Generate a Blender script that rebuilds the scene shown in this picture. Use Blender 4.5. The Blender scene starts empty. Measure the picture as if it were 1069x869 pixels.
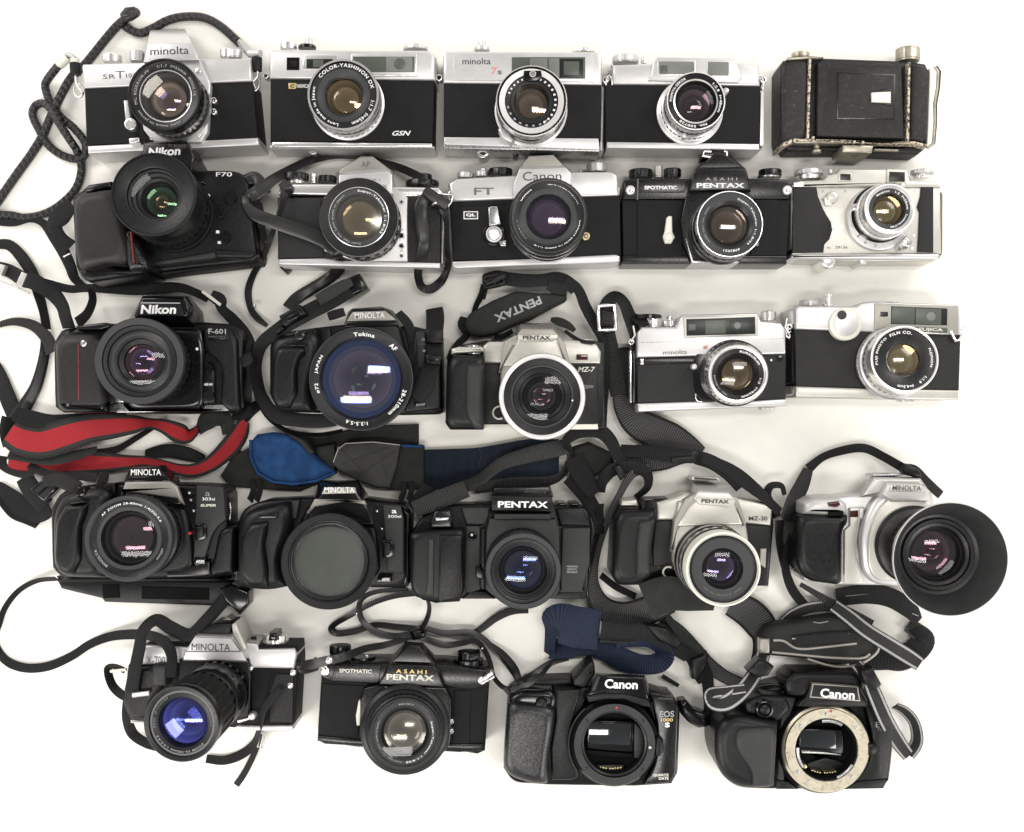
import bpy, bmesh, math, random
from mathutils import Vector, Matrix
random.seed(7)
scene = bpy.context.scene
C = scene.collection
S = 0.0008            # metres per unit; one unit is one photo pixel at table level
H = 1200.0            # height of the viewpoint above the table, in units
PX, PY = 534.5, 434.5 # foot of the viewing axis on the table

# ------------------------------------------------------------ camera
cd = bpy.data.cameras.new('view_camera'); cam = bpy.data.objects.new('view_camera', cd); C.objects.link(cam)
cam.location = (0, 0, H*S); cam.rotation_euler = (0, 0, 0)
cd.sensor_fit = 'HORIZONTAL'; cd.angle = 2*math.atan(534.5/H); cd.clip_start = 0.01; cd.clip_end = 100
scene.camera = cam

# ------------------------------------------------------------ room light
world = bpy.data.worlds.new('World'); scene.world = world; world.use_nodes = True
wn = world.node_tree.nodes; wl = world.node_tree.links
for n in list(wn): wn.remove(n)
wo = wn.new('ShaderNodeOutputWorld'); bg = wn.new('ShaderNodeBackground'); wl.new(bg.outputs[0], wo.inputs[0])
tc = wn.new('ShaderNodeTexCoord'); sx = wn.new('ShaderNodeSeparateXYZ'); wl.new(tc.outputs['Generated'], sx.inputs[0])
cr = wn.new('ShaderNodeValToRGB'); wl.new(sx.outputs[2], cr.inputs[0])   # room: pale walls, dimmer ceiling, someone leaning over overhead
e = cr.color_ramp.elements; e[0].position = 0.0; e[0].color = (1.2,1.16,1.1,1); e[1].position = 1.0; e[1].color = (.22,.215,.21,1)
for p, v in ((.30,1.3),(.55,1.0),(.80,.55),(.93,.26)):
    q = cr.color_ramp.elements.new(p); q.color = (v, v*.985, v*.965, 1)
wl.new(cr.outputs[0], bg.inputs[0]); bg.inputs[1].default_value = 0.84

def area(x, y, z, sx_, sy_, power, col=(1,.97,.93), rz=0, aim=None):
    l = bpy.data.lights.new('area_lamp', 'AREA'); l.shape = 'RECTANGLE'; l.size = sx_; l.size_y = sy_
    l.energy = power; l.color = col
    o = bpy.data.objects.new('area_lamp', l); o.location = (x, y, z); C.objects.link(o)
    d = Vector(aim or (x, y, 0)) - Vector((x, y, z))
    o.rotation_euler = d.to_track_quat('-Z', 'Y').to_euler() if aim else (0, 0, rz)
    return o
for fx, fy, ln, w_ in ((-.35,-.75,1.1,13), (.50,.36,.8,8.5)):   # two ceiling fixtures
    area(fx, fy, 2.0, ln, .20, w_)
for x_, y_, w_ in ((-1.0,-.80,7.5), (1.0,-.75,6.5), (-1.0,.85,6), (1.0,.80,5.5)):   # soft lamps added low at the corners to brighten the table edges
    area(x_, y_, .85, .55, .55, w_, (1,.975,.95), aim=(x_*.45, y_*.4, 0))
scene.view_settings.view_transform = 'Standard'; scene.view_settings.look = 'None'
scene.cycles.caustics_reflective = False; scene.cycles.sample_clamp_indirect = 3; scene.cycles.blur_glossy = 1.0
scene.view_settings.exposure = 0.26; scene.view_settings.gamma = 1

# ------------------------------------------------------------ materials
M = {}
def mat(name, col, rough=.5, metal=0., spec=.5, bump=None, var=0., coat=0., uvfn=None, rv=0.):
    """bump = (kind, scale per metre, strength)"""
    m = bpy.data.materials.new(name); m.use_nodes = True; nt = m.node_tree; N = nt.nodes; L = nt.links
    b = N['Principled BSDF']
    b.inputs['Base Color'].default_value = (*col, 1); b.inputs['Roughness'].default_value = rough
    b.inputs['Metallic'].default_value = metal; b.inputs['Specular IOR Level'].default_value = spec
    b.inputs['Coat Weight'].default_value = coat; b.inputs['Coat Roughness'].default_value = .1
    t = N.new('ShaderNodeTexCoord')
    if var:
        n = N.new('ShaderNodeTexNoise'); n.inputs['Scale'].default_value = 90; n.inputs['Detail'].default_value = 6
        L.new(t.outputs['Object'], n.inputs['Vector'])
        mp = N.new('ShaderNodeMapRange'); mp.inputs[1].default_value = .35; mp.inputs[2].default_value = .65
        mp.inputs[3].default_value = 1-var; mp.inputs[4].default_value = 1+var; L.new(n.outputs[0], mp.inputs[0])
        vm = N.new('ShaderNodeVectorMath'); vm.operation = 'SCALE'; vm.inputs[0].default_value = col
        L.new(mp.outputs[0], vm.inputs['Scale']); L.new(vm.outputs[0], b.inputs['Base Color'])
    if rv:
        n = N.new('ShaderNodeTexNoise'); n.inputs['Scale'].default_value = 420; n.inputs['Detail'].default_value = 8; n.inputs['Roughness'].default_value = .7
        L.new(t.outputs['Object'], n.inputs['Vector'])
        mp = N.new('ShaderNodeMapRange'); mp.inputs[1].default_value = .3; mp.inputs[2].default_value = .7
        mp.inputs[3].default_value = max(rough-rv, .03); mp.inputs[4].default_value = rough+rv; L.new(n.outputs[0], mp.inputs[0])
        L.new(mp.outputs[0], b.inputs['Roughness'])
    if bump:
        k, sc, st = bump
        if k == 'noise': n = N.new('ShaderNodeTexNoise'); n.inputs['Detail'].default_value = 3
        else: n = N.new('ShaderNodeTexVoronoi')
        n.inputs['Scale'].default_value = sc; L.new(t.outputs['Object'], n.inputs['Vector'])
        bp = N.new('ShaderNodeBump'); bp.inputs['Strength'].default_value = st; bp.inputs['Distance'].default_value = .0003
        L.new(n.outputs[0], bp.inputs['Height']); L.new(bp.outputs[0], b.inputs['Normal'])
    if uvfn: uvfn(m, N, L, b)
    M[name] = m; return m
mat('satin_silver', (.57,.56,.555), .38, .62, rv=.05, var=.03, bump=('noise', 3500, .08))
mat('bright_chrome', (.82,.80,.78), .24, .9)
mat('old_nickel', (.36,.33,.27), .38, .8, rv=.15, var=.25)
def rubbed(m, N, L, b):
    t = N.new('ShaderNodeTexCoord'); n1 = N.new('ShaderNodeTexNoise'); n1.inputs['Scale'].default_value = 500; n1.inputs['Detail'].default_value = 6
    L.new(t.outputs['Object'], n1.inputs['Vector']); r = N.new('ShaderNodeValToRGB'); L.new(n1.outputs[0], r.inputs[0])
    r.color_ramp.elements[0].position = .42; r.color_ramp.elements[0].color = (.03,.026,.022,1); r.color_ramp.elements[1].position = .52; r.color_ramp.elements[1].color = (.50,.43,.33,1); L.new(r.outputs[0], b.inputs['Base Color'])
mat('rubbed_edge', (.4,.34,.26), .5, .2, uvfn=rubbed)
mat('champagne', (.50,.487,.44), .38, .5, rv=.08, var=.03)
mat('greige', (.30,.285,.255), .42, .45, rv=.08)
mat('silver_plastic', (.50,.49,.47), .40, .45, rv=.08, var=.03)
mat('leatherette', (0.00397, 0.00397, 0.00422), .55, 0, .38, bump=('voronoi', 800, 1.0), var=.25)
mat('leatherette_fine', (0.00422, 0.00422, 0.00446), .6, 0, .2, bump=('noise', 1500, .9), var=.2)
def scuffed(m, N, L, b):      # scratches and rubbed brown patches of the old leather
    t = N.new('ShaderNodeTexCoord'); n1 = N.new('ShaderNodeTexNoise'); n1.inputs['Scale'].default_value = 260; n1.inputs['Detail'].default_value = 9; n1.inputs['Roughness'].default_value = .75
    L.new(t.outputs['Object'], n1.inputs['Vector']); r = N.new('ShaderNodeValToRGB'); L.new(n1.outputs[0], r.inputs[0])
    r.color_ramp.elements[0].position = .50; r.color_ramp.elements[0].color = (.011,.0105,.0105,1); r.color_ramp.elements[1].position = .74; r.color_ramp.elements[1].color = (.16,.12,.085,1)
    q = r.color_ramp.elements.new(.62); q.color = (.022,.019,.017,1); L.new(r.outputs[0], b.inputs['Base Color'])
mat('worn_leather', (.011,.010,.010), .5, 0, .3, bump=('noise', 900, .6), uvfn=scuffed, rv=.15)
mat('black_paint', (0.00248, 0.00248, 0.00273), .25, 0, .45, rv=.06, var=.3)
mat('black_gloss', (.003,.003,.0035), .16, 0, .4)
mat('black_plastic', (0.00322, 0.00322, 0.00347), .32, 0, .26, bump=('noise', 3000, .25), rv=.1, var=.15)
mat('grey_plastic', (0.024, 0.0248, 0.0248), .48, 0, .3, bump=('noise', 3000, .3), rv=.1, var=.12)
mat('dark_grey', (0.0057, 0.00595, 0.0062), .34, 0, .26, bump=('noise', 3000, .25), rv=.1, var=.12)
mat('brown_black', (0.0093, 0.00744, 0.00775), .45, 0, .4, bump=('noise', 2500, .3), rv=.1, var=.12)
mat('rubber', (0.00298, 0.00298, 0.00322), .62, 0, .3, bump=('noise', 2200, .4), var=.2)
mat('grip_shine', (.007,.007,.008), .26, 0, .5, bump=('noise', 900, .8), rv=.08)
mat('matte_black', (.004,.004,.004), .8, 0, .1)
mat('baffle', (.005,.005,.0055), .55, 0, .3)
mat('lens_grey', (.026,.027,.028), .5, 0, .35, rv=.08)
mat('lens_black', (0.00273, 0.00273, 0.00298), .38, 0, .4, rv=.1)
mat('window', (.075,.085,.07), .32, 0, .3)
mat('window_dark', (.012,.014,.012), .28, 0, .3)
mat('window_pale', (.16,.165,.155), .35, 0, .3)
mat('white_ink', (.75,.75,.74), .6); mat('grey_ink', (.28,.28,.28), .6); mat('dim_ink', (.11,.11,.11), .6)
mat('cream', (.62,.61,.53), .5, rv=.1); mat('gold_ink', (.55,.42,.18), .4, .5)
mat('red_ink', (.42,.03,.03), .5); mat('pink_ink', (.55,.22,.20), .5); mat('black_ink', (.015,.015,.015), .5)
mat('maroon_ink', (.14,.012,.012), .35); mat('maroon_window', (.045,.010,.012), .12)
mat('cap', (.040,.044,.038), .34, 0, .4, rv=.05, var=.06)
mat('gold_mount', (.58,.53,.41), .34, .9, rv=.1); mat('brass', (.45,.38,.2), .3, .9)
mat('steel', (.45,.45,.45), .28, .95, rv=.12)
mat('mirror', (.09,.095,.10), .05, .9)
mat('blue_enamel', (.03,.06,.2), .4)
def glass(name, tint, fac, rough=.05):
    m = bpy.data.materials.new(name); m.use_nodes = True; N = m.node_tree.nodes; L = m.node_tree.links
    N.remove(N['Principled BSDF']); out = N['Material Output']
    t = N.new('ShaderNodeBsdfTransparent'); g = N.new('ShaderNodeBsdfGlossy'); g.inputs['Roughness'].default_value = rough
    g.inputs['Color'].default_value = (*tint, 1); t.inputs['Color'].default_value = (.82,.82,.82,1)
    lw = N.new('ShaderNodeLayerWeight'); lw.inputs[0].default_value = .25
    mp = N.new('ShaderNodeMapRange'); mp.inputs[3].default_value = fac; mp.inputs[4].default_value = min(1, fac*3+.03)
    L.new(lw.outputs['Facing'], mp.inputs[0])
    mx = N.new('ShaderNodeMixShader'); L.new(mp.outputs[0], mx.inputs[0]); L.new(t.outputs[0], mx.inputs[1]); L.new(g.outputs[0], mx.inputs[2])
    L.new(mx.outputs[0], out.inputs[0]); M[name] = m
glass('glass_amber', (1,.74,.42), .16); glass('glass_purple', (.60,.45,1), .12); glass('glass_blue', (.28,.38,1), .12)
glass('glass_green', (.55,1,.6), .07); glass('glass_pink', (1,.55,.72), .08); glass('glass_clear', (1,1,1), .015)
glass('glass_brown', (1,.80,.64), .14); glass('glass_hazy', (.95,.90,.80), .16, .16); glass('glass_white', (1,.95,.85), .06)
glass('glass_violet', (.20,.22,1), .20); glass('glass_streak', (.28,.42,1), .15)
for n_, c_ in dict(iris_haze_brown=(.16,.115,.095), iris_haze_amber=(.24,.17,.09), iris_haze_tan=(.30,.26,.17), iris_haze_olive=(.30,.26,.10), iris_haze_violet=(.13,.09,.16), iris_haze_grey=(.28,.26,.22), iris_dark=(.03,.03,.032), iris_reflection_blue=(.03,.035,.12)).items():
    mat(n_, c_, .5, 0, .3, var=.12)  # iris discs; all but the dark one have the glass's reflected haze painted in
IRIS = {(517,460):'iris_haze_brown', (500,402):'iris_haze_amber', (570,465):'iris_haze_brown', (600,425):'iris_dark', (578,356):'iris_haze_tan', (625,335):'iris_haze_violet', (652,476):'iris_haze_brown',
        (635,311):'iris_haze_olive', (716,464):'iris_haze_amber', (684,434):'iris_haze_olive', (466,646):'iris_haze_grey', (590,492):'iris_haze_brown', (410,564):'iris_reflection_blue', (515,388):'iris_dark'}  # disc colour per lens, imitating the haze and coating reflection inside it
mat('table_white', (.91,.89,.825), .6, 0, .25, bump=('noise', 55, .35), rv=.1, var=.012)

# ------------------------------------------------------------ geometry helpers
def k(z): return (H - z)/H
def W(px, py, z):
    f = k(z); return Vector(((px-PX)*f*S, -(py-PY)*f*S, z*S))
def finish(name, bm, mats, parent, angle=38, uv=False):
    me = bpy.data.meshes.new(name)
    org = parent.matrix_world_loc if False else Vector((0,0,0))
    bmesh.ops.recalc_face_normals(bm, faces=bm.faces)
    bm.to_mesh(me); bm.free()
    for m in mats: me.materials.append(M[m])
    me.shade_smooth(); me.set_sharp_from_angle(angle=math.radians(angle))
    o = bpy.data.objects.new(name, me); C.objects.link(o)
    if parent is not None:
        o.parent = parent
        off = root_of(parent)
        if parent.type == 'EMPTY': o.location = -Vector(parent['base']) if 'base' in parent else (0,0,0)
    return o
def root_of(o):
    while o.parent: o = o.parent
    return o
def sample_corner(pts, r):
    """round the corners of a polygon; r is one radius or a list"""
    n = len(pts); out = []
    for i in range(n):
        p = Vector(pts[i]); a = Vector(pts[i-1]); b = Vector(pts[(i+1) % n])
        ri = r[i] if isinstance(r, (list, tuple)) else r
        u = (a-p); v = (b-p); lu, lv = u.length, v.length
        if ri <= 0.01 or lu < 1e-6 or lv < 1e-6: out.append(p); continue
        u.normalize(); v.normalize(); ang = math.acos(max(-1, min(1, u.dot(v))))
        if ang > 3.0: out.append(p); continue
        d = min(max(ri/math.tan(ang/2), ri*1.1), lu*.49, lv*.49)
        p0 = p+u*d; p1 = p+v*d; ns = 5
        for j in range(ns+1):
            t = j/ns; out.append((1-t)**2*p0 + 2*t*(1-t)*p + t*t*p1)
    return out
def area2(p): return sum(p[i-1].x*p[i].y - p[i].x*p[i-1].y for i in range(len(p)))/2
def resample(p, n):
    q = p+[p[0]]; d = [0]
    for a, b in zip(q, q[1:]): d.append(d[-1]+(b-a).length)
    out = []; j = 0
    for i in range(n):
        t = d[-1]*i/n
        while d[j+1] < t: j += 1
        out.append(q[j].lerp(q[j+1], (t-d[j])/max(d[j+1]-d[j], 1e-12)))
    return out
def inset(p, d):
    n = len(p); out = []
    for i in range(n):
        a = p[i-1]; b = p[i]; c = p[(i+1) % n]
        e1 = (b-a); e2 = (c-b)
        if e1.length < 1e-9: e1 = e2
        if e2.length < 1e-9: e2 = e1
        if e1.length < 1e-9: out.append(b.copy()); continue
        n1 = Vector((-e1.y, e1.x)).normalized(); n2 = Vector((-e2.y, e2.x)).normalized()
        m = n1+n2
        if m.length < 1e-6: out.append(b.copy()); continue
        m.normalize(); s = d/max(.45, m.dot(n1)); out.append(b + m*s)
    return out

class Cam:
    """one thing; coordinates are read from an enlarged view of the photo whose origin and scale are given"""
    def __init__(s, name, label, cat, group, x0, y0, x1, w, cx=None, cy=None):
        s.ox, s.oy, s.sc = x0, y0, (x1-x0)/w
        e = bpy.data.objects.new(name, None); C.objects.link(e); e.empty_display_size = .02
        e['label'] = label; e['category'] = cat
        if group: e['group'] = group
        s.root = e; s.base = None
        if cx is not None:
            p = W(*s.P(cx, cy), 0); e.location = p; s.base = p
    def P(s, x, y): return (s.ox + x*s.sc, s.oy + y*s.sc)
    def link(s, name, bm, mats, parent=None, angle=38):
        bmesh.ops.recalc_face_normals(bm, faces=bm.faces)
        org = s.base if s.base is not None else Vector((0,0,0))
        bmesh.ops.translate(bm, verts=bm.verts, vec=-org)
        me = bpy.data.meshes.new(name); bm.to_mesh(me); bm.free()
        for m in mats: me.materials.append(M[m])
        me.shade_smooth(); me.set_sharp_from_angle(angle=math.radians(angle))
        o = bpy.data.objects.new(name, me); C.objects.link(o); o.parent = parent or s.root
        return o
    # prism with rounded corners (cr) and a rounded front edge (b); pts as seen at height z1
    def B(s, name, pts, z1, m, cr=3, b=1.2, z0=0, base=None, parent=None, seg=3, rot=0):
        if not isinstance(pts[0], (tuple, list)):
            x0, y0, x1, y1 = pts; cx, cy = (x0+x1)/2, (y0+y1)/2; q = [(x0,y0),(x1,y0),(x1,y1),(x0,y1)]
            a = math.radians(rot); pts = [(cx+(x-cx)*math.cos(a)+(y-cy)*math.sin(a), cy-(x-cx)*math.sin(a)+(y-cy)*math.cos(a)) for x, y in q]
        f = s.sc
        def tow(pp, z): return [W(*s.P(*p), z).xy for p in pp]
        up_ = lambda c: c*2.1 if c >= 14 else c
        cr = [up_(c) for c in cr] if isinstance(cr, (list, tuple)) else cr
        cs = [c*f*S for c in cr] if isinstance(cr, (list, tuple)) else cr*f*S
        top = tow(pts, z1)
        bot = tow(base, z0) if base else None
        if area2(top) < 0:
            top.reverse()
            if bot: bot.reverse()
            if isinstance(cs, list): cs = cs[::-1]
        top = sample_corner(top, cs)
        if bot: bot = sample_corner(bot, cs)
        if not bot or len(bot) != len(top): bot = top
        bw = b*S; layers = [(bot, z0*S)]
        if bot is not top:
            t = 1 - b/(z1-z0) ; layers.append(([bot[i].lerp(top[i], t) for i in range(len(top))], z1*S-bw))
        else: layers.append((top, z1*S-bw))
        if b >= 3.5 and bot is top:
            top = resample(top, 96); layers = [(top, z0*S), (top, z1*S-bw)]; seg = 7; n_ = 96
            nrm = [(v-u) for u, v in zip(top, inset(top, 1e-5))]; nrm = [v.normalized() for v in nrm]
            cap = []
            for i in range(n_):        # room to the opposite side
                best = 1e9; p0 = top[i]; d0 = nrm[i]
                for j in range(n_):
                    if min((i-j) % n_, (j-i) % n_) < 4: continue
                    u = top[j]; e_ = top[(j+1) % n_]-u; den = d0.x*e_.y-d0.y*e_.x
                    if abs(den) < 1e-12: continue
                    w_ = u-p0; t = (w_.x*e_.y-w_.y*e_.x)/den; q = (w_.x*d0.y-w_.y*d0.x)/den
                    if t > 0 and 0 <= q <= 1: best = min(best, t)
                cap.append(best*.36)
            for _ in range(4): cap = [min(cap[i], (cap[i-1]+cap[(i+1) % n_]+cap[i])/3) for i in range(n_)]
            cur = top; done = 0
            for j in range(1, seg+1):
                a = math.pi/2*j/seg; tgt = bw*(1-math.cos(a)); m_ = max(1, int((tgt-done)/(.35*S))+1); st_ = (tgt-done)/m_
                for q in range(m_):
                    nx = inset(cur, 1e-5); dn = done+st_*(q+1)
                    cur = [cur[i]+(nx[i]-cur[i]).normalized()*(st_ if dn < cap[i] else 0) for i in range(n_)]
                    for _ in range(2): cur = [cur[i]*.5+(cur[i-1]+cur[(i+1) % n_])*.25 for i in range(n_)]
                done = tgt; layers.append((cur, z1*S - bw*(1-math.sin(a))))
        else:
          for j in range(1, seg+1):
            a = math.pi/2*j/seg
            layers.append((inset(top, bw*(1-math.cos(a))), z1*S - bw*(1-math.sin(a))))
        bm = bmesh.new(); rings = [[bm.verts.new((p.x, p.y, z)) for p in ring] for ring, z in layers]
        n = len(top)
        for a, c in zip(rings, rings[1:]):
            for i in range(n): bm.faces.new((a[i-1], a[i], c[i], c[i-1]))
        bm.faces.new(rings[-1]); bm.faces.new(rings[0][::-1])
        return s.link(name, bm, [m], parent)
    # upright disc or button
    def D(s, name, x, y, r, z1, m, z0=0, b=.8, inner=None, parent=None, n=32, knurl=0):
        c = W(*s.P(x, y), z1); R = r*s.sc*k(z1)*S
        prof = [(R, z0*S), (R, (z1-b)*S), (R-b*.3*S, (z1-b*.3)*S), (R-b*S, z1*S)]
        if inner:   # (relative radius, depth below the rim)
            prof += [(R*inner[0]+.3*S, z1*S), (R*inner[0], (z1-inner[1])*S)]
        bm = bmesh.new(); rings = []
        for q, (rr, z) in enumerate(prof):
            rings.append([bm.verts.new((c.x+rr*(1-(knurl*(i % 2) if q < 3 else 0))*math.cos(2*math.pi*i/n), c.y+rr*(1-(knurl*(i % 2) if q < 3 else 0))*math.sin(2*math.pi*i/n), z)) for i in range(n)])
        for a, d in zip(rings, rings[1:]):
            for i in range(n): bm.faces.new((a[i-1], a[i], d[i], d[i-1]))
        bm.faces.new(rings[-1])
        mats = [m] if isinstance(m, str) else list(m)
        o = s.link(name, bm, mats, parent)
        if len(mats) > 1: o.data.polygons[len(o.data.polygons)-1].material_index = 1
        return o
    # knob on the camera's top or bottom: cylinder lying in the picture's up direction
    def K(s, name, x0, y0, x1, y1, m, zc=22, knurl=.04, n=48, parent=None, step=None, dx=0):
        zt = zc; a = W(*s.P((x0+x1)/2+dx, y0), zt); d = W(*s.P((x0+x1)/2, y1), zt); R = (x1-x0)/2*s.sc*k(zt)*S
        R = min(R, (zc-.5)*S) if R > (zc-.5)*S and False else R
        ax = (d-a); ln = ax.length; ax.normalize(); ex = Vector((0,0,1)); ey = ax.cross(ex)
        bm = bmesh.new(); rings = []
        bv = min(.8*S, ln*.2)
        for t, rr, kn in ((0, R-bv, 0), (bv, R, knurl), (ln*.85, R, knurl), (ln*.87, R*.93, 0), (ln, R*.93, 0)):
            rings.append([bm.verts.new(a+ax*t+(ex*math.cos(2*math.pi*i/n)+ey*math.sin(2*math.pi*i/n))*rr*(1-kn*((i//2) % 2))) for i in range(n)])
        for p, q in zip(rings, rings[1:]):
            for i in range(n): bm.faces.new((p[i-1], p[i], q[i], q[i-1]))
        bm.faces.new(rings[0]); bm.faces.new(rings[-1])
        return s.link(name, bm, [m], parent, 30)
    # tube through points (x, y, z)
    def T(s, name, pts, r, m, parent=None, closed=False, n=8):
        P3 = [W(*s.P(x, y), z) for x, y, z in pts]
        return s.link(name, tube_bm(P3, r*S, closed, n), [m], parent, 60)
    def text(s, st, x, y, w, h, z, m='white_ink', rot=0, bold=0, sh=0, parent=None, name='lettering', sp=1.0, flip=False):
        vs, fs = glyphs(st, bold, sp)
        bm = bmesh.new(); a = math.radians(rot); c = W(*s.P(x, y), z); f = s.sc*k(z)*S; out = []
        for (u, v) in vs:
            X = u*w + sh*v*h; Y = v*h
            X, Y = X*math.cos(a)-Y*math.sin(a), X*math.sin(a)+Y*math.cos(a)
            out.append(bm.verts.new((c.x+X*f, c.y+Y*f, c.z)))
        for q in fs:
            try: bm.faces.new([out[i] for i in q])
            except ValueError: pass
        return s.link(name, bm, [m], parent)
    def lens(s, fx, fy, R, zf, zb, outer, inner, elements=(), letters=(), base=None, floor=16, name='lens', n=144, dots=()):
        Pf = W(*s.P(fx, fy), zf); Pb = W(*s.P(*base), zb) if base else Vector((Pf.x, Pf.y, zb*S))
        ax = (Pf-Pb); L = ax.length; ax.normalize()
        ex = (Vector((1,0,0)) - ax*ax.x).normalized(); ey = ax.cross(ex)
        Rw = R*s.sc*k(zf)*S
        def ring(bm, r, d, rib=0, step=1):   # d in metres below the front plane
            c = Pf - ax*d
            return [bm.verts.new(c+(ex*math.cos(2*math.pi*i/n)+ey*math.sin(2*math.pi*i/n))*r*(1-rib*((i//step) % 2))) for i in range(n)]
        def skin(bm, prof, mi):
            fs = []
            for (r0, d0, b0, s0), (r1, d1, b1, s1), m_ in zip(prof, prof[1:], mi):
                rb = b1; A = ring(bm, r0, d0, rb, s1); Bq = ring(bm, r1, d1, rb, s1)
                for i in range(n):
                    f = bm.faces.new((A[i-1], A[i], Bq[i], Bq[i-1])); f.material_index = m_
            bmesh.ops.remove_doubles(bm, verts=bm.verts, dist=1e-7)
        mats = []
        def mi(m_):
            if m_ not in mats: mats.append(m_)
            return mats.index(m_)
        # outer skin: (t, relative radius, material[, rib depth, rib step])
        bm = bmesh.new(); prof = []; idx = []
        for q in outer:
            t, rr, m_ = q[:3]; rib = q[3] if len(q) > 3 else 0; st = q[4] if len(q) > 4 else 1
            if rib: continue_rib = True
            prof.append((rr*Rw, L*(1-t), rib, st)); idx.append(mi(m_))
        body = [i for i, q in enumerate(prof) if True]
        pr = prof + [(inner[0][0]*Rw, inner[0][1]*S, 0, 1)]
        ii = idx[1:] + [mi(inner[0][2])]
        skin(bm, pr, ii)
        root = s.link(name, bm, mats, None, 34)
        # inner bezel
        mats = []; bm = bmesh.new(); pr = []; ii = []
        for q in inner: pr.append((q[0]*Rw, q[1]*S, q[3] if len(q) > 3 else 0, 1)); ii.append(mi(q[2]))
        last = inner[-1]
        deep = last[1]+floor
        iris = IRIS.get((fx, fy), 'iris_dark')
        if elements and elements[0][3] != 'cap':
            pr += [(last[0]*.93*Rw, (last[1]+floor*.3)*S, 0, 1), (last[0]*.90*Rw, (last[1]+floor*.32)*S, 0, 1), (last[0]*.80*Rw, (last[1]+floor*.62)*S, 0, 1), (last[0]*.74*Rw, (last[1]+floor*.63)*S, 0, 1), (1e-5, (last[1]+floor*.72)*S, 0, 1)]
            ii += [mi('baffle')]*4 + [mi(iris)]
        else:
            pr += [(last[0]*.5*Rw, deep*S, 0, 1), (1e-5, deep*S, 0, 1)]; ii += [mi('matte_black')]*2
        if len(pr) > 1: skin(bm, pr, ii[1:])
        s.link('front_ring', bm, mats, root, 34)
        for (rr, d, rise, g) in elements:
            bm = bmesh.new(); c0 = Rw*rr; rs = rise*S*(1 if R*s.sc > 50 else .62); rad = (c0*c0+rs*rs)/(2*abs(rs)) if rise else 1e9
            rings = []; nn = 10
            for j in range(nn+1):
                r_ = c0*(1-j/nn) if j < nn else 1e-6
                hgt = (math.sqrt(max(rad*rad-r_*r_, 0))-math.sqrt(max(rad*rad-c0*c0, 0)))*(1 if rise > 0 else -1) if rise else 0
                c = Pf - ax*(d*S-hgt)
                rings.append([bm.verts.new(c+(ex*math.cos(2*math.pi*i/48)+ey*math.sin(2*math.pi*i/48))*r_) for i in range(48)])
            for p, q in zip(rings, rings[1:]):
                for i in range(48): bm.faces.new((p[i-1], p[i], q[i], q[i-1]))
            bmesh.ops.remove_doubles(bm, verts=bm.verts, dist=2e-6)
            s.link('glass_element', bm, [g], root, 60)
        for L_ in letters:   # (string, middle angle, span, relative radius, height rel. to R, depth, ink[, bold])
            st, am, span, rr, hh, dd, ink = L_[:7]; bold = L_[7] if len(L_) > 7 else .01
            vs, fs = glyphs(st, bold, 1.15)
            bm = bmesh.new(); out = []
            for (u, v) in vs:
                a = math.radians(am - u*span); r_ = Rw*(rr + v*hh)
                dz = dd if not isinstance(dd, tuple) else dd[0] + (dd[1]-dd[0])*(v+.5)
                out.append(bm.verts.new(Pf - ax*((dz-.35)*S) + (ex*math.cos(a)+ey*math.sin(a))*r_))
            for q in fs:
                try: bm.faces.new([out[i] for i in q])
                except ValueError: pass
            s.link('lettering', bm, [ink], root)
        return root

def tube_bm(P3, r, closed=False, n=8, uvs=False):
    bm = bmesh.new(); N_ = len(P3); rings = []; up = Vector((0,0,1)); prev = None
    for i, p in enumerate(P3):
        a = P3[i-1] if (i > 0 or closed) else P3[i]; b = P3[(i+1) % N_] if (i < N_-1 or closed) else P3[i]
        t = (b-a).normalized(); x = t.cross(up)
        if x.length < .1: x = t.cross(Vector((0,1,0)))
        x.normalize(); y = x.cross(t)
        rr = r[i] if isinstance(r, list) else r
        rings.append([bm.verts.new(p+(x*math.cos(2*math.pi*j/n)+y*math.sin(2*math.pi*j/n))*rr) for j in range(n)])
    uvl = bm.loops.layers.uv.new('UVMap') if uvs else None; d = 0; ds = [0]
    for i in range(1, N_): d += (P3[i]-P3[i-1]).length; ds.append(d)
    pairs = list(range(N_-1)) + ([N_-1] if closed else [])
    for i in pairs:
        A = rings[i]; Bq = rings[(i+1) % N_]
        for j in range(n):
            f = bm.faces.new((A[j], A[(j+1) % n], Bq[(j+1) % n], Bq[j]))
            if uvs:
                for l, (u, v) in zip(f.loops, ((ds[i], j/n), (ds[i], (j+1)/n), (ds[i+1], (j+1)/n), (ds[i+1], j/n))): l[uvl].uv = (u, v)
    if not closed: bm.faces.new(rings[0]); bm.faces.new(rings[-1])
    return bm
_g = {}
def glyphs(st, bold=0, sp=1.0):
    key = (st, bold, sp)
    if key in _g: return _g[key]
    cu = bpy.data.curves.new('t', 'FONT'); cu.body = st; cu.resolution_u = 3; cu.offset = bold; cu.space_character = sp
    o = bpy.data.objects.new('t', cu); me = bpy.data.meshes.new_from_object(o)
    vs = [v.co.xy.copy() for v in me.vertices]; fs = [tuple(p.vertices) for p in me.polygons]
    x0 = min(v.x for v in vs); x1 = max(v.x for v in vs); y0 = min(v.y for v in vs); y1 = max(v.y for v in vs)
    vs = [((v.x-x0)/(x1-x0)-.5, (v.y-y0)/(y1-y0)-.5) for v in vs]
    bpy.data.objects.remove(o); bpy.data.curves.remove(cu); bpy.data.meshes.remove(me)
    _g[key] = (vs, fs); return _g[key]

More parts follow.
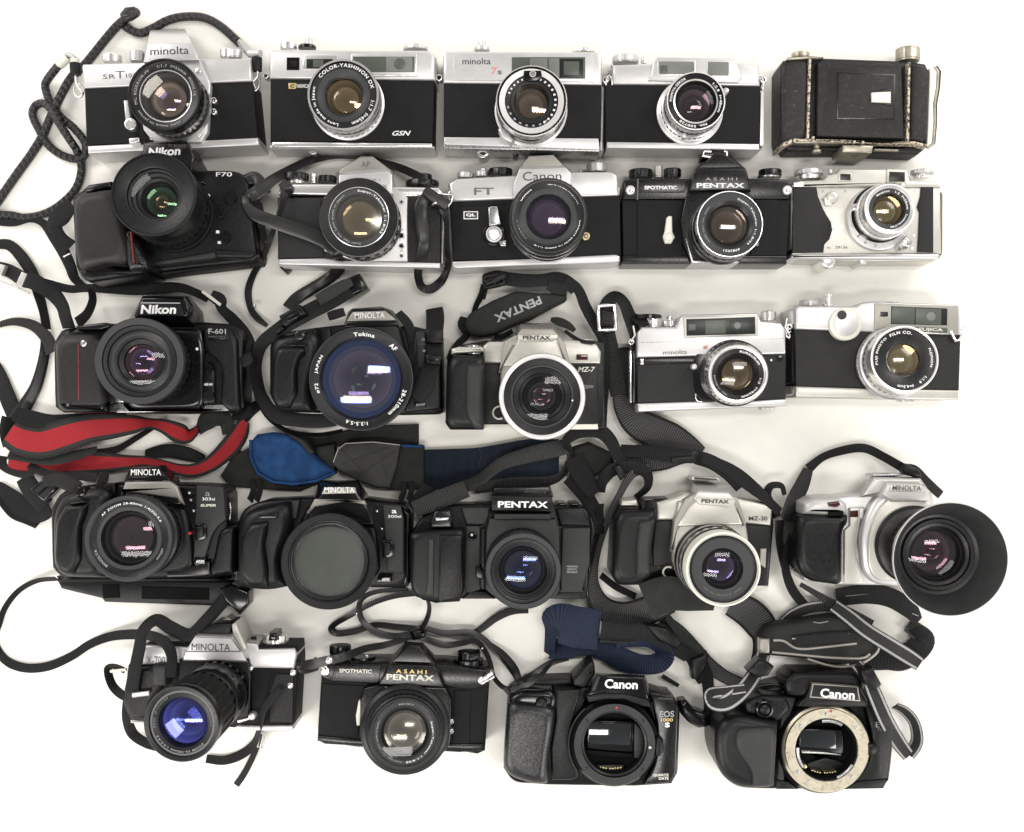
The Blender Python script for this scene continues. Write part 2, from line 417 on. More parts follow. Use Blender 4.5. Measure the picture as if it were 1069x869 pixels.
# ------------------------------------------------------------ table
bm = bmesh.new(); bmesh.ops.create_grid(bm, x_segments=2, y_segments=2, size=2.5)
me = bpy.data.meshes.new('table_surface'); bm.to_mesh(me); bm.free(); me.materials.append(M['table_white'])
tb = bpy.data.objects.new('table_surface', me); C.objects.link(tb); tb['kind'] = 'structure'
GR = 'cameras laid out in five rows on the table'
# ============================================================ row one
# silver single lens reflex with the braided cord
c = Cam('slr_camera', 'silver and black SLR at the top left corner, braided cord on its lugs', 'camera', GR, 60, 0, 290, 1069, 560, 500)
c.B('body', [(130,425),(945,392),(972,672),(140,706)], 42, 'leatherette_fine', 12, 1.5)
c.B('top_plate', [(117,322),(122,312),(420,302),(690,285),(935,283),(943,394),(128,428)], 44.5, 'satin_silver', [4,10,0,0,12,6,6], 2.2)
c.B('bottom_plate', [(144,707),(400,694),(730,679),(972,667),(980,706),(146,746)], 44, 'satin_silver', 8, 2.4)
c.B('prism_housing', [(436,212),(648,206),(686,292),(420,300)], 55, 'satin_silver', 6, 1.2, z0=8, base=[(450,148),(618,140),(716,330),(404,340)])
c.B('mirror_box', [(395,305),(690,290),(742,410),(728,640),(695,692),(468,694),(415,630),(380,420)], 50, 'satin_silver', 26, 2)
c.B('apron', [(402,560),(420,640),(470,694),(400,698),(396,640)], 47, 'leatherette_fine', 4, 1)
pt = c.text('minolta', 543, 246, 186, 38, 55.4, 'black_ink', rot=2, bold=-.005)
c.text('SR', 250, 372, 62, 22, 44.9, 'dim_ink', rot=2, bold=.0); c.text('T', 303, 363, 46, 36, 44.9, 'dim_ink', rot=2, bold=-.01); c.text('101', 352, 367, 40, 20, 44.9, 'dim_ink', rot=2)
tm = c.B('self_timer_lever', [(320,487),(340,487),(352,575),(330,590)], 49, 'satin_silver', 5, 1); c.D('lever_pivot', 352, 602, 29, 51, 'bright_chrome', inner=(.6,.8), parent=tm)
c.B('depth_preview_lever', [(344,670),(396,666),(399,692),(346,696)], 50, 'bright_chrome', 6, 1.6)
c.K('shutter_dial', 352, 250, 420, 302, 'satin_silver', 24); c.K('film_counter', 222, 270, 312, 306, 'bright_chrome', 22, knurl=0); c.K('shutter_button', 262, 262, 292, 275, 'bright_chrome', 22, 0)
c.K('rewind_knob', 790, 242, 850, 280, 'bright_chrome', 22); c.K('wind_lever', 830, 246, 896, 284, 'satin_silver', 20, 0)
c.D('release_button', 682, 343, 15, 52, 'bright_chrome')
for y in (487, 541):
    q = c.D('flash_socket', 757, y, 15, 47, ['bright_chrome','black_gloss'], inner=(.55,1)); c.D('socket_pin', 757, y, 4, 47.5, 'bright_chrome', parent=q)
for x, y in ((455,672),(686,657)): c.D('screw', x, y, 9, 50.6, 'bright_chrome', inner=(.6,.3))
for x, y in ((104,440),(955,408)):
    c.T('strap_ring', [(x+24*math.cos(i*.5236), y+34*math.sin(i*.5236), 30+4*math.sin(i*.5236)) for i in range(12)], 1.0, 'bright_chrome', closed=True)
c.lens(517, 460, 178, 97, 50,
    [(0,.93,'satin_silver'),(.06,.97,'bright_chrome'),(.22,.97,'satin_silver'),(.23,.92,'lens_black'),(.40,.92,'lens_black'),(.42,.98,'lens_black'),(.62,.98,'bright_chrome',.03,2),(.66,.98,'bright_chrome'),(.68,.99,'lens_black'),(.92,1.0,'lens_black',.02,2),(.98,1.0,'lens_black'),(1,.985,'lens_black')],
    [(.95,0,'lens_black'),(.92,2,'lens_black'),(.72,4.5,'lens_black'),(.69,4.5,'bright_chrome'),(.66,6,'lens_grey')],
    [(.66,6,5,'glass_white'),(.5,12,8,'glass_brown'),(.36,17,5,'glass_purple')],
    [('MC ROKKOR-PF',160,75,.82,.085,3.2,'grey_ink'),('1:1.7  f=55mm',75,60,.82,.085,3.2,'grey_ink'),('MINOLTA',18,38,.82,.085,3.2,'grey_ink'),('LENS MADE IN JAPAN',255,90,.82,.085,3.2,'grey_ink')])

# silver rangefinder, gold badge
c = Cam('rangefinder_camera', 'silver and black rangefinder with a small gold badge, second in the top row', 'camera', GR, 260, 20, 470, 1069, 550, 430)
bd = c.B('body', [(112,315),(985,322),(978,658),(112,652)], 41, 'leatherette_fine', 6, 2)
tp = c.B('top_plate', [(106,185),(125,160),(955,165),(985,190),(990,324),(106,316)], 43.5, 'satin_silver', [18,20,22,18,4,4], 3.2)
c.B('bottom_plate', [(122,652),(972,660),(975,684),(122,680)], 43.5, 'bright_chrome', 5, 1.4, z0=3)
c.B('base_cover', [(108,668),(985,676),(985,690),(108,688)], 40, 'satin_silver', 5, 1.5)
c.B('badge', (200,204,266,270), 44.4, 'matte_black', 3, .4); c.text('YE', 236, 236, 36, 26, 44.9, 'grey_plastic')
fr = c.B('window_frame', [(300,192),(470,192),(470,272),(285,270),(285,210)], 44.2, 'bright_chrome', 14, .6); c.B('flash_window', (305,212,445,262), 44.7, 'window_dark', 2, .3, parent=fr); c.B('inner_window', (340,216,395,256), 44.9, 'window', 16, .2, parent=fr)
fr = c.B('viewfinder_frame', (540,183,893,304), 45, 'bright_chrome', 8, 1.2); fp = c.B('viewfinder_surround', (552,192,883,296), 45.6, 'satin_silver', 5, .3, parent=fr)
c.B('viewfinder_window', (552,199,880,282), 46.0, 'window', 3, .3, parent=fr); c.B('rangefinder_window', (728,199,868,280), 46.3, 'window_pale', 3, .3, parent=fr); c.D('patch', 800, 238, 30, 46.7, 'window', parent=fr, b=.2)  # the patch disc is a painted reflection spot in the window
b_ = c.B('maker_badge', (209,340,249,371), 42.0, 'gold_ink', 8, .5); c.text('C', 229, 356, 22, 18, 42.5, 'black_ink', parent=b_, bold=.04); c.text('YASHICA', 285, 356, 70, 20, 41.6, 'white_ink', bold=.01)
c.text('GSN', 808, 607, 92, 26, 41.7, 'white_ink', sh=.5, bold=.02)
c.K('rewind_crank', 165, 130, 255, 164, 'bright_chrome', 22, 0); c.K('shutter_collar', 262, 143, 356, 162, 'black_gloss', 22, 0); c.K('shutter_button', 296, 104, 338, 145, 'satin_silver', 22); c.K('wind_dial', 820, 150, 950, 170, 'satin_silver', 22)
for x, y in ((88,302),(1013,314)): c.D('strap_lug', x, y, 15, 32, ['bright_chrome','black_gloss'], z0=20, inner=(.5,2))
c.B('side_plate', [(985,200),(995,205),(995,320),(985,320)], 30, 'satin_silver', 2, 2)
c.D('tripod_collar', 340, 690, 30, 24, 'steel')
c.lens(500, 402, 192, 80, 43,
    [(0,1.04,'satin_silver'),(.12,1.04,'bright_chrome'),(.15,.98,'satin_silver'),(.34,.98,'bright_chrome',.012,2),(.37,1.0,'bright_chrome'),(.55,1.0,'satin_silver'),(.57,.97,'black_gloss'),(.62,.97,'black_gloss'),(.64,1.0,'bright_chrome'),(.85,1.0,'satin_silver',.015,2),(.95,1.0,'bright_chrome'),(1,.985,'bright_chrome')],
    [(.93,0,'bright_chrome'),(.90,1.5,'black_gloss'),(.74,2.2,'lens_black'),(.72,3,'lens_grey'),(.58,5,'lens_grey'),(.52,6,'lens_black'),(.49,9,'lens_black')],
    [(.50,8.5,3,'glass_amber'),(.38,14,4,'glass_brown')],
    [('COLOR-YASHINON DX',78,130,.83,.10,1.9,'white_ink'),('1:1.7  f=45mm',-42,62,.83,.10,1.9,'white_ink'),('Lens made in Japan',212,96,.83,.10,1.9,'white_ink')])

# silver rangefinder with wide chrome lens ring
c = Cam('rangefinder_camera', 'silver and black rangefinder with a pink numeral and wide chrome lens ring, top row', 'camera', GR, 450, 20, 640, 1032, 520, 450)
bd = c.B('body', [(72,360),(968,372),(962,690),(72,670)], 41, 'leatherette_fine', 4, 1.8)
c.B('top_plate', [(68,205),(90,180),(945,185),(968,215),(970,374),(68,362)], 43, 'satin_silver', [14,18,18,14,4,4], 3)
np_ = c.B('name_plate', [(126,192),(922,204),(922,356),(126,346)], 43.8, 'satin_silver', 5, .6)
c.B('bottom_plate', [(72,668),(950,676),(958,742),(72,712)], 43.5, 'satin_silver', 5, 1.5); c.B('base_cover', [(72,708),(955,740),(955,752),(72,734)], 42.4, 'steel', 5, 1)
c.B('side_trim', [(962,376),(985,392),(975,745),(955,745)], 36, 'satin_silver', 6, 2)
c.text('minolta', 258, 240, 160, 34, 44.1, 'black_ink', bold=.0, parent=np_); c.text('7', 358, 293, 34, 38, 44.1, 'pink_ink', parent=np_, bold=.02, sh=.1); c.text('s', 389, 303, 24, 22, 44.1, 'dim_ink', parent=np_, bold=.02)
vf = c.B('viewfinder_window', (458,216,874,338), 44.4, 'window', 2, .3)
c.B('frame_window', (560,222,660,330), 44.8, 'window_pale', 2, .3, parent=vf); c.B('bright_frame', (668,222,728,332), 44.9, 'window_pale', 2, .3, parent=vf); c.B('rangefinder_window', (728,226,862,332), 45.0, 'window_dark', 3, .3, parent=vf); c.B('inner_window', (752,240,840,318), 45.2, 'window', 14, .3, parent=vf)
c.K('shutter_collar', 246, 160, 332, 184, 'satin_silver', 22, 0); c.K('shutter_button', 268, 126, 312, 164, 'satin_silver', 22); c.K('film_counter', 800, 178, 930, 196, 'bright_chrome', 20)
for x, y in ((46,332),(990,348)): c.D('strap_lug', x, y, 20, 34, ['bright_chrome','black_gloss'], z0=22, inner=(.5,2))
c.D('tripod_socket', 295, 752, 36, 26, ['steel','black_gloss'], inner=(.5,2)); c.D('latch', 480, 752, 22, 24, 'black_paint')
le = c.lens(570, 465, 204, 81, 42.5,
    [(0,1.04,'satin_silver'),(.10,1.04,'bright_chrome'),(.13,.99,'satin_silver'),(.25,.99,'bright_chrome'),(.28,.96,'black_gloss'),(.33,.96,'black_gloss'),(.35,1.0,'bright_chrome'),(.5,1.0,'satin_silver',.015,2),(.7,1.0,'black_gloss'),(.74,.97,'bright_chrome'),(.78,1.0,'bright_chrome'),(1,.99,'bright_chrome')],
    [(.96,0,'bright_chrome'),(.95,2,'black_gloss'),(.92,2,'black_gloss'),(.90,.4,'bright_chrome'),(.745,.8,'satin_silver'),(.73,3,'lens_black'),(.60,4,'lens_black'),(.57,1.8,'lens_grey'),(.50,2.4,'lens_black'),(.47,8,'lens_black')],
    [(.47,8,3,'glass_brown'),(.36,13,3.5,'glass_brown')],
    [('- - - - - -',130,60,.67,.05,3.4,'white_ink'),('- - - - - - - - - - -',5,130,.67,.06,3.4,'white_ink'),('- - - - - - - -',250,120,.67,.05,3.4,'grey_ink')])
a_ = c.B('aperture_window', [(528,292),(624,292),(630,330),(596,352),(552,352),(522,330)], 82.5, 'black_gloss', 14, .6, z0=76, parent=le); c.D('sensor', 577, 310, 19, 83.5, ['satin_silver','window_pale'], z0=80, inner=(.8,.4), parent=le)
c.B('focus_tab', [(380,622),(400,610),(470,680),(455,705),(400,670)], 60, 'satin_silver', 6, 2)

# silver viewfinder camera
c = Cam('viewfinder_camera', 'silver and black camera with two framed windows in a raised hump, top row', 'camera', GR, 620, 30, 810, 1069, 550, 440)
c.B('body', [(66,330),(980,336),(972,690),(66,672)], 41, 'leatherette_fine', [30,4,4,10], 2)
c.B('body_edge', [(42,345),(66,335),(60,715),(36,705)], 30, 'satin_silver', 8, 3)
c.B('top_plate', [(110,212),(340,204),(860,200),(970,215),(978,336),(112,326)], 43, 'satin_silver', [14,0,0,18,4,4], 3)
c.B('viewfinder_hump', [(345,200),(372,163),(825,172),(845,205),(872,290),(850,318),(318,306),(336,262)], 45.5, 'satin_silver', 20, 2.2)
c.B('bottom_plate', [(76,664),(972,676),(975,712),(76,702)], 43, 'satin_silver', 6, 1.6)
c.B('body_edge', [(980,300),(1000,310),(992,700),(978,700)], 30, 'satin_silver', 6, 3)
w1 = c.B('window_frame', (374,186,598,276), 46.4, 'bright_chrome', 3, .8); c.B('viewfinder_window', (382,194,590,270), 46.8, 'window_pale', 2, .3, parent=w1); c.B('patch', (390,216,432,262), 47.1, 'window', 3, .2, parent=w1)
w1 = c.B('window_frame', (664,190,800,284), 46.4, 'bright_chrome', 3, .8); c.B('flash_window', (670,196,793,278), 46.8, 'window_pale', 2, .3, parent=w1)
c.K('film_advance', 108, 168, 262, 208, 'satin_silver', 22, .02); c.K('shutter_button', 276, 160, 308, 204, 'bright_chrome', 22)
c.B('top_edge', [(88,240),(108,212),(118,330),(88,300)], 26, 'satin_silver', 6, 4)
for x, y, q in ((78,300,1),(988,300,-1)):
    lg = c.D('strap_lug', x-8*q, y, 20, 36, ['bright_chrome','black_gloss'], z0=20, inner=(.5,2))
    c.T('strap_ring', [(x+12*q+20*math.cos(i*.5236), y+24+46*math.sin(i*.5236), 34+2*math.cos(i)) for i in range(12)], 1.1, 'bright_chrome', closed=True)
le = c.lens(600, 425, 175, 86, 43,
    [(0,1.15,'satin_silver'),(.10,1.15,'bright_chrome'),(.12,1.09,'satin_silver'),(.26,1.09,'bright_chrome'),(.28,1.04,'satin_silver'),(.42,1.04,'bright_chrome',.02,2),(.44,1.0,'steel'),(.60,1.0,'satin_silver'),(.62,.96,'black_gloss'),(.66,.96,'bright_chrome'),(.70,1.0,'bright_chrome'),(.96,1.0,'satin_silver',.015,2),(1,.98,'bright_chrome')],
    [(.94,0,'bright_chrome'),(.925,1.2,'black_gloss'),(.76,2.2,'black_gloss'),(.75,1.2,'bright_chrome'),(.70,1.6,'bright_chrome'),(.68,5,'lens_black')],
    [(.68,5,6,'glass_clear'),(.6,9,5,'glass_pink'),(.34,14,4,'glass_white')],
    [('MAMIYA-SEKOR',147,66,.84,.085,1.7,'white_ink'),('1:2.8  f=48mm',10,72,.84,.085,1.7,'white_ink'),('No. 500728',263,66,.84,.085,1.7,'white_ink')])
lv = c.T('shutter_lever', [(740,400,62),(775,365,64)], 3.2, 'satin_silver', parent=le, n=12); c.D('lever_tip', 778, 362, 18, 68, 'satin_silver', z0=58, parent=le, b=2)
c.B('release_tab', [(520,612),(545,612),(545,642),(520,642)], 70, 'satin_silver', 4, 1.5, parent=le, z0=60)

# old folding camera, closed
c = Cam('folding_camera', 'closed old black folding camera with worn leather and bare metal edges', 'camera', GR, 800, 30, 1000, 1069, 500, 420)
c.B('body', [(92,190),(130,160),(250,160),(800,180),(890,195),(912,240),(898,630),(860,650),(640,640),(440,630),(230,620),(92,625)], 34, 'worn_leather', [13,10,0,0,13,13,8,13,0,0,0,8], 3.4)
c.B('left_end', [(100,172),(238,168),(228,612),(88,640),(80,600),(82,205)], 42, 'worn_leather', [16,4,4,12,6,6], 5)
c.B('right_end', [(806,190),(880,196),(918,225),(908,590),(886,636),(798,622)], 42, 'worn_leather', [4,10,12,10,12,4], 6)
c.B('edge_strip', [(238,166),(252,166),(240,612),(226,614)], 43.5, 'rubbed_edge', 2, .8); c.B('edge_strip', [(792,186),(806,188),(798,628),(782,626)], 43.5, 'rubbed_edge', 2, .8)
c.B('rim', [(85,640),(150,612),(440,620),(640,634),(830,628),(905,648),(900,660),(820,642),(440,636),(170,628),(92,660)], 42.5, 'rubbed_edge', 3, 1); c.B('rim', [(120,160),(250,152),(320,158),(320,166),(250,166),(110,176)], 42.3, 'old_nickel', 3, 1)
c.B('end_panel', [(912,222),(930,232),(918,632),(898,648)], 38, 'cream', 4, 1.5); c.B('bottom_plate', [(92,648),(200,640),(640,660),(850,650),(905,655),(850,700),(380,682),(120,684)], 30, 'worn_leather', 10, 3)
fd = c.B('front_door', [(290,184),(752,194),(768,612),(284,598)], 44.5, 'worn_leather', 6, 1.0)
c.B('door_panel', [(392,236),(730,250),(722,512),(388,510)], 50, 'worn_leather', 3, .5, z0=43, base=[(318,190),(745,200),(762,608),(292,596)], parent=fd)
c.B('door_border', [(396,242),(722,254),(716,508),(392,506)], 50.7, 'black_paint', 3, .4, parent=fd)
c.B('door_centre', [(404,250),(714,262),(708,500),(400,498)], 51.1, 'worn_leather', 3, .3, parent=fd)
c.B('door_catch', [(588,356),(696,350),(696,414),(590,408)], 54, 'cream', [18,3,3,16], 1)
c.B('hinge', [(640,340),(700,334),(700,350),(640,352)], 51.8, 'black_paint', 2, .4, z0=50); c.B('hinge', [(640,413),(696,416),(696,432),(684,430)], 51.8, 'black_paint', 2, .4, z0=50)
c.K('winding_knob', 722, 114, 856, 186, 'old_nickel', 24, .03); c.K('winder_stub', 140, 138, 240, 166, 'old_nickel', 22, 0)
c.B('bottom_trim', [(150,624),(440,632),(430,640),(160,640)], 40, 'old_nickel', 3, .8)
c.B('door_foot', [(432,648),(600,650),(590,694),(424,690)], 40, 'old_nickel', 8, 1.6, z0=18, base=[(370,700),(540,706),(520,740),(364,736)]); 
c.B('foot_plate', [(434,695),(586,700),(520,740),(404,736)], 18, 'black_paint', 4, 1)
c.K('peg', 262, 650, 298, 672, 'old_nickel', 30, 0); c.K('peg_head', 252, 678, 308, 694, 'old_nickel', 30, 0)
c.B('latch_bar', [(602,668),(740,672),(740,684),(602,680)], 34, 'old_nickel', 3, 1)
for q in range(3):
    c.T('side_handle', [(938+q*5,212,36-q*5),(958+q*5,240,36-q*5),(954+q*4,330,34-q*5),(938+q*4,420,34-q*5),(940+q*3,520,34-q*5),(930+q*3,640,34-q*4),(898,672,30-q*4)], 1.5, 'worn_leather' if q else 'old_nickel', n=8)
for x, y in ((262,608),(492,632),(540,634)): c.D('rivet', x, y, 9, 44, 'old_nickel')
# ============================================================ row two
# large black autofocus camera, tilted
c = Cam('slr_camera', 'large black tilted SLR with round buttons, directly under the top left camera', 'camera', GR, 60, 140, 290, 1069, 560, 430)
c.B('body', [(68,300),(130,262),(260,232),(420,230),(720,175),(860,175),(940,215),(985,600),(975,620),(640,655),(440,680),(130,725),(85,640)], 34, 'black_plastic', [20,30,0,0,10,40,20,10,10,0,0,30,10], 4)
c.B('front_panel', [(250,240),(420,200),(740,178),(880,185),(925,240),(968,585),(940,605),(760,602),(420,640),(300,620)], 46, 'black_plastic', 14, 3)
c.B('hand_grip', [(68,320),(95,285),(255,262),(300,340),(330,480),(340,560),(330,640),(250,628),(130,655),(95,650),(75,560)], 78, 'brown_black', [14,20,26,20,0,20,30,10,30,20,10], 9, z0=4)
c.B('grip_base', [(100,660),(230,625),(290,650),(420,655),(440,680),(150,720),(108,690)], 60, 'black_plastic', 14, 5)
c.B('finger_rest', [(320,470),(345,465),(390,520),(430,610),(438,655),(345,662),(325,600)], 76, 'grip_shine', 10, 6)
c.B('red_stripe', [(351,474),(359,474),(374,626),(366,628)], 77.5, 'maroon_ink', 1, .3, z0=70)
c.B('lower_ledge', [(438,626),(760,572),(768,598),(442,642)], 49, 'grey_plastic', 4, 1.2)
c.B('bottom_plate', [(430,650),(970,603),(985,612),(975,628),(640,668),(436,694)], 30, 'rubber', 5, 2)
c.B('prism_housing', [(420,42),(630,38),(665,110),(650,180),(420,190),(412,100)], 60, 'black_paint', [8,8,8,0,0,8], 2, z0=10, base=[(430,30),(650,28),(735,190),(720,300),(400,300),(395,100)])
c.text('Nikon', 520, 85, 155, 42, 60.5, 'white_ink', rot=3, bold=.035, sh=.15)
c.text('F70', 808, 196, 78, 22, 46.5, 'white_ink', rot=0, bold=.01)
c.D('release_button', 835, 308, 33, 50, 'black_paint', b=1.5, inner=(.88,.6)); c.D('lens_release', 788, 384, 24, 50, 'black_paint', b=1.5, inner=(.8,.6)); sw = c.D('mode_switch', 810, 502, 27, 51, 'black_plastic', b=1.5, inner=(.84,.6))
c.D('index_dot', 732, 299, 8, 47, 'white_ink', b=.2); c.B('index_mark', (769,468,785,482), 47, 'white_ink', 1, .2); c.B('index_mark', (777,520,793,533), 47, 'white_ink', 1, .2); c.D('flash_socket', 708, 238, 11, 47.5, 'black_gloss')
c.B('top_controls', [(120,270),(150,245),(258,228),(260,262),(135,282)], 50, 'black_paint', 8, 3)
c.B('strap_eye', [(885,210),(930,195),(985,205),(1000,250),(960,262),(930,235),(900,235)], 36, 'black_plastic', 10, 3)
c.B('panel_line', [(766,560),(962,572),(962,578),(766,566)], 46.8, 'black_gloss', 1, .2)
c.lens(465, 290, 206, 124, 46, base=(572,392), outer=
    [(0,.98,'lens_black'),(.08,.98,'lens_black'),(.1,.95,'rubber'),(.16,.95,'rubber',.03,1),(.18,.96,'lens_black'),(.34,.96,'lens_black'),(.36,.98,'rubber'),(.60,.98,'rubber',.02,2),(.62,.96,'lens_black'),(.76,.96,'lens_black'),(.78,1.0,'lens_black'),(.97,1.0,'lens_black'),(1,.985,'lens_grey')],
    inner=[(.955,0,'dark_grey'),(.94,1.5,'lens_black'),(.90,1.8,'dark_grey'),(.68,3.5,'dark_grey'),(.655,4,'lens_black'),(.64,8,'lens_black'),(.60,9,'lens_grey'),(.58,14,'lens_black'),(.52,15,'lens_grey'),(.50,19,'lens_black'),(.44,20,'lens_black')],
    elements=[(.64,8,5,'glass_clear'),(.44,20,6,'glass_green'),(.26,27,6,'glass_amber')], floor=16,
    letters=[])

# older silver SLR with pointed prism
c = Cam('slr_camera', 'silver and black SLR with pointed silver prism, crossed by a smooth leather strap', 'camera', GR, 250, 150, 480, 1069, 560, 390)
c.B('body', [(185,262),(975,255),(975,580),(185,560)], 42, 'leatherette', 6, 1.6)
c.B('top_plate', [(195,195),(480,195),(745,208),(965,212),(985,235),(975,262),(185,245)], 44, 'bright_chrome', [10,0,0,20,12,4,4], 2.5)
c.B('bottom_plate', [(190,560),(410,556),(500,568),(974,578),(974,606),(190,588)], 44, 'satin_silver', 5, 1.8)
c.B('front_plate', [(495,205),(745,205),(815,262),(815,572),(560,570),(410,520),(410,260)], 47, 'satin_silver', 8, 1.4)
c.B('leather_panel', [(192,262),(385,264),(395,276),(410,552),(192,556)], 43.2, 'leatherette', [4,6,6,4,4], .8); 
c.B('prism_housing', [(482,152),(520,150),(720,134),(740,150),(745,245),(482,235)], 55, 'satin_silver', 6, 1.2, z0=10, base=[(482,140),(595,60),(640,60),(745,135),(765,290),(470,280)])
c.B('prism_roof', [(484,128),(586,66),(648,64),(736,132),(737,150),(484,154)], 47, 'greige', [4,4,4,4,2,2], 1, z0=8, base=[(480,130),(592,58),(640,58),(742,134),(745,160),(480,160)])
c.text('AP', 612, 100, 44, 26, 47.5, 'dim_ink'); c.text('H 1', 664, 176, 32, 9, 55.6, 'dim_ink'); c.text('X', 706, 208, 26, 20, 55.6, 'dim_ink')
for y, r in ((282,9),(448,15),(497,13),(545,9)): c.D('flash_socket', 786, y, r, 49, ['steel','black_gloss'], inner=(.6,.8))
for s_, y in (('FP', 419),('X', 520)): c.text(s_, 786, y, 18, 10, 47.4, 'dim_ink')
c.K('shutter_dial', 210, 148, 338, 182, 'black_paint', 24); c.K('dial_base', 225, 178, 325, 198, 'bright_chrome', 22, 0); c.K('shutter_button', 345, 146, 376, 192, 'bright_chrome', 24); c.K('wind_lever', 380, 160, 472, 192, 'black_paint', 22, 0)
c.K('rewind_knob', 806, 184, 968, 212, 'black_paint', 22); c.K('rewind_crank', 840, 152, 935, 186, 'black_paint', 22, 0)
c.B('side_edge', [(978,335),(998,335),(990,585),(975,585)], 30, 'satin_silver', 5, 2)
c.lens(578, 356, 192, 92, 47,
    [(0,.95,'bright_chrome'),(.08,.95,'satin_silver'),(.1,.98,'lens_black'),(.3,.98,'lens_black',.03,2),(.32,1.0,'lens_black'),(.52,1.0,'lens_black'),(.54,.99,'bright_chrome'),(.57,1.0,'lens_black'),(.8,1.0,'black_paint',.02,3),(.94,1.0,'black_paint'),(.98,.99,'satin_silver'),(1,.985,'lens_black')],
    [(.985,0,'lens_black'),(.76,1.0,'lens_black'),(.745,.6,'bright_chrome'),(.735,2,'lens_grey'),(.60,3.5,'lens_grey'),(.57,6,'lens_grey')],
    [(.57,6,3,'glass_hazy'),(.5,10,6,'glass_amber'),(.46,12,3,'glass_brown')],
    [('Super-Takumar 1:1.8/55',28,130,.665,.075,2.4,'white_ink'),('Lens made in Japan',167,86,.665,.07,2.4,'grey_ink'),('Asahi Opt. Co.',245,60,.665,.065,2.4,'grey_ink')])

# silver SLR, FT
c = Cam('slr_camera', 'silver and black SLR with a round chrome self timer dial, middle of row two', 'camera', GR, 450, 160, 660, 1069, 560, 360)
c.B('body', [(98,255),(1005,222),(1010,545),(115,575)], 42, 'leatherette_fine', 8, 1.8)
c.B('top_plate', [(95,160),(135,135),(440,118),(740,100),(960,98),(990,115),(998,225),(110,256)], 44, 'satin_silver', [14,14,0,0,14,14,4,4], 2.5)
c.B('top_cover_edge', [(92,165),(128,138),(132,252),(100,262)], 40, 'steel', 6, 3)
c.B('bottom_plate', [(112,575),(400,566),(700,552),(985,538),(1004,548),(1004,574),(960,584),(450,600),(140,616),(112,606)], 44, 'satin_silver', 8, 2)
c.B('prism_housing', [(468,84),(716,78),(744,105),(745,215),(436,240),(440,160)], 56, 'satin_silver', [6,6,8,4,4,8], 1.2, z0=10, base=[(520,20),(650,12),(762,110),(762,230),(420,260),(430,160)])
c.B('prism_roof', [(520,16),(650,10),(712,76),(470,86)], 48, 'greige', 5, 1.2, z0=10, base=[(522,14),(648,8),(716,76),(466,86)])
tx = c.text('Canon', 590, 122, 205, 46, 56.5, 'black_ink', rot=1, bold=-.008)
c.text('FT', 281, 203, 106, 38, 44.5, 'dim_ink', rot=0, bold=.01)
q = c.B('badge', (172,309,250,351), 43.2, 'white_ink', 8, .5); c.B('badge_face', (178,314,244,346), 43.7, 'black_ink', 6, .2, parent=q); c.text('QL', 211, 330, 50, 18, 44.1, 'white_ink', parent=q, bold=.03)
st = c.D('self_timer', 335, 432, 60, 45.5, 'black_gloss'); c.B('timer_lever', [(304,290),(318,282),(352,282),(372,378),(308,388)], 50, 'steel', 6, 1.2, parent=st); c.D('timer_ring', 335, 430, 44, 49, 'satin_silver', parent=st, inner=(.75,1)); c.D('timer_hub', 335, 430, 30, 51, 'bright_chrome', parent=st, inner=(.8,.5)); c.B('timer_foot', [(360,470),(400,460),(398,495),(370,495)], 47, 'steel', 6, 1, parent=st)
c.D('lens_lock', 823, 441, 22, 47, ['brass','black_gloss'], inner=(.6,1.2)); c.D('lock_pin', 823, 441, 8, 48, 'brass')
c.B('leather_seam', [(150,268),(400,262),(400,272),(150,280)], 42.7, 'leatherette_fine', 1, .4)
c.K('film_counter', 138, 104, 228, 134, 'satin_silver', 22); c.K('shutter_collar', 232, 96, 306, 126, 'satin_silver', 22, 0); c.K('shutter_button', 262, 80, 294, 100, 'bright_chrome', 22, 0); c.K('shutter_dial', 304, 86, 432, 122, 'black_paint', 22)
c.K('rewind_knob', 826, 58, 936, 102, 'satin_silver', 22); c.K('hot_pin', 786, 95, 802, 106, 'steel', 22)
for x, y in ((112,215),(985,200)):
    c.D('strap_lug', x, y, 20, 40, ['bright_chrome','black_gloss'], z0=26, inner=(.5,2)); c.T('strap_ring', [(x-18,y,38),(x-14,y+50,38),(x+2,y+72,38),(x+14,y+50,38),(x+12,y-10,40)], 1.0, 'bright_chrome')
c.lens(625, 335, 202, 96, 44,
    [(0,1.02,'satin_silver'),(.1,1.02,'satin_silver'),(.12,.98,'black_gloss'),(.3,.98,'black_gloss',.02,2),(.34,1.02,'bright_chrome'),(.56,1.04,'bright_chrome'),(.58,1.01,'lens_black'),(.8,1.0,'lens_black',.02,2),(.82,1.03,'bright_chrome'),(.92,1.03,'bright_chrome'),(.94,.99,'lens_black'),(1,.98,'lens_black')],
    [(.955,0,'lens_black'),(.945,.8,'bright_chrome'),(.93,.9,'lens_black'),(.74,2.2,'lens_black'),(.72,2.8,'lens_grey'),(.60,4,'lens_grey'),(.57,6,'lens_black')],
    [(.57,6,4,'glass_clear'),(.52,10,4,'glass_purple'),(.5,14,3,'glass_brown')],
    [('LENS MADE IN JAPAN',57,68,.855,.075,1.8,'white_ink',.03),('CANON',137,28,.855,.075,1.8,'white_ink',.03),('CANON LENS FL 50mm 1:1.8',-62,110,.855,.065,1.8,'white_ink',.02),('302674',206,38,.855,.05,1.8,'grey_ink')])

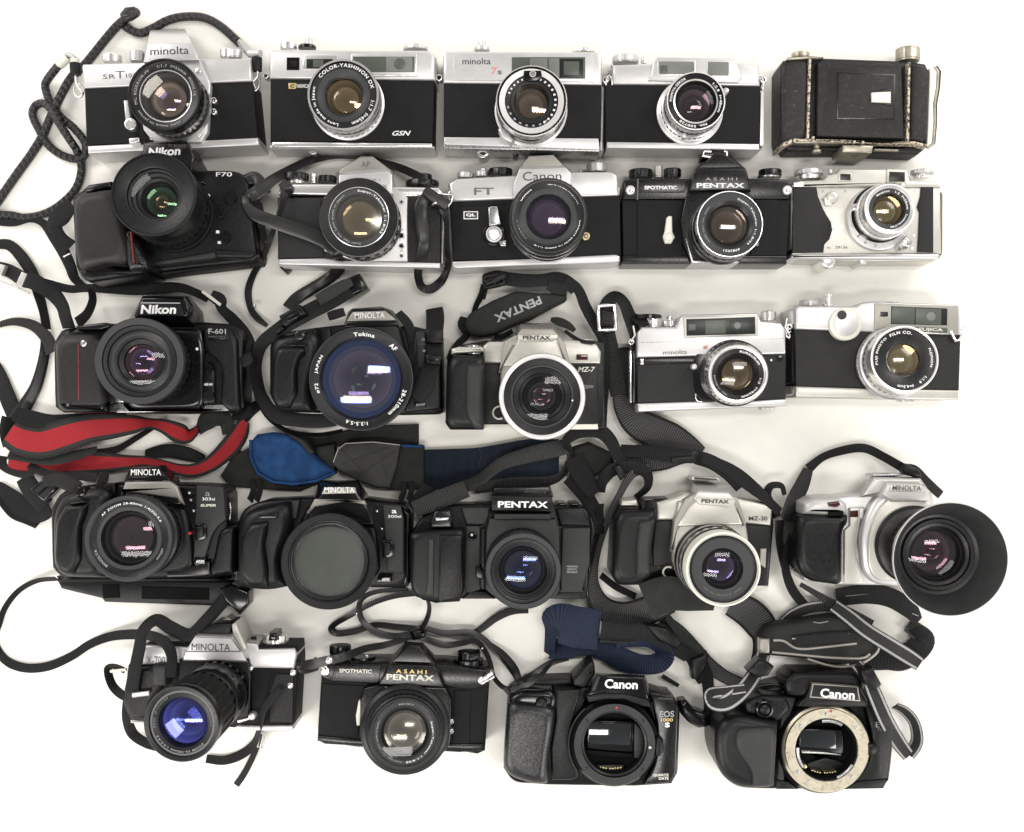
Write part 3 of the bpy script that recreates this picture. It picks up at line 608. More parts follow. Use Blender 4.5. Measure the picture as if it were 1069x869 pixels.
# black SLR with silver lever
c = Cam('slr_camera', 'black SLR with a pale self timer lever, fourth in row two', 'camera', GR, 640, 145, 840, 1069, 520, 420)
c.B('body', [(50,335),(990,335),(968,700),(56,698)], 41, 'leatherette_fine', [8,8,8,8], 2)
c.B('top_plate', [(62,230),(135,222),(420,222),(760,220),(985,226),(994,262),(985,335),(55,338)], 44, 'black_paint', [10,0,0,0,12,8,3,3], 2)
c.B('bottom_plate', [(54,652),(970,652),(970,700),(54,698)], 42.6, 'black_paint', 5, 1.5)
c.B('name_panel', [(140,228),(410,228),(398,300),(145,300)], 45, 'black_paint', 4, .6)
c.B('leather_panel', [(136,340),(395,342),(385,655),(136,655)], 42.6, 'leatherette_fine', 3, .8); c.B('leather_panel', [(770,338),(920,338),(920,652),(770,652)], 42.6, 'leatherette_fine', 3, .8)
c.B('prism_housing', [(448,198),(470,172),(740,168),(748,190),(765,285),(425,290)], 56, 'black_paint', [4,4,4,4,2,2], 1.2, z0=10, base=[(440,200),(545,80),(625,84),(745,175),(785,340),(405,345)])
c.B('prism_roof', [(458,172),(575,86),(622,86),(736,168)], 50, 'black_paint', 5, 1, z0=14, base=[(456,174),(545,76),(640,78),(742,170)])
hs = c.B('accessory_shoe', [(505,66),(630,66),(636,96),(500,100)], 40, 'black_paint', 4, 1, z0=10); c.T('shoe_rail', [(548,74,42),(508,72,42),(500,98,42),(545,104,42)], 1.5, 'bright_chrome', parent=hs, n=6); c.T('shoe_rail', [(618,72,42),(634,74,42),(636,98,42)], 1.3, 'bright_chrome', parent=hs, n=6)
c.text('A S A H I', 604, 225, 178, 17, 56.5, 'grey_ink', bold=.01); c.text('PENTAX', 600, 261, 268, 27, 56.5, 'white_ink', bold=.03); c.text('SPOTMATIC', 266, 273, 182, 21, 45.4, 'white_ink', bold=.03)
c.B('mirror_box', [(400,345),(425,292),(765,288),(785,340),(770,600),(710,690),(440,694),(395,590),(378,460)], 50, 'black_paint', 12, 1.6)
c.B('apron_trim', [(405,560),(412,556),(448,680),(700,684),(700,694),(440,694)], 50.8, 'steel', 2, .3)
lv = c.B('self_timer_lever', [(300,440),(312,430),(330,432),(332,520),(346,548),(326,582),(292,582),(280,545),(290,515)], 48, 'cream', [5,5,5,0,12,10,10,12,0], 1.5); c.D('lever_pivot', 312, 550, 24, 49, 'cream', parent=lv, inner=(.8,.3))
for x in (97, 973): q = c.D('strap_lug', x, 286, 26, 48, ['satin_silver','steel'], inner=(.6,1), z0=30); c.D('lug_pin', x+6, 286, 10, 50, 'bright_chrome', parent=q)
c.D('flash_socket', 803, 588, 17, 46, ['black_gloss','black_gloss'], inner=(.6,1))
c.K('film_counter', 88, 176, 222, 222, 'black_paint', 24); c.K('shutter_button', 226, 150, 278, 218, 'champagne', 24); c.K('shutter_dial', 282, 170, 380, 218, 'black_paint', 24); c.K('rewind_knob', 812, 176, 940, 212, 'black_paint', 24); c.K('rewind_base', 806, 208, 936, 222, 'steel', 22, 0)
c.B('body_end', [(135,224),(143,224),(140,340),(133,340)], 44.8, 'dim_ink', 2, .2)
c.lens(652, 476, 188, 92, 48, base=None, outer=
    [(0,1.04,'lens_black'),(.1,1.04,'lens_black'),(.12,.98,'black_paint'),(.34,.98,'lens_black',.03,2),(.36,1.02,'lens_black'),(.50,1.02,'lens_black'),(.52,1.0,'steel'),(.56,1.0,'lens_black'),(.8,1.0,'lens_black',.02,3),(.9,1.0,'steel'),(.93,.985,'steel'),(1,.98,'steel')],
    inner=[(.955,0,'steel'),(.94,1.2,'lens_black'),(.90,1.4,'lens_grey'),(.72,3.6,'lens_grey'),(.70,4,'lens_black'),(.62,6,'lens_black')],
    elements=[(.62,6,4,'glass_clear'),(.56,9,4,'glass_brown'),(.5,13,4,'glass_brown')],
    letters=[('Super-Takumar 1:1.8/55',12,120,.79,.075,2.6,'white_ink'),('4982021',275,36,.79,.07,2.6,'white_ink'),('Asahi Opt. Co., Japan',180,84,.79,.055,2.6,'grey_ink')])

# silver rangefinder with curved leather ends
c = Cam('rangefinder_camera', 'silver fronted rangefinder with wavy black leather ends, right end of row two', 'camera', GR, 810, 160, 1010, 1069, 520, 380)
c.B('body', [(85,185),(918,188),(925,560),(90,570)], 40, 'champagne', 8, 2)
c.B('top_plate', [(88,180),(120,156),(270,148),(290,120),(338,112),(362,86),(735,88),(748,150),(905,158),(922,190),(88,190)], 43, 'champagne', [10,10,4,4,8,18,8,6,14,6,3], 2.5)
c.B('bottom_plate', [(85,572),(155,562),(640,560),(905,560),(918,572),(905,590),(150,590),(85,584)], 42.5, 'satin_silver', 8, 2)
c.B('base_cover', [(110,584),(905,586),(880,606),(500,608),(130,600)], 34, 'champagne', 6, 3)
c.B('side_edge', [(918,205),(942,225),(938,560),(918,585)], 30, 'champagne', 6, 4)
c.B('leather_panel', [(95,188),(228,190),(236,240),(268,320),(308,385),(316,430),(300,480),(272,510),(266,554),(92,558)], 42, 'leatherette', [4,6,20,40,30,20,30,20,4,4], 1)
c.B('leather_panel', [(812,190),(880,190),(880,554),(790,552),(796,470),(802,330),(790,300),(808,240)], 42, 'leatherette', [8,3,3,8,20,30,20,20], 1); c.B('leather_panel', [(884,192),(912,194),(914,550),(884,554)], 38.5, 'leatherette', 3, 1)
c.B('body_trim', [(100,160),(158,158),(160,188),(98,188)], 43.8, 'bright_chrome', 4, 1); 
w = c.B('window_frame', (352,110,424,156), 44, 'champagne', 3, .6); c.B('rangefinder_window', (360,116,417,150), 44.6, 'window_dark', 2, .3, parent=w)
w = c.B('window_frame', [(622,90),(732,92),(730,168),(618,165)], 44.6, 'cream', 4, .8); c.B('viewfinder_window', [(634,104),(720,106),(720,160),(632,158)], 45.2, 'window_dark', 3, .3, parent=w); 
c.K('film_counter', 102, 98, 262, 124, 'satin_silver', 22); c.K('dial_base', 116, 122, 250, 150, 'bright_chrome', 20, 0); c.K('shutter_button', 290, 88, 318, 116, 'satin_silver', 22, 0); c.K('rewind_knob', 752, 98, 882, 120, 'satin_silver', 22); c.K('rewind_base', 770, 118, 860, 142, 'bright_chrome', 20)
tm = c.D('self_timer', 316, 246, 34, 46, 'champagne', b=2); c.B('timer_slot', (312,230,320,262), 46.6, 'steel', 2, .3, parent=tm, rot=-30); c.B('timer_lever', [(262,246),(290,240),(318,280),(312,294),(278,290)], 44.5, 'bright_chrome', 10, 1.5, parent=tm)
c.text('D', 263, 212, 8, 12, 40.6, 'dim_ink'); c.text('5', 388, 212, 8, 12, 40.6, 'dim_ink'); c.text('29136', 366, 526, 68, 15, 40.6, 'dim_ink'); c.text('N', 294, 528, 16, 12, 40.6, 'dim_ink')
for x, y in ((782,212),(770,458),(762,530)): c.D('screw', x, y, 8, 40.8, 'bright_chrome', inner=(.6,.2))
c.D('base_lock', 295, 600, 42, 38, 'bright_chrome', b=3); c.D('base_foot', 490, 600, 22, 36, 'satin_silver')
pl = c.D('lens_board', 578, 362, 182, 46, 'satin_silver', n=64, b=2.5)
for st, a in (('3',195),('4',220),('10',155),('6',240),('7',262)):
    c.text(st, 578+158*math.cos(math.radians(a)), 362-158*math.sin(math.radians(a)), 14, 14, 46.4, 'dim_ink', parent=pl)
le = c.lens(635, 311, 156, 80, 46,
    [(0,1.06,'satin_silver'),(.14,1.06,'bright_chrome'),(.16,.99,'black_gloss'),(.26,.99,'black_gloss'),(.28,1.0,'satin_silver'),(.55,1.0,'bright_chrome'),(.57,.96,'satin_silver'),(.8,.94,'satin_silver',.02,2),(.98,.92,'bright_chrome'),(1,.90,'bright_chrome')],
    [(.85,0,'satin_silver'),(.74,.8,'bright_chrome'),(.72,1,'lens_black'),(.60,1.6,'lens_grey'),(.55,2.2,'lens_black'),(.53,5,'lens_black')],
    [(.53,5,3,'glass_amber'),(.45,10,4,'glass_hazy')],
    [('Hexanon',112,44,.65,.085,1.2,'white_ink'),('1:2  f=50mm',35,72,.65,.085,1.2,'white_ink'),('Konishiroku 27486',-52,70,.65,.07,1.2,'white_ink')])
c.D('focus_knob', 708, 180, 16, 60, 'bright_chrome', z0=44, b=2); c.B('shutter_lever', [(680,505),(730,460),(765,500),(740,530),(712,515),(700,540)], 52, 'steel', 6, 2); c.D('lever_tip', 718, 500, 18, 56, 'bright_chrome', b=2); c.D('aperture_tab', 447, 300, 20, 58, ['bright_chrome','steel'], inner=(.5,1), b=1.5)
# ============================================================ row three
def arcpts(cx, cy, r, a0, a1, n=14, ry=None):
    return [(cx+r*math.cos(math.radians(a0+(a1-a0)*i/n)), cy-(ry or r)*math.sin(math.radians(a0+(a1-a0)*i/n))) for i in range(n+1)]
c = Cam('slr_camera', 'black SLR with white italic lettering on its prism, directly above the red strap', 'camera', GR, 30, 290, 270, 1069, 560, 400)
c.B('body', [(112,300),(150,240),(260,225),(480,205),(800,205),(940,215),(990,245),(1000,290),(995,610),(960,630),(700,635),(360,630),(150,626),(118,600)], 42, 'black_plastic', [20,20,0,0,10,10,20,10,14,10,0,0,10,14], 4)
c.B('hand_grip', [(112,305),(150,262),(300,262),(330,300),(340,420),(362,560),(362,628),(150,626),(120,605)], 70, 'brown_black', [20,24,24,20,10,10,20,20,14], 9, z0=4)
c.B('grip_base', [(124,578),(364,578),(366,630),(150,628),(128,610)], 71, 'black_gloss', [4,4,14,16,12], 8, z0=10)
c.B('red_stripe', [(228,310),(235,310),(235,570),(228,570)], 70.6, 'maroon_ink', 1, .3, z0=60); c.D('grip_screw', 254, 306, 16, 71, 'steel', z0=60, b=1.5); c.D('grip_screw', 180, 592, 7, 72, 'dim_ink', z0=60)
c.B('front_housing', [(430,230),(800,240),(815,330),(812,560),(795,612),(480,612),(440,570)], 52, 'black_gloss', [20,20,10,20,26,26,20], 4)
c.B('front_trim', [(368,582),(440,586),(470,618),(800,618),(822,590),(930,590),(936,620),(368,630)], 45.5, 'steel', [2,8,10,10,8,4,6,4], 1.2)
c.B('trim_block', [(370,532),(440,536),(440,582),(370,580)], 47, 'steel', 4, 1)
c.B('right_panel', [(812,228),(930,238),(968,290),(980,620),(930,624),(890,580),(896,400),(850,365),(812,340)], 50, 'dark_grey', [8,20,20,20,14,10,20,20,6], 4)
c.B('right_panel_low', [(812,388),(850,400),(864,440),(866,585),(812,588)], 48, 'black_plastic', [6,14,14,6,6], 2)
c.B('name_cover', [(830,232),(905,238),(935,288),(832,288)], 52, 'black_paint', 4, 1.5)
c.B('prism_housing', [(528,92),(720,96),(745,140),(735,182),(498,182),(490,176)], 62, 'black_gloss', [8,10,10,6,6,4], 1.6, z0=12, base=[(530,84),(745,84),(810,160),(830,300),(460,300),(470,190)])
c.B('name_front', [(520,122),(706,126),(722,176),(498,176)], 63.4, 'dark_grey', 3, .8, z0=60); c.B('prism_stripe', [(524,114),(702,116),(704,122),(520,120)], 63.2, 'grey_ink', 1, .2, z0=60)
c.text('Nikon', 604, 148, 164, 42, 63.8, 'white_ink', bold=.035, sh=.12)
c.text('F-601', 876, 250, 82, 24, 52.4, 'grey_ink', bold=.02); c.text('QUARTZ DATE', 874, 275, 80, 9, 52.4, 'dim_ink', bold=.01); c.text('AF-M', 834, 497, 38, 12, 48.5, 'white_ink', bold=.02)
c.D('release_button', 832, 420, 22, 52, 'black_gloss', b=2, inner=(.8,1)); c.D('mode_switch', 834, 548, 26, 51, 'black_plastic', b=1.6, inner=(.8,.5)); c.D('index_dot', 782, 332, 7, 52.4, 'white_ink', b=.2)
c.B('release_plate', [(808,510),(860,515),(858,580),(810,582)], 49, 'black_paint', 8, 1)
c.B('top_controls', [(215,225),(350,208),(400,215),(340,245),(225,245)], 54, 'black_paint', 6, 2)
c.T('side_rail', [(1000,430,30),(1000,500,30)], 1.4, 'steel')
c.lens(515, 388, 202, 104, 50, outer=
    [(0,.98,'lens_black'),(.2,.98,'lens_black'),(.22,1.0,'rubber'),(.45,1.0,'rubber',.02,2),(.48,.97,'lens_black'),(.7,.97,'lens_black',.03,3),(.74,1.0,'lens_grey'),(.96,1.0,'lens_grey'),(1,.985,'lens_grey')], base=(560,398),
    inner=[(.965,0,'lens_grey'),(.84,.6,'lens_grey'),(.82,3,'lens_black'),(.80,3.2,'dark_grey'),(.73,3.4,'lens_black'),(.71,7,'dark_grey'),(.66,8,'lens_black'),(.60,9,'lens_grey'),(.54,10,'lens_black'),(.52,15,'lens_black'),(.42,16,'lens_black')],
    elements=[(.54,10,4,'glass_clear'),(.42,16,6,'glass_pink'),(.30,22,-5,'glass_purple')], floor=14)

# black autofocus SLR with the widest lens
c = Cam('slr_camera', 'black SLR with the widest lens glass, ringed by white lettering, in row three', 'camera', GR, 250, 290, 480, 1069, 560, 450)
c.B('body', [(145,330),(170,270),(380,240),(520,225),(850,235),(980,270),(985,655),(960,664),(780,668),(300,655),(180,650),(145,560)], 42, 'black_plastic', [20,30,0,0,10,24,10,8,0,0,30,20], 4)
c.B('hand_grip', [(146,340),(165,285),(355,250),(385,300),(384,400),(340,500),(345,655),(180,648),(150,580)], 68, 'dark_grey', [30,30,24,20,40,60,20,30,30], 9, z0=4)
c.B('grip_ridge', [(160,400),(180,335),(310,335),(318,370),(290,400),(278,450),(280,560),(240,635),(175,630),(152,560)], 74, 'dark_grey', [13]*10, 6, z0=50)
c.B('shutter_recess', [(242,310),(326,310),(322,332),(246,332)], 72, 'black_gloss', 6, .6, z0=60); c.D('shutter_button', 292, 280, 26, 70, 'black_paint', z0=50, b=1.5)
c.B('grip_strip', [(390,250),(440,245),(445,330),(395,340)], 50, 'dark_grey', 4, 1.2)
c.B('right_panel', [(850,258),(945,262),(978,300),(978,640),(800,655),(820,580)], 48, 'dark_grey', [8,20,20,20,10,10], 3)
c.B('panel_step', [(858,262),(900,264),(900,440),(866,440)], 50, 'grey_plastic', 5, 1); c.B('mode_badge', [(848,604),(905,606),(905,630),(848,630)], 49.2, 'black_gloss', 4, .6); c.text('AF/M', 876, 617, 42, 12, 49.6, 'grey_ink', bold=.02); c.B('badge_dot', (890,350,902,360), 51, 'grey_ink', 1, .2)
c.text('a', 892, 300, 20, 14, 50.5, 'grey_ink'); c.text('303', 888, 322, 26, 12, 50.5, 'dim_ink')
c.B('prism_housing', [(555,158),(700,150),(730,168),(770,235),(820,420),(500,420),(520,235),(535,175)], 62, 'dark_grey', [8,10,14,10,10,10,10,8], 3, z0=12, base=[(545,150),(690,140),(745,160),(800,235),(850,430),(470,430),(505,235),(528,165)])
c.B('name_front', [(548,166),(706,160),(752,196),(760,208),(520,212),(532,190)], 64.5, 'greige', [6,8,8,4,4,4], 1.2, z0=60); c.B('flash_lip', [(520,214),(762,210),(774,236),(512,240)], 64, 'black_gloss', 5, 1.2, z0=58)
c.text('MINOLTA', 632, 183, 146, 30, 65, 'white_ink', rot=1, bold=.01)
c.lens(590, 492, 252, 128, 50, outer=
    [(0,.84,'lens_black'),(.2,.84,'lens_black'),(.22,.90,'rubber'),(.5,.90,'rubber',.02,2),(.52,.87,'lens_black'),(.7,.93,'lens_black'),(.74,.99,'lens_grey'),(.95,1.0,'steel'),(1,.99,'lens_grey')], base=(618,496),
    inner=[(.975,0,'lens_grey'),(.965,1,'lens_black'),(.94,1.6,'lens_black'),(.80,2.4,'dark_grey'),(.785,3.4,'lens_black'),(.76,6,'lens_black')],
    elements=[(.76,6,6,'glass_streak'),(.66,12,5,'glass_brown'),(.56,15,5,'glass_purple'),(.30,18,4,'glass_green')], floor=26,
    letters=[('Tokina',86,27,.865,.075,1.7,'white_ink',.02),('AF',45,10,.875,.09,1.7,'white_ink',.02),('28-210mm',-33,38,.865,.075,1.7,'white_ink',.01),('1:3.5-5.6',-96,28,.865,.07,1.7,'white_ink'),('JAPAN',161,24,.865,.07,1.7,'white_ink'),('ø72',192,13,.865,.07,1.7,'white_ink')])

# champagne SLR, black hand grip
c = Cam('slr_camera', 'champagne silver SLR with a black hand grip, middle of row three', 'camera', GR, 450, 280, 660, 960, 450, 600)
c.B('body', [(78,410),(120,370),(260,345),(830,350),(835,470),(832,770),(250,772),(90,772),(68,740)], 42, 'black_plastic', [20,20,0,20,10,8,0,20,20], 3)
c.B('hand_grip', [(72,470),(100,412),(255,418),(258,500),(248,560),(246,772),(90,772),(66,740)], 70, 'dark_grey', [20,24,14,20,20,14,24,24], 9, z0=4)
c.B('grip_front', [(170,460),(254,458),(250,772),(205,770),(160,690),(162,540)], 76, 'grey_plastic', [20,10,10,30,60,40], 6, z0=50)
c.B('top_plate', [(248,370),(275,350),(340,350),(420,330),(640,340),(700,345),(790,362),(812,400),(808,458),(245,456)], 46, 'champagne', [10,20,0,0,0,0,26,14,4,4], 3)
c.B('shutter_housing', [(95,385),(130,375),(250,376),(252,400),(95,412)], 58, 'champagne', 8, 3); c.K('shutter_button', 160, 368, 240, 412, 'steel', 46, 0)
c.B('front_panel', [(248,460),(330,458),(330,742),(248,742)], 47, 'dark_grey', 3, 1); c.B('front_panel', [(672,464),(796,462),(796,742),(690,745)], 47, 'dark_grey', 3, 1)
c.B('bottom_plate', [(248,744),(796,744),(798,770),(248,774)], 47, 'cream', 3, 1.4)
c.B('mirror_box', [(350,345),(620,345),(662,470),(700,640),(640,745),(420,745),(330,640),(330,470)], 56, 'champagne', [20,20,10,30,30,30,30,10], 3)
c.B('prism_edge', [(352,350),(400,320),(610,320),(640,360),(665,462),(650,470),(606,372),(390,372),(330,500),(322,500)], 60, 'greige', [10,16,16,10,4,4,10,10,4,4], 1.5, z0=20)
c.B('prism_housing', [(415,322),(445,316),(575,316),(605,322),(604,350),(640,460),(340,470),(412,350)], 62, 'champagne', [4,6,6,4,6,10,10,6], 2, z0=12)
c.B('flash_head', [(412,318),(432,290),(580,290),(606,318),(606,340),(575,352),(440,350),(412,334)], 63, 'greige', [6,6,6,6,5,8,8,5], 2, z0=14, base=[(408,300),(424,262),(575,264),(612,312),(612,340),(575,352),(440,350),(408,334)])
c.B('name_front', [(414,320),(604,318),(604,336),(574,349),(440,348),(414,334)], 64.2, 'champagne', [3,3,4,6,6,4], .6, z0=60); tx = c.text('PENTAX', 504, 332, 132, 19, 64.6, 'black_ink', bold=.03)
c.K('mode_dial', 664, 342, 786, 368, 'silver_plastic', 26); c.B('sensor_window', [(694,412),(748,412),(748,438),(694,438)], 47.2, 'maroon_window', 10, .6)
c.text('MZ-7', 742, 484, 76, 24, 47.6, 'cream', sh=.25, bold=.02)
c.B('badge_oval', [(725,556),(775,560),(775,572),(725,578)], 48, 'dim_ink', 6, .3); c.T('release_ring', [(x,y,52) for x,y in arcpts(325,690,30,60,300)], 1.0, 'cream')
c.lens(530, 614, 202, 112, 54, outer=
    [(0,.97,'champagne'),(.15,.97,'champagne'),(.17,.94,'dark_grey'),(.4,.94,'dark_grey',.02,3),(.42,.98,'champagne'),(.7,1.02,'champagne'),(.95,1.03,'champagne'),(1,1.01,'satin_silver')], base=(526,607),
    inner=[(.95,0,'satin_silver'),(.91,.8,'satin_silver'),(.895,1.5,'dark_grey'),(.76,2.5,'dark_grey'),(.74,4,'lens_grey'),(.70,4.2,'lens_grey'),(.68,6,'dark_grey'),(.56,8,'dark_grey'),(.54,10,'lens_black'),(.48,11,'dark_grey'),(.44,13,'lens_black')],
    elements=[(.56,8,3,'glass_clear'),(.44,13,5,'glass_clear'),(.26,19,5,'glass_pink')], floor=14, letters=[], )
c.D('filter_dot', 675, 632, 4, 110.5, 'white_ink', z0=109, b=.2)

# rangefinder with large window
c = Cam('rangefinder_camera', 'silver and black rangefinder with a long pale framed window, fourth in row three', 'camera', GR, 630, 300, 840, 1069, 560, 420)
c.B('body', [(172,375),(972,355),(970,600),(180,620)], 41, 'leatherette', 6, 2)
c.B('top_plate', [(182,240),(205,212),(385,210),(410,160),(420,146),(820,136),(838,182),(945,190),(968,225),(970,356),(176,374)], 43.5, 'satin_silver', [14,16,6,10,12,14,10,20,18,4,4], 2.5)
c.B('seam_line', [(190,293),(968,270),(968,273),(190,296)], 43.9, 'steel', .5, .15)
c.B('bottom_plate', [(180,618),(490,606),(800,604),(970,594),(972,632),(186,664)], 43, 'satin_silver', 5, 2)
fr = c.B('window_frame', [(426,158),(822,146),(824,256),(430,268)], 45.5, 'champagne', 4, 1.2); w = c.B('viewfinder_window', [(440,170),(806,158),(808,248),(442,258)], 46.1, 'window_dark', 2, .3, parent=fr); c.B('frame_window', [(540,178),(650,175),(650,246),(542,250)], 46.5, 'window', 2, .2, parent=fr); c.B('rangefinder_window', [(670,178),(790,174),(790,244),(672,246)], 46.5, 'window_dark', 16, .2, parent=fr); c.D('patch', 712, 204, 18, 46.8, 'window_pale', parent=fr, b=.2); c.B('inner_window', (452,196,490,230), 46.5, 'window', 2, .2, parent=fr)  # patch disc: pale reflection spot put into the window as colour
c.text('minolta', 380, 346, 126, 26, 44, 'dim_ink', rot=2, bold=.0)
c.B('leather_top', [(180,382),(470,374),(500,400),(186,410)], 42.3, 'black_paint', 4, .8); c.B('leather_panel', [(180,412),(505,402),(500,605),(182,614)], 43.0, 'leatherette', 4, .8); c.B('film_peg', (196,380,214,412), 43.5, 'bright_chrome', 3, 1)
c.B('lens_board', [(470,410),(500,340),(580,280),(760,290),(840,400),(830,560),(780,606),(520,606),(480,560)], 43.4, 'black_gloss', [20,30,40,40,40,40,20,20,20], 1)
c.T('board_trim', [(490,566,44.4),(490,590,44.4),(500,606,44.4),(525,610,44.4)], .8, 'bright_chrome')
c.D('index_dot', 892, 388, 6, 43, 'white_ink', b=.2); c.B('side_box', (928,360,955,390), 42.6, 'black_gloss', 2, .6)
c.K('film_dial', 165, 148, 310, 170, 'black_gloss', 22, 0); c.K('shutter_dial', 205, 164, 312, 214, 'bright_chrome', 22); c.K('shutter_button', 316, 176, 388, 210, 'bright_chrome', 22); c.K('button_top', 336, 152, 366, 178, 'bright_chrome', 22, 0)
c.K('rewind_knob', 832, 128, 918, 178, 'bright_chrome', 22, .02)
c.B('body_edge', [(140,330),(152,330),(152,618),(142,618)], 30, 'bright_chrome', 3, 2); c.B('body_edge', [(152,330),(176,340),(180,620),(152,620)], 36, 'black_paint', 3, 3)
for x, y, q in ((160,256,1),(974,215,-1)): c.T('strap_ring', [(x-q*2,y-50,36),(x+q*8,y,36),(x-q*12,y+32,36),(x-q*22,y+20,36)], 1.1, 'bright_chrome')
for x, y in ((148,290),(990,208)): c.D('strap_lug', x, y, 17, 36, ['bright_chrome','black_gloss'], z0=24, inner=(.5,2))
c.K('base_lock', 820, 638, 910, 652, 'bright_chrome', 24, 0); c.K('base_foot', 298, 662, 322, 672, 'steel', 24, 0)
le = c.lens(716, 464, 160, 82, 43.5, base=(686,455), outer=
    [(0,1.12,'bright_chrome'),(.12,1.14,'bright_chrome'),(.14,1.10,'black_gloss'),(.3,1.10,'black_gloss'),(.32,1.12,'bright_chrome'),(.45,1.12,'bright_chrome',.02,2),(.48,1.06,'black_gloss'),(.6,1.06,'bright_chrome'),(.7,1.04,'bright_chrome'),(.8,1.0,'bright_chrome',.02,2),(.95,1.0,'bright_chrome'),(1,.985,'bright_chrome')],
    inner=[(.95,0,'bright_chrome'),(.91,.8,'bright_chrome'),(.90,2,'black_gloss'),(.86,2.2,'bright_chrome'),(.85,2,'lens_black'),(.70,3.4,'lens_black'),(.66,5,'lens_black'),(.60,7,'lens_black')],
    elements=[(.64,6,4,'glass_clear'),(.52,9,4,'glass_amber'),(.48,13,4,'glass_hazy')],
    letters=[('ROKKOR-PF',55,62,.775,.10,2.8,'white_ink',.02),('1:2  f=45mm',-45,70,.775,.085,2.8,'white_ink'),('No. 1132754',212,60,.775,.07,2.8,'grey_ink')])
c.D('distance_mark', 545, 318, 9, 48, 'pink_ink', z0=40); c.D('focus_tab', 484, 422, 16, 54, 'satin_silver', b=2, z0=44)

# rangefinder with big round counter
c = Cam('rangefinder_camera', 'silver and black rangefinder with a big round pale dial on its front', 'camera', GR, 810, 290, 1020, 1069, 560, 400)
c.B('body', [(100,270),(984,305),(975,598),(106,580)], 41, 'leatherette', 4, 1.8)
c.B('top_plate', [(106,160),(120,150),(430,152),(455,134),(520,128),(980,142),(984,306),(520,290),(106,274)], 43.5, 'satin_silver', [8,8,10,10,0,8,4,0,4], 2.2)
c.B('body_end', [(70,170),(110,154),(108,274),(72,268)], 34, 'satin_silver', 6, 5); c.B('body_end', [(76,276),(106,274),(108,580),(76,560)], 34, 'leatherette', 4, 5); c.B('body_end', [(80,575),(108,578),(106,632),(84,620)], 34, 'satin_silver', 4, 4)
c.B('bottom_plate', [(106,578),(520,590),(975,598),(974,652),(106,636)], 43, 'champagne', 4, 2)
ws = c.B('window_surround', [(525,136),(970,150),(972,300),(522,276)], 44.6, 'greige', 4, .8)
c.B('viewfinder_window', [(614,152),(912,164),(910,254),(612,246)], 45.2, 'window_dark', 2, .3, parent=ws); c.B('frame_window', [(618,156),(738,160),(736,246),(616,243)], 45.6, 'window', 2, .2, parent=ws); c.B('rangefinder_window', [(744,162),(880,167),(878,250),(742,247)], 45.6, 'window', 2, .2, parent=ws); c.D('patch', 824, 206, 24, 45.9, 'window_pale', parent=ws, b=.2); c.B('light_window', (556,182,596,207), 45.2, 'window_dark', 2, .3, parent=ws)  # patch disc imitates a reflection spot on the window
np_ = c.B('name_plate', [(740,262),(912,268),(912,294),(738,288)], 45.3, 'window', 2, .3, parent=ws); c.text('FUJICA', 824, 278, 128, 20, 45.7, 'cream', rot=-2, bold=.03, parent=np_)
dl = c.D('rewind_dial', 372, 246, 88, 48, 'cream', b=1.5, n=48); c.D('dial_face', 374, 244, 66, 48.6, 'satin_silver', parent=dl, n=48, b=.5); c.D('dial_pin', 353, 198, 24, 50, 'iris_dark', parent=dl)
c.K('film_counter', 124, 122, 226, 152, 'satin_silver', 22, .02); c.K('shutter_stem', 262, 96, 292, 150, 'bright_chrome', 22, 0); c.K('shutter_button', 252, 86, 300, 102, 'bright_chrome', 22, 0); c.K('button_base', 246, 140, 306, 152, 'bright_chrome', 22, 0)
c.B('hot_edge', [(430,148),(470,128),(560,122),(660,130),(660,138),(440,156)], 30, 'satin_silver', 4, 2)
for x, y in ((72,262),(985,268)): c.D('strap_lug', x, y, 16, 36, ['bright_chrome','black_gloss'], z0=24, inner=(.5,2))
c.T('strap_ring', [(940,262,40),(930,290,44),(955,338,44),(975,330,44),(1000,285,42),(985,268,40),(950,262,40)], 1.5, 'bright_chrome', closed=True)
c.T('strap_ring', [(50,270,34),(56,310,34),(70,322,34),(76,310,34),(60,272,36)], 1.1, 'bright_chrome')
c.K('base_lock', 640, 648, 760, 660, 'bright_chrome', 22, 0)
c.lens(684, 434, 182, 82, 43.5, base=(618,456), outer=
    [(0,1.10,'satin_silver'),(.12,1.11,'bright_chrome'),(.16,1.07,'steel'),(.28,1.07,'satin_silver'),(.30,1.08,'bright_chrome'),(.34,1.03,'satin_silver'),(.42,1.03,'bright_chrome'),(.46,1.02,'bright_chrome'),(.7,1.02,'satin_silver',.02,2),(.74,1.0,'bright_chrome'),(1,.985,'bright_chrome')],
    inner=[(.95,0,'satin_silver'),(.915,.4,'bright_chrome'),(.90,1.4,'black_gloss'),(.70,2,'lens_black'),(.50,4.4,'lens_black'),(.48,3.6,'steel'),(.46,5,'lens_black')],
    elements=[(.46,5,4,'glass_amber'),(.42,9,4,'glass_hazy')],
    letters=[('FUJI PHOTO',160,62,.80,.085,1.9,'white_ink',.02),('FILM CO.',96,48,.80,.085,1.9,'white_ink',.02),('FUJINON',4,40,.80,.085,1.9,'white_ink',.02),('1:1.9',-48,18,.80,.085,1.9,'white_ink',.02),('f=4.5cm',-88,34,.80,.085,1.9,'white_ink',.02)])
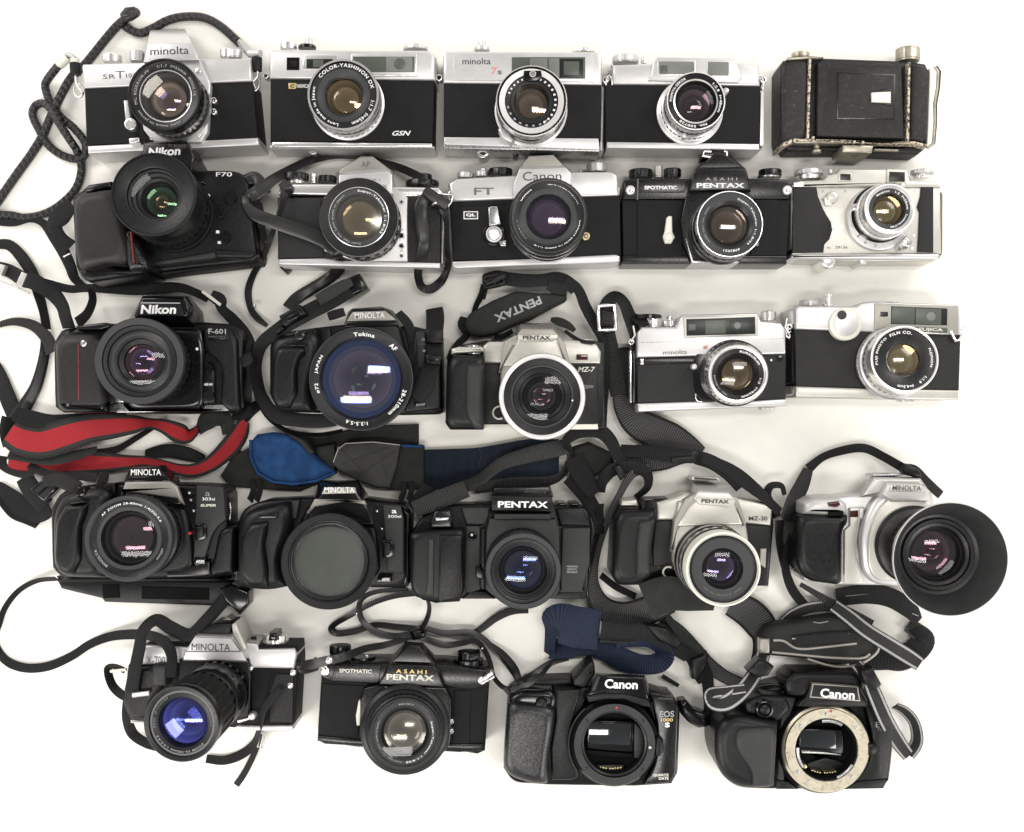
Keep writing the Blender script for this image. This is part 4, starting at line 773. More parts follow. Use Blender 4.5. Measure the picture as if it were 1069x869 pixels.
# ============================================================ row four
# dark grey SLR with grip and grey lens
def af_body(label, x0, y0, x1, w, cx, cy, grip_b, gripz=68):
    return Cam('slr_camera', label, 'camera', GR, x0, y0, x1, w, cx, cy)
c = af_body('black SLR with a grey ringed zoom, directly under the red strap', 30, 460, 270, 1069, 540, 440, 0)
c.B('body', [(100,320),(140,240),(240,212),(440,200),(760,205),(900,215),(925,250),(930,620),(860,640),(320,640),(140,636),(105,590)], 42, 'black_plastic', [20,40,20,0,10,20,20,20,10,0,30,20], 4)
c.B('hand_grip', [(104,340),(150,250),(350,215),(372,260),(350,360),(310,470),(330,600),(340,640),(150,636),(106,590)], 68, 'dark_grey', [30,50,30,24,40,60,30,20,40,30], 9, z0=4)
c.B('grip_ridge', [(120,380),(165,300),(270,292),(262,350),(240,400),(236,560),(200,630),(140,620),(112,560)], 74, 'dark_grey', [12,13,13,13,13,13,13,13,13], 6, z0=48)
c.B('shutter_recess', [(175,285),(240,268),(268,285),(200,298)], 76, 'black_plastic', 8, 1.5, z0=60); c.D('shutter_button', 236, 242, 26, 68, 'black_gloss', z0=50, b=1.5)
c.B('grip_strip', [(345,205),(400,200),(400,270),(350,300)], 50, 'dark_grey', 4, 1.2)
c.B('front_housing', [(430,230),(700,230),(750,400),(760,590),(720,612),(480,620),(400,500)], 52, 'dark_grey', [20,40,60,30,30,30,30], 4)
c.B('right_panel', [(780,208),(905,216),(918,370),(880,400),(850,440),(820,540),(780,600),(765,560),(770,400)], 50, 'grey_plastic', [8,10,20,20,40,20,10,10,20], 1.6)
c.B('lower_panel', [(918,405),(955,405),(950,620),(850,632),(840,600),(860,540),(880,430)], 52, 'black_plastic', [20,20,20,20,10,20,30], 4)
c.B('lower_edge', [(640,612),(840,560),(845,625),(820,634),(640,638)], 50, 'black_paint', 8, 2)
c.B('prism_housing', [(482,130),(600,124),(625,150),(660,195),(720,300),(440,290),(455,180)], 60, 'black_paint', [10,10,14,14,14,14,10], 2.5, z0=14, base=[(478,118),(640,112),(690,160),(735,260),(745,420),(410,380),(430,210)])
c.B('flash_lip', [(448,192),(655,190),(690,215),(720,300),(690,270),(440,236),(425,260)], 63, 'greige', [10,10,14,8,20,20,6], 2, z0=58); c.B('flash_slot', [(455,168),(640,166),(660,190),(450,192)], 61.5, 'black_gloss', 5, 1, z0=58)
c.text('MINOLTA', 545, 148, 140, 28, 60.6, 'white_ink', bold=.01)
c.text('a', 832, 250, 22, 18, 50.5, 'grey_ink'); c.text('303si', 836, 272, 60, 14, 50.5, 'white_ink', bold=.01); c.text('SUPER', 836, 302, 74, 12, 50.5, 'cream', bold=.04, sh=.2)
q = c.B('lens_release', [(772,390),(810,386),(826,400),(826,455),(808,466),(772,464)], 53, 'black_gloss', [6,14,12,12,14,6], 1); c.B('release_face', [(776,402),(806,398),(812,408),(812,446),(800,454),(776,452)], 55, 'dark_grey', 8, 1.4, parent=q)
c.B('mode_badge', [(770,546),(822,548),(820,578),(768,576)], 52.5, 'black_gloss', 6, .8); c.text('AF/M', 796, 563, 38, 14, 53, 'white_ink', bold=.03); c.D('index_dot', 746, 433, 7, 53, 'red_ink', b=.3)
for x, y in ((745,245),(752,278),(765,328)): c.D('screw', x, y, 7, 53, 'steel')
c.T('strap_lug', [(935,290,34),(940,330,36),(932,380,34)], 1.2, 'steel')
c.B('bottom_foot', [(120,630),(950,636),(940,660),(140,664)], 18, 'black_plastic', 8, 4)
c.lens(464, 456, 200, 112, 52, base=(532,436), outer=
    [(0,1.0,'lens_black'),(.12,1.0,'lens_black'),(.14,.97,'lens_black'),(.3,.97,'lens_black'),(.32,1.0,'rubber'),(.6,1.0,'rubber',.02,2),(.62,.95,'lens_black'),(.8,.95,'lens_grey'),(.82,1.0,'lens_grey'),(.97,1.0,'lens_grey'),(1,.985,'lens_grey')],
    inner=[(.965,0,'lens_grey'),(.90,1,'lens_grey'),(.88,1.8,'dark_grey'),(.74,3,'dark_grey'),(.72,2.4,'lens_grey'),(.645,2.8,'lens_grey'),(.63,7,'lens_black')],
    elements=[(.63,7,5,'glass_clear'),(.5,14,5,'glass_pink'),(.3,20,5,'glass_white')], floor=14,
    letters=[('AF ZOOM 28-80mm 1:4(22)-5.6',84,112,.81,.065,2.5,'white_ink'),('MINOLTA',216,34,.81,.06,2.5,'grey_ink'),('ø55mm',-28,20,.81,.055,2.5,'grey_ink')])

# black SLR with a capped lens
c = af_body('black SLR whose lens is covered by a plain grey disc, second in row four', 230, 480, 450, 1069, 520, 440, 0)
c.B('body', [(80,330),(120,240),(230,205),(450,195),(740,200),(930,225),(965,260),(960,640),(930,655),(780,650),(330,640),(110,655),(80,610)], 42, 'black_plastic', [20,40,20,0,10,20,20,14,10,0,0,30,20], 4)
c.B('hand_grip', [(84,350),(130,260),(340,215),(352,280),(345,400),(290,480),(310,600),(330,650),(240,668),(110,655),(84,600)], 68, 'dark_grey', [30,50,30,24,40,60,30,20,30,40,30], 9, z0=4)
c.B('grip_ridge', [(100,400),(150,325),(240,315),(236,370),(222,430),(240,560),(238,650),(150,645),(96,590)], 74, 'dark_grey', [12,13,13,13,13,13,13,13,13], 6, z0=48)
c.B('shutter_recess', [(185,280),(290,270),(285,298),(200,300)], 72, 'black_gloss', 6, 1, z0=60); c.B('grip_strip', [(360,210),(400,205),(385,300),(362,300)], 52, 'grey_plastic', 4, 1.2)
c.B('front_housing', [(440,240),(750,240),(800,400),(810,590),(700,640),(420,640),(360,400)], 52, 'black_gloss', [20,40,60,30,30,30,30], 4)
c.B('right_panel', [(824,228),(915,234),(930,300),(932,580),(845,565),(835,400)], 50, 'grey_plastic', [6,14,10,6,10,10], 1.6); c.B('panel_seam', [(838,310),(930,312),(930,316),(838,314)], 50.4, 'black_ink', .5, .1)
c.B('panel_edge', [(922,240),(960,275),(960,630),(925,640),(936,580),(934,300)], 47, 'black_gloss', [10,14,14,10,6,6], 3)
c.B('prism_housing', [(525,135),(685,135),(700,175),(745,235),(780,330),(440,330),(462,235),(510,178)], 60, 'black_gloss', [8,8,10,14,14,14,14,10], 2.5, z0=14, base=[(505,105),(700,105),(745,170),(775,250),(800,420),(380,420),(440,250),(480,170)])
c.B('name_front', [(528,140),(684,140),(690,172),(512,176)], 61.4, 'greige', 6, 1, z0=58); c.text('MINOLTA', 604, 154, 152, 28, 61.9, 'white_ink', bold=.01)
c.B('flash_lip', [(478,200),(730,208),(742,232),(640,212),(480,240),(446,278),(440,270)], 63, 'greige', [10,10,4,20,10,6,4], 1.5, z0=58)
c.text('a', 882, 264, 26, 18, 50.6, 'white_ink', bold=.02); c.text('300si', 884, 288, 68, 14, 50.6, 'white_ink', bold=.01)
q = c.B('lens_release', [(822,412),(866,410),(882,430),(882,480),(862,500),(822,500)], 53, 'black_gloss', [6,18,12,12,18,6], 1); c.B('release_face', [(826,424),(852,422),(862,434),(862,476),(850,488),(826,486)], 55, 'dark_grey', 8, 1.4, parent=q)
c.B('mode_badge', [(796,596),(868,596),(866,622),(794,622)], 52.5, 'black_gloss', 5, .8); c.text('AF/M', 838, 608, 38, 14, 53, 'white_ink', bold=.03); c.D('index_dot', 818, 352, 7, 53, 'steel'); c.D('index_dot', 794, 262, 7, 53, 'steel')
c.lens(552, 516, 243, 110, 52, base=(575,508), outer=
    [(0,.84,'lens_black'),(.2,.84,'lens_black'),(.22,.9,'rubber'),(.5,.9,'rubber',.02,2),(.52,.88,'lens_black'),(.7,.95,'lens_black'),(.74,1.0,'rubber'),(.97,1.0,'rubber'),(1,.985,'dark_grey')],
    inner=[(.97,0,'dark_grey'),(.85,.4,'dark_grey'),(.84,3,'lens_black'),(.82,3.2,'lens_black'),(.80,1.4,'dark_grey'),(.765,1.8,'lens_black'),(.755,5,'lens_black'),(.72,6,'lens_black')],
    elements=[(.72,5.8,.6,'cap')], floor=6, letters=[])

# angular dark grey SLR
c = af_body('dark grey angular SLR with a wide white lettered nameplate, centre of row four', 430, 490, 640, 1069, 540, 440, 0)
c.B('body', [(0,330),(60,240),(180,190),(420,185),(760,190),(920,205),(945,240),(960,310),(930,690),(260,690),(130,715),(20,680),(0,640)], 42, 'black_plastic', [20,40,20,0,10,14,10,8,6,0,8,30,20], 3)
c.B('hand_grip', [(-12,345),(40,330),(270,320),(276,360),(272,660),(252,708),(135,714),(55,700),(0,660),(-12,600)], 68, 'dark_grey', [30,20,10,10,30,20,10,30,30,20], 6, z0=4)
c.B('grip_panel', [(148,350),(262,350),(270,380),(270,640),(250,690),(140,708)], 71, 'black_plastic', [4,10,10,20,14,4], 2, z0=60); c.B('grip_strip', [(86,370),(118,370),(116,680),(70,668),(78,600)], 70.5, 'grey_plastic', [6,6,6,8,20], 2.5, z0=60)
c.B('shutter_mount', [(95,290),(120,220),(205,215),(222,300),(210,318),(100,316)], 60, 'black_paint', 12, 3); c.B('shutter_button', [(120,256),(200,254),(196,276),(126,278)], 64, 'steel', 8, 2, z0=58)
c.B('left_cover', [(262,205),(415,200),(410,250),(392,296),(290,296)], 50, 'grey_plastic', [4,4,4,4,6], 2); c.B('left_panel', [(290,302),(362,302),(362,640),(300,660),(276,640)], 50, 'grey_plastic', 4, 1.2); c.D('timer_lamp', 322, 356, 24, 52, ['black_gloss','matte_black'], inner=(.7,1.5)); c.D('lamp_dot', 318, 350, 7, 53, 'white_ink', z0=50)
c.B('release_lever', [(338,520),(362,520),(380,540),(380,585),(345,580),(338,560)], 53, 'black_paint', 5, 1.2); c.B('foot_cover', [(310,645),(392,650),(440,690),(270,690)], 49, 'dark_grey', 4, 1.5); c.B('strip', [(366,318),(388,310),(388,640),(368,640)], 48.5, 'black_plastic', 3, 1)
c.B('right_cover', [(765,208),(905,206),(950,300),(790,302)], 50, 'dark_grey', [4,14,6,4], 2); c.B('right_panel', [(800,312),(948,312),(946,500),(905,640),(925,655),(925,690),(760,690),(762,655),(790,640)], 50, 'grey_plastic', [3,6,20,20,3,3,3,3,3], 1.5)
c.B('bottom_step', [(762,656),(924,656),(924,692),(762,690)], 51.5, 'dark_grey', 3, 1)
for x in (358, 796, 862): c.B('top_tab', (x-22,180,x+22,196), 40, 'black_gloss', 3, 1.5)
c.B('mirror_box', [(412,262),(762,266),(784,330),(786,640),(760,690),(450,690),(392,640),(396,330)], 58, 'grey_plastic', [6,6,8,30,30,30,30,8], 2)
c.B('box_lip', [(436,238),(735,238),(738,268),(440,266)], 61, 'grey_plastic', 3, 1.2)
c.B('prism_roof', [(436,100),(730,92),(745,148),(430,148)], 52, 'black_paint', 5, 1.5, z0=14, base=[(430,90),(735,85),(755,150),(425,150)])
c.B('name_plate', [(424,142),(744,146),(756,226),(424,220)], 64, 'dark_grey', 8, 1.6, z0=16); c.B('name_inset', [(438,152),(738,156),(742,218),(436,212)], 64.6, 'black_plastic', 4, .3, z0=60)
c.text('PENTAX', 590, 188, 266, 34, 65, 'white_ink', bold=.03, rot=-.5); c.text('AUTOFOCUS', 655, 122, 114, 12, 52.4, 'dim_ink', rot=-3)
for i, s_ in enumerate(('MANUAL','SERVO','SINGLE')): c.text(s_, 853+(0,-2,-2)[i], 517+i*15, (60,52,56)[i], 10, 50.6, 'grey_ink', bold=.03)
c.lens(592, 541, 204, 132, 56, base=(582,500), outer=
    [(0,1.0,'lens_black'),(.12,1.0,'lens_black'),(.14,.97,'rubber'),(.3,.97,'rubber',.04,2),(.32,.95,'lens_black'),(.5,.95,'lens_black'),(.52,1.0,'rubber'),(.9,1.0,'rubber'),(.97,1.0,'dark_grey'),(1,.985,'dark_grey')],
    inner=[(.965,0,'dark_grey'),(.86,.4,'lens_grey'),(.845,3,'lens_black'),(.80,3.4,'dark_grey'),(.76,3.6,'lens_black'),(.75,5.6,'dark_grey'),(.70,6,'dark_grey'),(.69,9,'lens_black'),(.64,9.4,'dark_grey'),(.60,12,'lens_black')],
    elements=[(.60,12,5,'glass_clear'),(.50,15,4,'glass_blue'),(.26,20,3,'glass_blue')], floor=14, letters=[])

# champagne SLR with ringed silver lens
c = af_body('champagne silver SLR with a banded silver lens, fourth in row four', 610, 480, 830, 1006, 520, 400, 0)
c.B('body', [(140,270),(170,215),(260,190),(440,185),(760,190),(900,225),(905,310),(880,625),(330,600),(150,600),(134,540)], 42, 'black_plastic', [20,20,20,0,10,24,10,6,10,30,20], 3)
c.B('hand_grip', [(150,290),(172,248),(345,240),(350,300),(325,440),(318,560),(250,600),(160,598),(132,560)], 68, 'dark_grey', [14,20,12,20,20,20,30,30,30], 8, z0=4)
c.B('grip_front', [(262,300),(340,285),(322,420),(316,548),(250,560),(248,420)], 74, 'grey_plastic', [10,10,30,20,20,20], 5, z0=50)
c.B('shutter_housing', [(178,195),(250,192),(258,222),(175,222)], 50, 'champagne', 5, 2); c.K('shutter_button', 262, 190, 330, 238, 'black_gloss', 46, 0)
c.B('top_plate', [(345,205),(440,178),(480,160),(720,180),(760,192),(870,215),(898,240),(892,318),(770,306),(430,290),(345,292)], 46, 'champagne', [16,10,10,0,10,20,14,5,4,4,5], 3)
c.B('front_panel', [(342,294),(440,290),(440,500),(330,510),(325,440)], 47, 'dark_grey', 4, 1); c.B('front_panel', [(768,310),(890,320),(872,602),(820,602),(800,480)], 47, 'dark_grey', 4, 1); c.B('card_clip', [(840,426),(872,424),(866,520),(836,500)], 49, 'greige', 6, 1.5)
c.B('bottom_plate', [(790,600),(880,602),(878,624),(790,626)], 47, 'champagne', 3, 1.2)
c.B('mirror_box', [(450,200),(740,215),(775,320),(800,480),(760,620),(520,600),(420,520),(425,330)], 56, 'champagne', [20,20,10,30,30,30,30,10], 3)
c.B('prism_edge', [(480,190),(530,160),(728,178),(750,230),(774,310),(762,318),(728,236),(520,225),(445,340),(420,440),(412,440),(430,290)], 60, 'greige', [10,16,16,6,4,4,10,10,10,4,4,10], 1.5, z0=20)
c.B('prism_housing', [(535,190),(715,200),(722,225),(758,310),(440,320),(500,230)], 62, 'champagne', [6,6,8,10,10,10], 2, z0=12)
c.B('flash_head', [(520,182),(545,150),(690,160),(722,192),(722,205),(690,228),(545,210),(528,195)], 63, 'silver_plastic', [6,6,6,6,5,8,8,5], 2, z0=14, base=[(505,150),(520,105),(680,112),(735,190),(730,210),(690,228),(545,210),(515,195)])
c.B('name_front', [(534,182),(722,192),(718,206),(690,226),(548,212),(536,196)], 64.2, 'champagne', [3,3,4,6,6,4], .6, z0=60); c.text('PENTAX', 625, 199, 132, 19, 64.6, 'black_ink', bold=.03, rot=-2)
hs = c.B('accessory_shoe', [(512,80),(640,88),(650,102),(514,98)], 36, 'champagne', 4, 1, z0=10); c.B('shoe_slot', [(525,84),(632,91),(638,99),(525,95)], 36.5, 'black_ink', 2, .2, parent=hs)
c.text('MZ-30', 830, 281, 88, 20, 46.5, 'black_ink', bold=.01)
c.T('release_ring', [(x,y,52) for x,y in arcpts(402,538,26,60,300)], 1.0, 'cream'); c.B('mode_dial', [(750,188),(890,205),(890,218),(752,202)], 36, 'black_gloss', 5, 2)
c.lens(664, 524, 180, 124, 54, base=(604,478), outer=
    [(0,1.06,'champagne'),(.1,1.06,'champagne'),(.12,1.02,'lens_black'),(.22,1.02,'lens_black'),(.24,1.04,'silver_plastic'),(.36,1.04,'champagne'),(.38,.99,'lens_black'),(.44,.99,'silver_plastic'),(.46,1.02,'silver_plastic'),(.60,1.02,'champagne',.02,3),(.62,.97,'lens_black'),(.68,.97,'lens_black'),(.70,1.0,'champagne'),(.96,1.0,'cream'),(1,.985,'cream')],
    inner=[(.94,0,'cream'),(.925,1.5,'bright_chrome'),(.90,1.5,'champagne'),(.87,3,'dark_grey'),(.82,3.4,'dark_grey'),(.55,4.2,'lens_grey'),(.53,7,'lens_black'),(.5,8,'lens_black')],
    elements=[(.53,7,4,'glass_clear'),(.44,13,5,'glass_purple'),(.30,18,-5,'glass_purple')], floor=14, letters=[('SMC ZOOM 35-80',270,90,.7,.04,4.0,'dim_ink')])

# silver SLR with wide open hood
c = af_body('silver SLR with black grip and a big flared round lens hood', 800, 450, 1069, 1063, 420, 480, 0)
c.B('body', [(135,330),(165,290),(300,272),(420,262),(660,280),(700,400),(700,640),(300,636),(160,620),(130,560)], 42, 'satin_silver', [14,20,10,0,20,20,30,20,20,20], 3)
c.B('hand_grip', [(130,400),(140,350),(200,345),(345,350),(340,390),(320,405),(318,628),(300,638),(170,620),(128,560)], 70, 'black_plastic', [20,14,6,6,10,10,6,10,30,30], 8, z0=4)
c.B('grip_cap', [(160,300),(200,280),(300,276),(335,300),(344,350),(250,352),(158,345)], 68, 'silver_plastic', [14,20,20,20,6,4,8], 7, z0=10); c.B('shutter_button', [(254,296),(300,290),(308,306),(290,316),(258,312)], 70, 'maroon_window', 10, 1.5, z0=60); c.B('grip_recess', [(258,336),(318,332),(320,350),(258,352)], 70, 'matte_black', 5, .5, z0=60)
c.B('front_panel', [(344,318),(405,314),(402,364),(390,366),(372,480),(372,520),(400,630),(322,630),(322,410),(345,390)], 47, 'champagne', [6,6,4,10,10,10,8,4,10,10], 1.2); c.B('sensor_window', [(346,330),(380,328),(380,356),(346,356)], 47.8, 'maroon_window', 2, .4); c.B('sensor_frame', [(386,320),(402,320),(400,360),(386,360)], 48.5, 'satin_silver', 3, .8)
c.B('mirror_box', [(385,420),(440,290),(490,250),(640,262),(700,300),(740,420),(720,580),(600,650),(440,632),(400,570)], 56, 'satin_silver', [30,40,30,20,30,40,40,30,30,30], 5)
c.B('housing_face', [(420,430),(466,320),(500,280),(640,285),(690,320),(720,420),(700,560),(580,630),(450,615),(420,560)], 59, 'champagne', [30,30,20,20,30,40,40,30,30,30], 2)
c.B('prism_housing', [(500,218),(640,226),(665,245),(662,290),(520,290),(480,262)], 64, 'silver_plastic', [8,10,8,8,20,10], 2, z0=14, base=[(440,180),(640,190),(680,250),(690,300),(470,320),(370,270)])
c.B('prism_roof', [(448,195),(630,200),(652,222),(492,218),(470,255),(400,268)], 56, 'silver_plastic', [10,10,8,8,10,10], 2, z0=14, base=[(440,185),(640,190),(655,224),(490,220),(460,262),(370,272)])
c.B('name_front', [(512,222),(640,228),(654,244),(650,252),(505,250)], 65, 'champagne', 5, .8, z0=60); c.text('MINOLTA', 580, 236, 118, 22, 65.5, 'dim_ink', rot=-2, bold=.01)
c.B('accessory_shoe', [(438,178),(560,176),(560,186),(440,188)], 34, 'steel', 3, 1, z0=10)
le = c.lens(760, 530, 236, 166, 58, base=(602,468), outer=
    [(0,.76,'silver_plastic'),(.06,.76,'silver_plastic'),(.08,.72,'dark_grey'),(.40,.72,'dark_grey'),(.42,.70,'rubber'),(.55,.70,'rubber',.02,2),(.57,.74,'silver_plastic'),(.68,.76,'champagne'),(.70,.80,'silver_plastic'),(.97,1.0,'silver_plastic'),(1,1.0,'satin_silver')],
    inner=[(.985,0,'silver_plastic'),(.97,1,'grey_plastic'),(.72,32,'grey_plastic'),(.66,33,'lens_black'),(.64,31,'dark_grey'),(.58,31.5,'dark_grey'),(.56,34,'lens_black'),(.50,35,'lens_black')],
    elements=[(.54,35,6,'glass_clear'),(.44,42,5,'glass_pink'),(.26,48,5,'glass_pink')], floor=16, letters=[])
# ============================================================ row five
# silver and black SLR with long leaning zoom
c = Cam('slr_camera', 'silver and black SLR with a long black zoom leaning left, bluish glass, bottom left', 'camera', GR, 90, 620, 330, 993, 580, 400)
c.B('body', [(180,310),(250,220),(910,225),(915,300),(900,560),(760,570),(190,550),(165,500)], 42, 'leatherette_fine', [10,0,10,4,6,0,10,10], 2)
c.B('top_plate', [(205,236),(240,222),(430,230),(680,210),(740,215),(745,240),(900,235),(912,262),(900,325),(700,322),(400,300),(200,312)], 44, 'satin_silver', [10,10,0,0,6,6,12,10,4,0,0,4], 2.4)
c.B('bottom_plate', [(190,545),(640,566),(700,570),(890,570),(896,585),(860,600),(190,560)], 43.5, 'satin_silver', 5, 2)
c.B('side_leather', [(820,345),(895,350),(892,560),(790,555),(790,420)], 44.5, 'leatherette', [10,20,10,4,20], 1.5); c.B('front_leather', [(715,325),(800,325),(770,470),(745,565),(715,565)], 43.4, 'leatherette_fine', 3, .8); c.B('hand_grip', [(175,325),(330,315),(330,400),(275,470),(262,548),(190,545),(160,480)], 52, 'black_plastic', 14, 4); c.B('grip_step', (285,315,345,400), 56, 'grey_plastic', 8, 3)
c.B('mirror_box', [(400,285),(700,285),(712,340),(705,540),(640,580),(430,560),(385,460)], 50, 'black_plastic', 14, 2)
c.B('prism_housing', [(470,182),(630,188),(680,270),(695,290),(420,285),(425,255)], 57, 'satin_silver', [4,4,8,3,3,6], 1.2, z0=10, base=[(560,120),(640,120),(700,220),(720,330),(400,310),(420,240)])
c.B('prism_roof', [(545,130),(625,128),(622,182),(470,182)], 50, 'black_plastic', [8,8,3,3], 1.5, z0=10); c.B('prism_side', [(626,134),(646,120),(660,155),(694,235),(676,252),(632,182)], 49, 'champagne', [6,6,14,6,4,4], 2, z0=10)
c.B('roof_edge', [(580,122),(608,98),(638,118),(628,128)], 30, 'champagne', 6, 2, z0=10)
c.text('MINOLTA', 538, 231, 166, 30, 57.5, 'black_ink', rot=-1, bold=-.005); c.B('name_border', [(468,186),(628,191),(668,248),(666,252),(430,252),(432,248),(662,247),(626,194),(470,189)], 57.4, 'dim_ink', .5, .1, z0=56)
c.text('X-700', 300, 288, 80, 34, 44.6, 'dim_ink', rot=0)
c.K('rewind_collar', 736, 212, 888, 244, 'black_gloss', 24, 0); c.K('rewind_knob', 762, 172, 876, 216, 'bright_chrome', 24); c.B('rewind_crank', [(790,170),(820,170),(824,205),(786,205)], 48, 'black_gloss', 5, 2, z0=20); c.K('counter_button', 712, 184, 736, 206, 'black_gloss', 24, 0); c.K('counter_base', 680, 206, 738, 236, 'satin_silver', 26, 0)
c.D('release_button', 714, 532, 16, 54, 'satin_silver', z0=40, b=2); c.B('release_lever', [(650,545),(700,535),(705,545),(655,560)], 52, 'bright_chrome', 5, 1.2); c.D('screw', 710, 325, 9, 50, 'bright_chrome')
for x, y in ((892,342),(880,398)): c.D('strap_lug', x, y, 14, 46, 'bright_chrome', b=1.5)
c.B('top_controls', [(270,208),(430,205),(430,235),(270,232)], 34, 'black_gloss', 6, 2)
c.lens(410, 564, 168, 158, 52, base=(575,420), outer=
    [(0,.86,'lens_black'),(.05,.86,'lens_black'),(.06,.90,'black_paint'),(.12,.90,'black_paint',.06,3),(.14,.86,'lens_black'),(.22,.86,'lens_black'),(.24,.90,'black_paint',.05,4),(.36,.90,'black_paint'),(.38,.86,'lens_black'),(.46,.88,'lens_black'),(.48,.93,'rubber'),(.84,.96,'rubber',.035,3),(.86,.93,'lens_black'),(.9,.98,'lens_black'),(.97,1.0,'lens_black'),(1,.985,'lens_black')],
    inner=[(.955,0,'lens_black'),(.87,.8,'lens_black'),(.85,3,'lens_black'),(.80,3.2,'dim_ink'),(.79,3.4,'lens_black'),(.74,3.8,'lens_black'),(.66,5,'lens_black'),(.62,8,'lens_black')],
    elements=[(.62,8,7,'glass_violet'),(.50,13,6,'glass_blue'),(.40,16,-4,'glass_violet')], floor=16,
    letters=[('ZOOM 35-105mm 1:3.5-4.5',262,110,.755,.055,3.6,'grey_ink'),('MINOLTA',15,40,.755,.05,3.6,'dim_ink'),('MD ZOOM',155,70,.755,.05,3.6,'dim_ink')])

# black pointed SLR
c = Cam('slr_camera', 'worn black SLR with a pointed prism and fat round lens, bottom row', 'camera', GR, 310, 610, 540, 952, 440, 560)
c.B('body', [(105,395),(830,430),(812,720),(780,735),(660,715),(260,705),(88,680),(90,620)], 41, 'leatherette_fine', [6,6,6,14,0,0,14,8], 2)
c.B('top_plate', [(120,345),(150,340),(370,340),(640,345),(780,365),(828,370),(828,440),(750,455),(630,445),(350,432),(150,422),(105,400)], 44, 'black_paint', [10,6,0,0,14,10,6,0,0,0,0,4], 2)
c.B('name_panel', [(160,350),(365,352),(352,430),(152,415)], 45.2, 'black_paint', 4, .8)
c.B('bottom_plate', [(92,655),(270,672),(660,690),(808,690),(800,722),(700,728),(120,692),(92,678)], 43, 'black_paint', [6,0,0,10,8,0,8,6], 1.8)
c.B('leather_panel', [(108,430),(290,440),(262,660),(100,645)], 42.4, 'leatherette_fine', 3, .8); c.B('leather_panel', [(680,460),(752,460),(745,690),(672,690)], 42.4, 'leatherette_fine', 3, .8)
c.B('prism_housing', [(398,352),(420,346),(588,352),(604,362),(634,445),(357,432)], 56, 'black_paint', [4,4,4,4,3,3], 1.2, z0=10, base=[(390,330),(470,250),(545,255),(625,335),(655,470),(335,450)])
c.B('prism_roof', [(402,345),(482,265),(528,268),(596,348)], 50, 'black_paint', 5, 1.2, z0=12, base=[(395,345),(468,246),(545,252),(612,350)])
c.text('A S A H I', 494, 378, 132, 17, 56.4, 'gold_ink', rot=-2, bold=.01); c.text('PENTAX', 490, 404, 206, 25, 56.4, 'cream', rot=-2, bold=.03); c.text('SPOTMATIC', 253, 376, 140, 17, 45.7, 'cream', rot=-2, bold=.03)
c.K('film_counter', 140, 262, 234, 302, 'black_paint', 24); c.K('shutter_dial', 232, 310, 340, 345, 'black_paint', 24); c.K('shutter_button', 290, 300, 316, 330, 'bright_chrome', 26, 0)
c.K('rewind_base', 676, 320, 806, 356, 'black_paint', 24, 0); c.K('rewind_knob', 694, 288, 792, 326, 'black_gloss', 24); c.B('rewind_crank', [(740,315),(785,305),(790,325),(745,335)], 50, 'black_gloss', 4, 2, z0=20)
c.B('mirror_box', [(290,450),(345,436),(640,446),(668,500),(665,700),(600,760),(330,760),(275,700),(272,500)], 52, 'black_paint', [20,10,10,20,30,30,30,30,20], 2)
c.text('- - - - - - -', 460, 447, 160, 5, 56, 'dim_ink', rot=-1)
c.B('self_timer_lever', [(266,505),(280,500),(276,560),(272,612),(258,612),(254,570)], 50, 'cream', [4,5,6,8,8,10], 1.2)
for x, y in ((122,378),(800,416)): q = c.D('strap_lug', x, y, 18, 46, ['bright_chrome','steel'], inner=(.6,1), z0=30)
c.T('strap_ring', [(88,325,52),(78,318,52),(100,350,50),(125,375,48),(130,360,50),(95,325,52)], 1.4, 'bright_chrome'); c.B('lug_clip', [(800,405),(840,378),(850,390),(808,425)], 52, 'bright_chrome', 5, 1.4, z0=40); c.T('strap_ring', [(790,425,44),(840,378,50),(852,400,48),(800,430,46)], 1.3, 'bright_chrome')
c.D('strap_stud', 137, 331, 18, 58, 'bright_chrome', z0=50, b=3); 
for y in (595, 637): c.D('flash_socket', 666, y, 12, 53, ['steel','black_gloss'], inner=(.6,1))
c.lens(466, 646, 152, 88, 50, base=(468,618), outer=
    [(0,1.30,'lens_black'),(.3,1.30,'black_paint'),(.36,1.22,'lens_black'),(.38,1.16,'lens_black'),(.55,1.14,'lens_black'),(.58,1.06,'rubber'),(.84,1.06,'rubber',.03,2),(.88,1.0,'lens_black'),(1,.985,'lens_black')],
    inner=[(.92,0,'lens_black'),(.90,1,'lens_black'),(.885,.6,'steel'),(.875,1.6,'lens_grey'),(.80,2.4,'lens_grey'),(.72,4,'lens_grey'),(.68,6,'lens_grey')],
    elements=[(.80,3.4,3,'glass_clear'),(.62,8,8,'glass_hazy'),(.42,13,5,'glass_brown')], floor=16,
    letters=[('Super-Takumar 1:1.4/50',-32,110,.80,.07,2.1,'white_ink'),('Asahi Opt. Co., Lens made in Japan',210,110,.80,.055,2.1,'grey_ink'),('4021877',88,30,.82,.05,2.1,'grey_ink')])

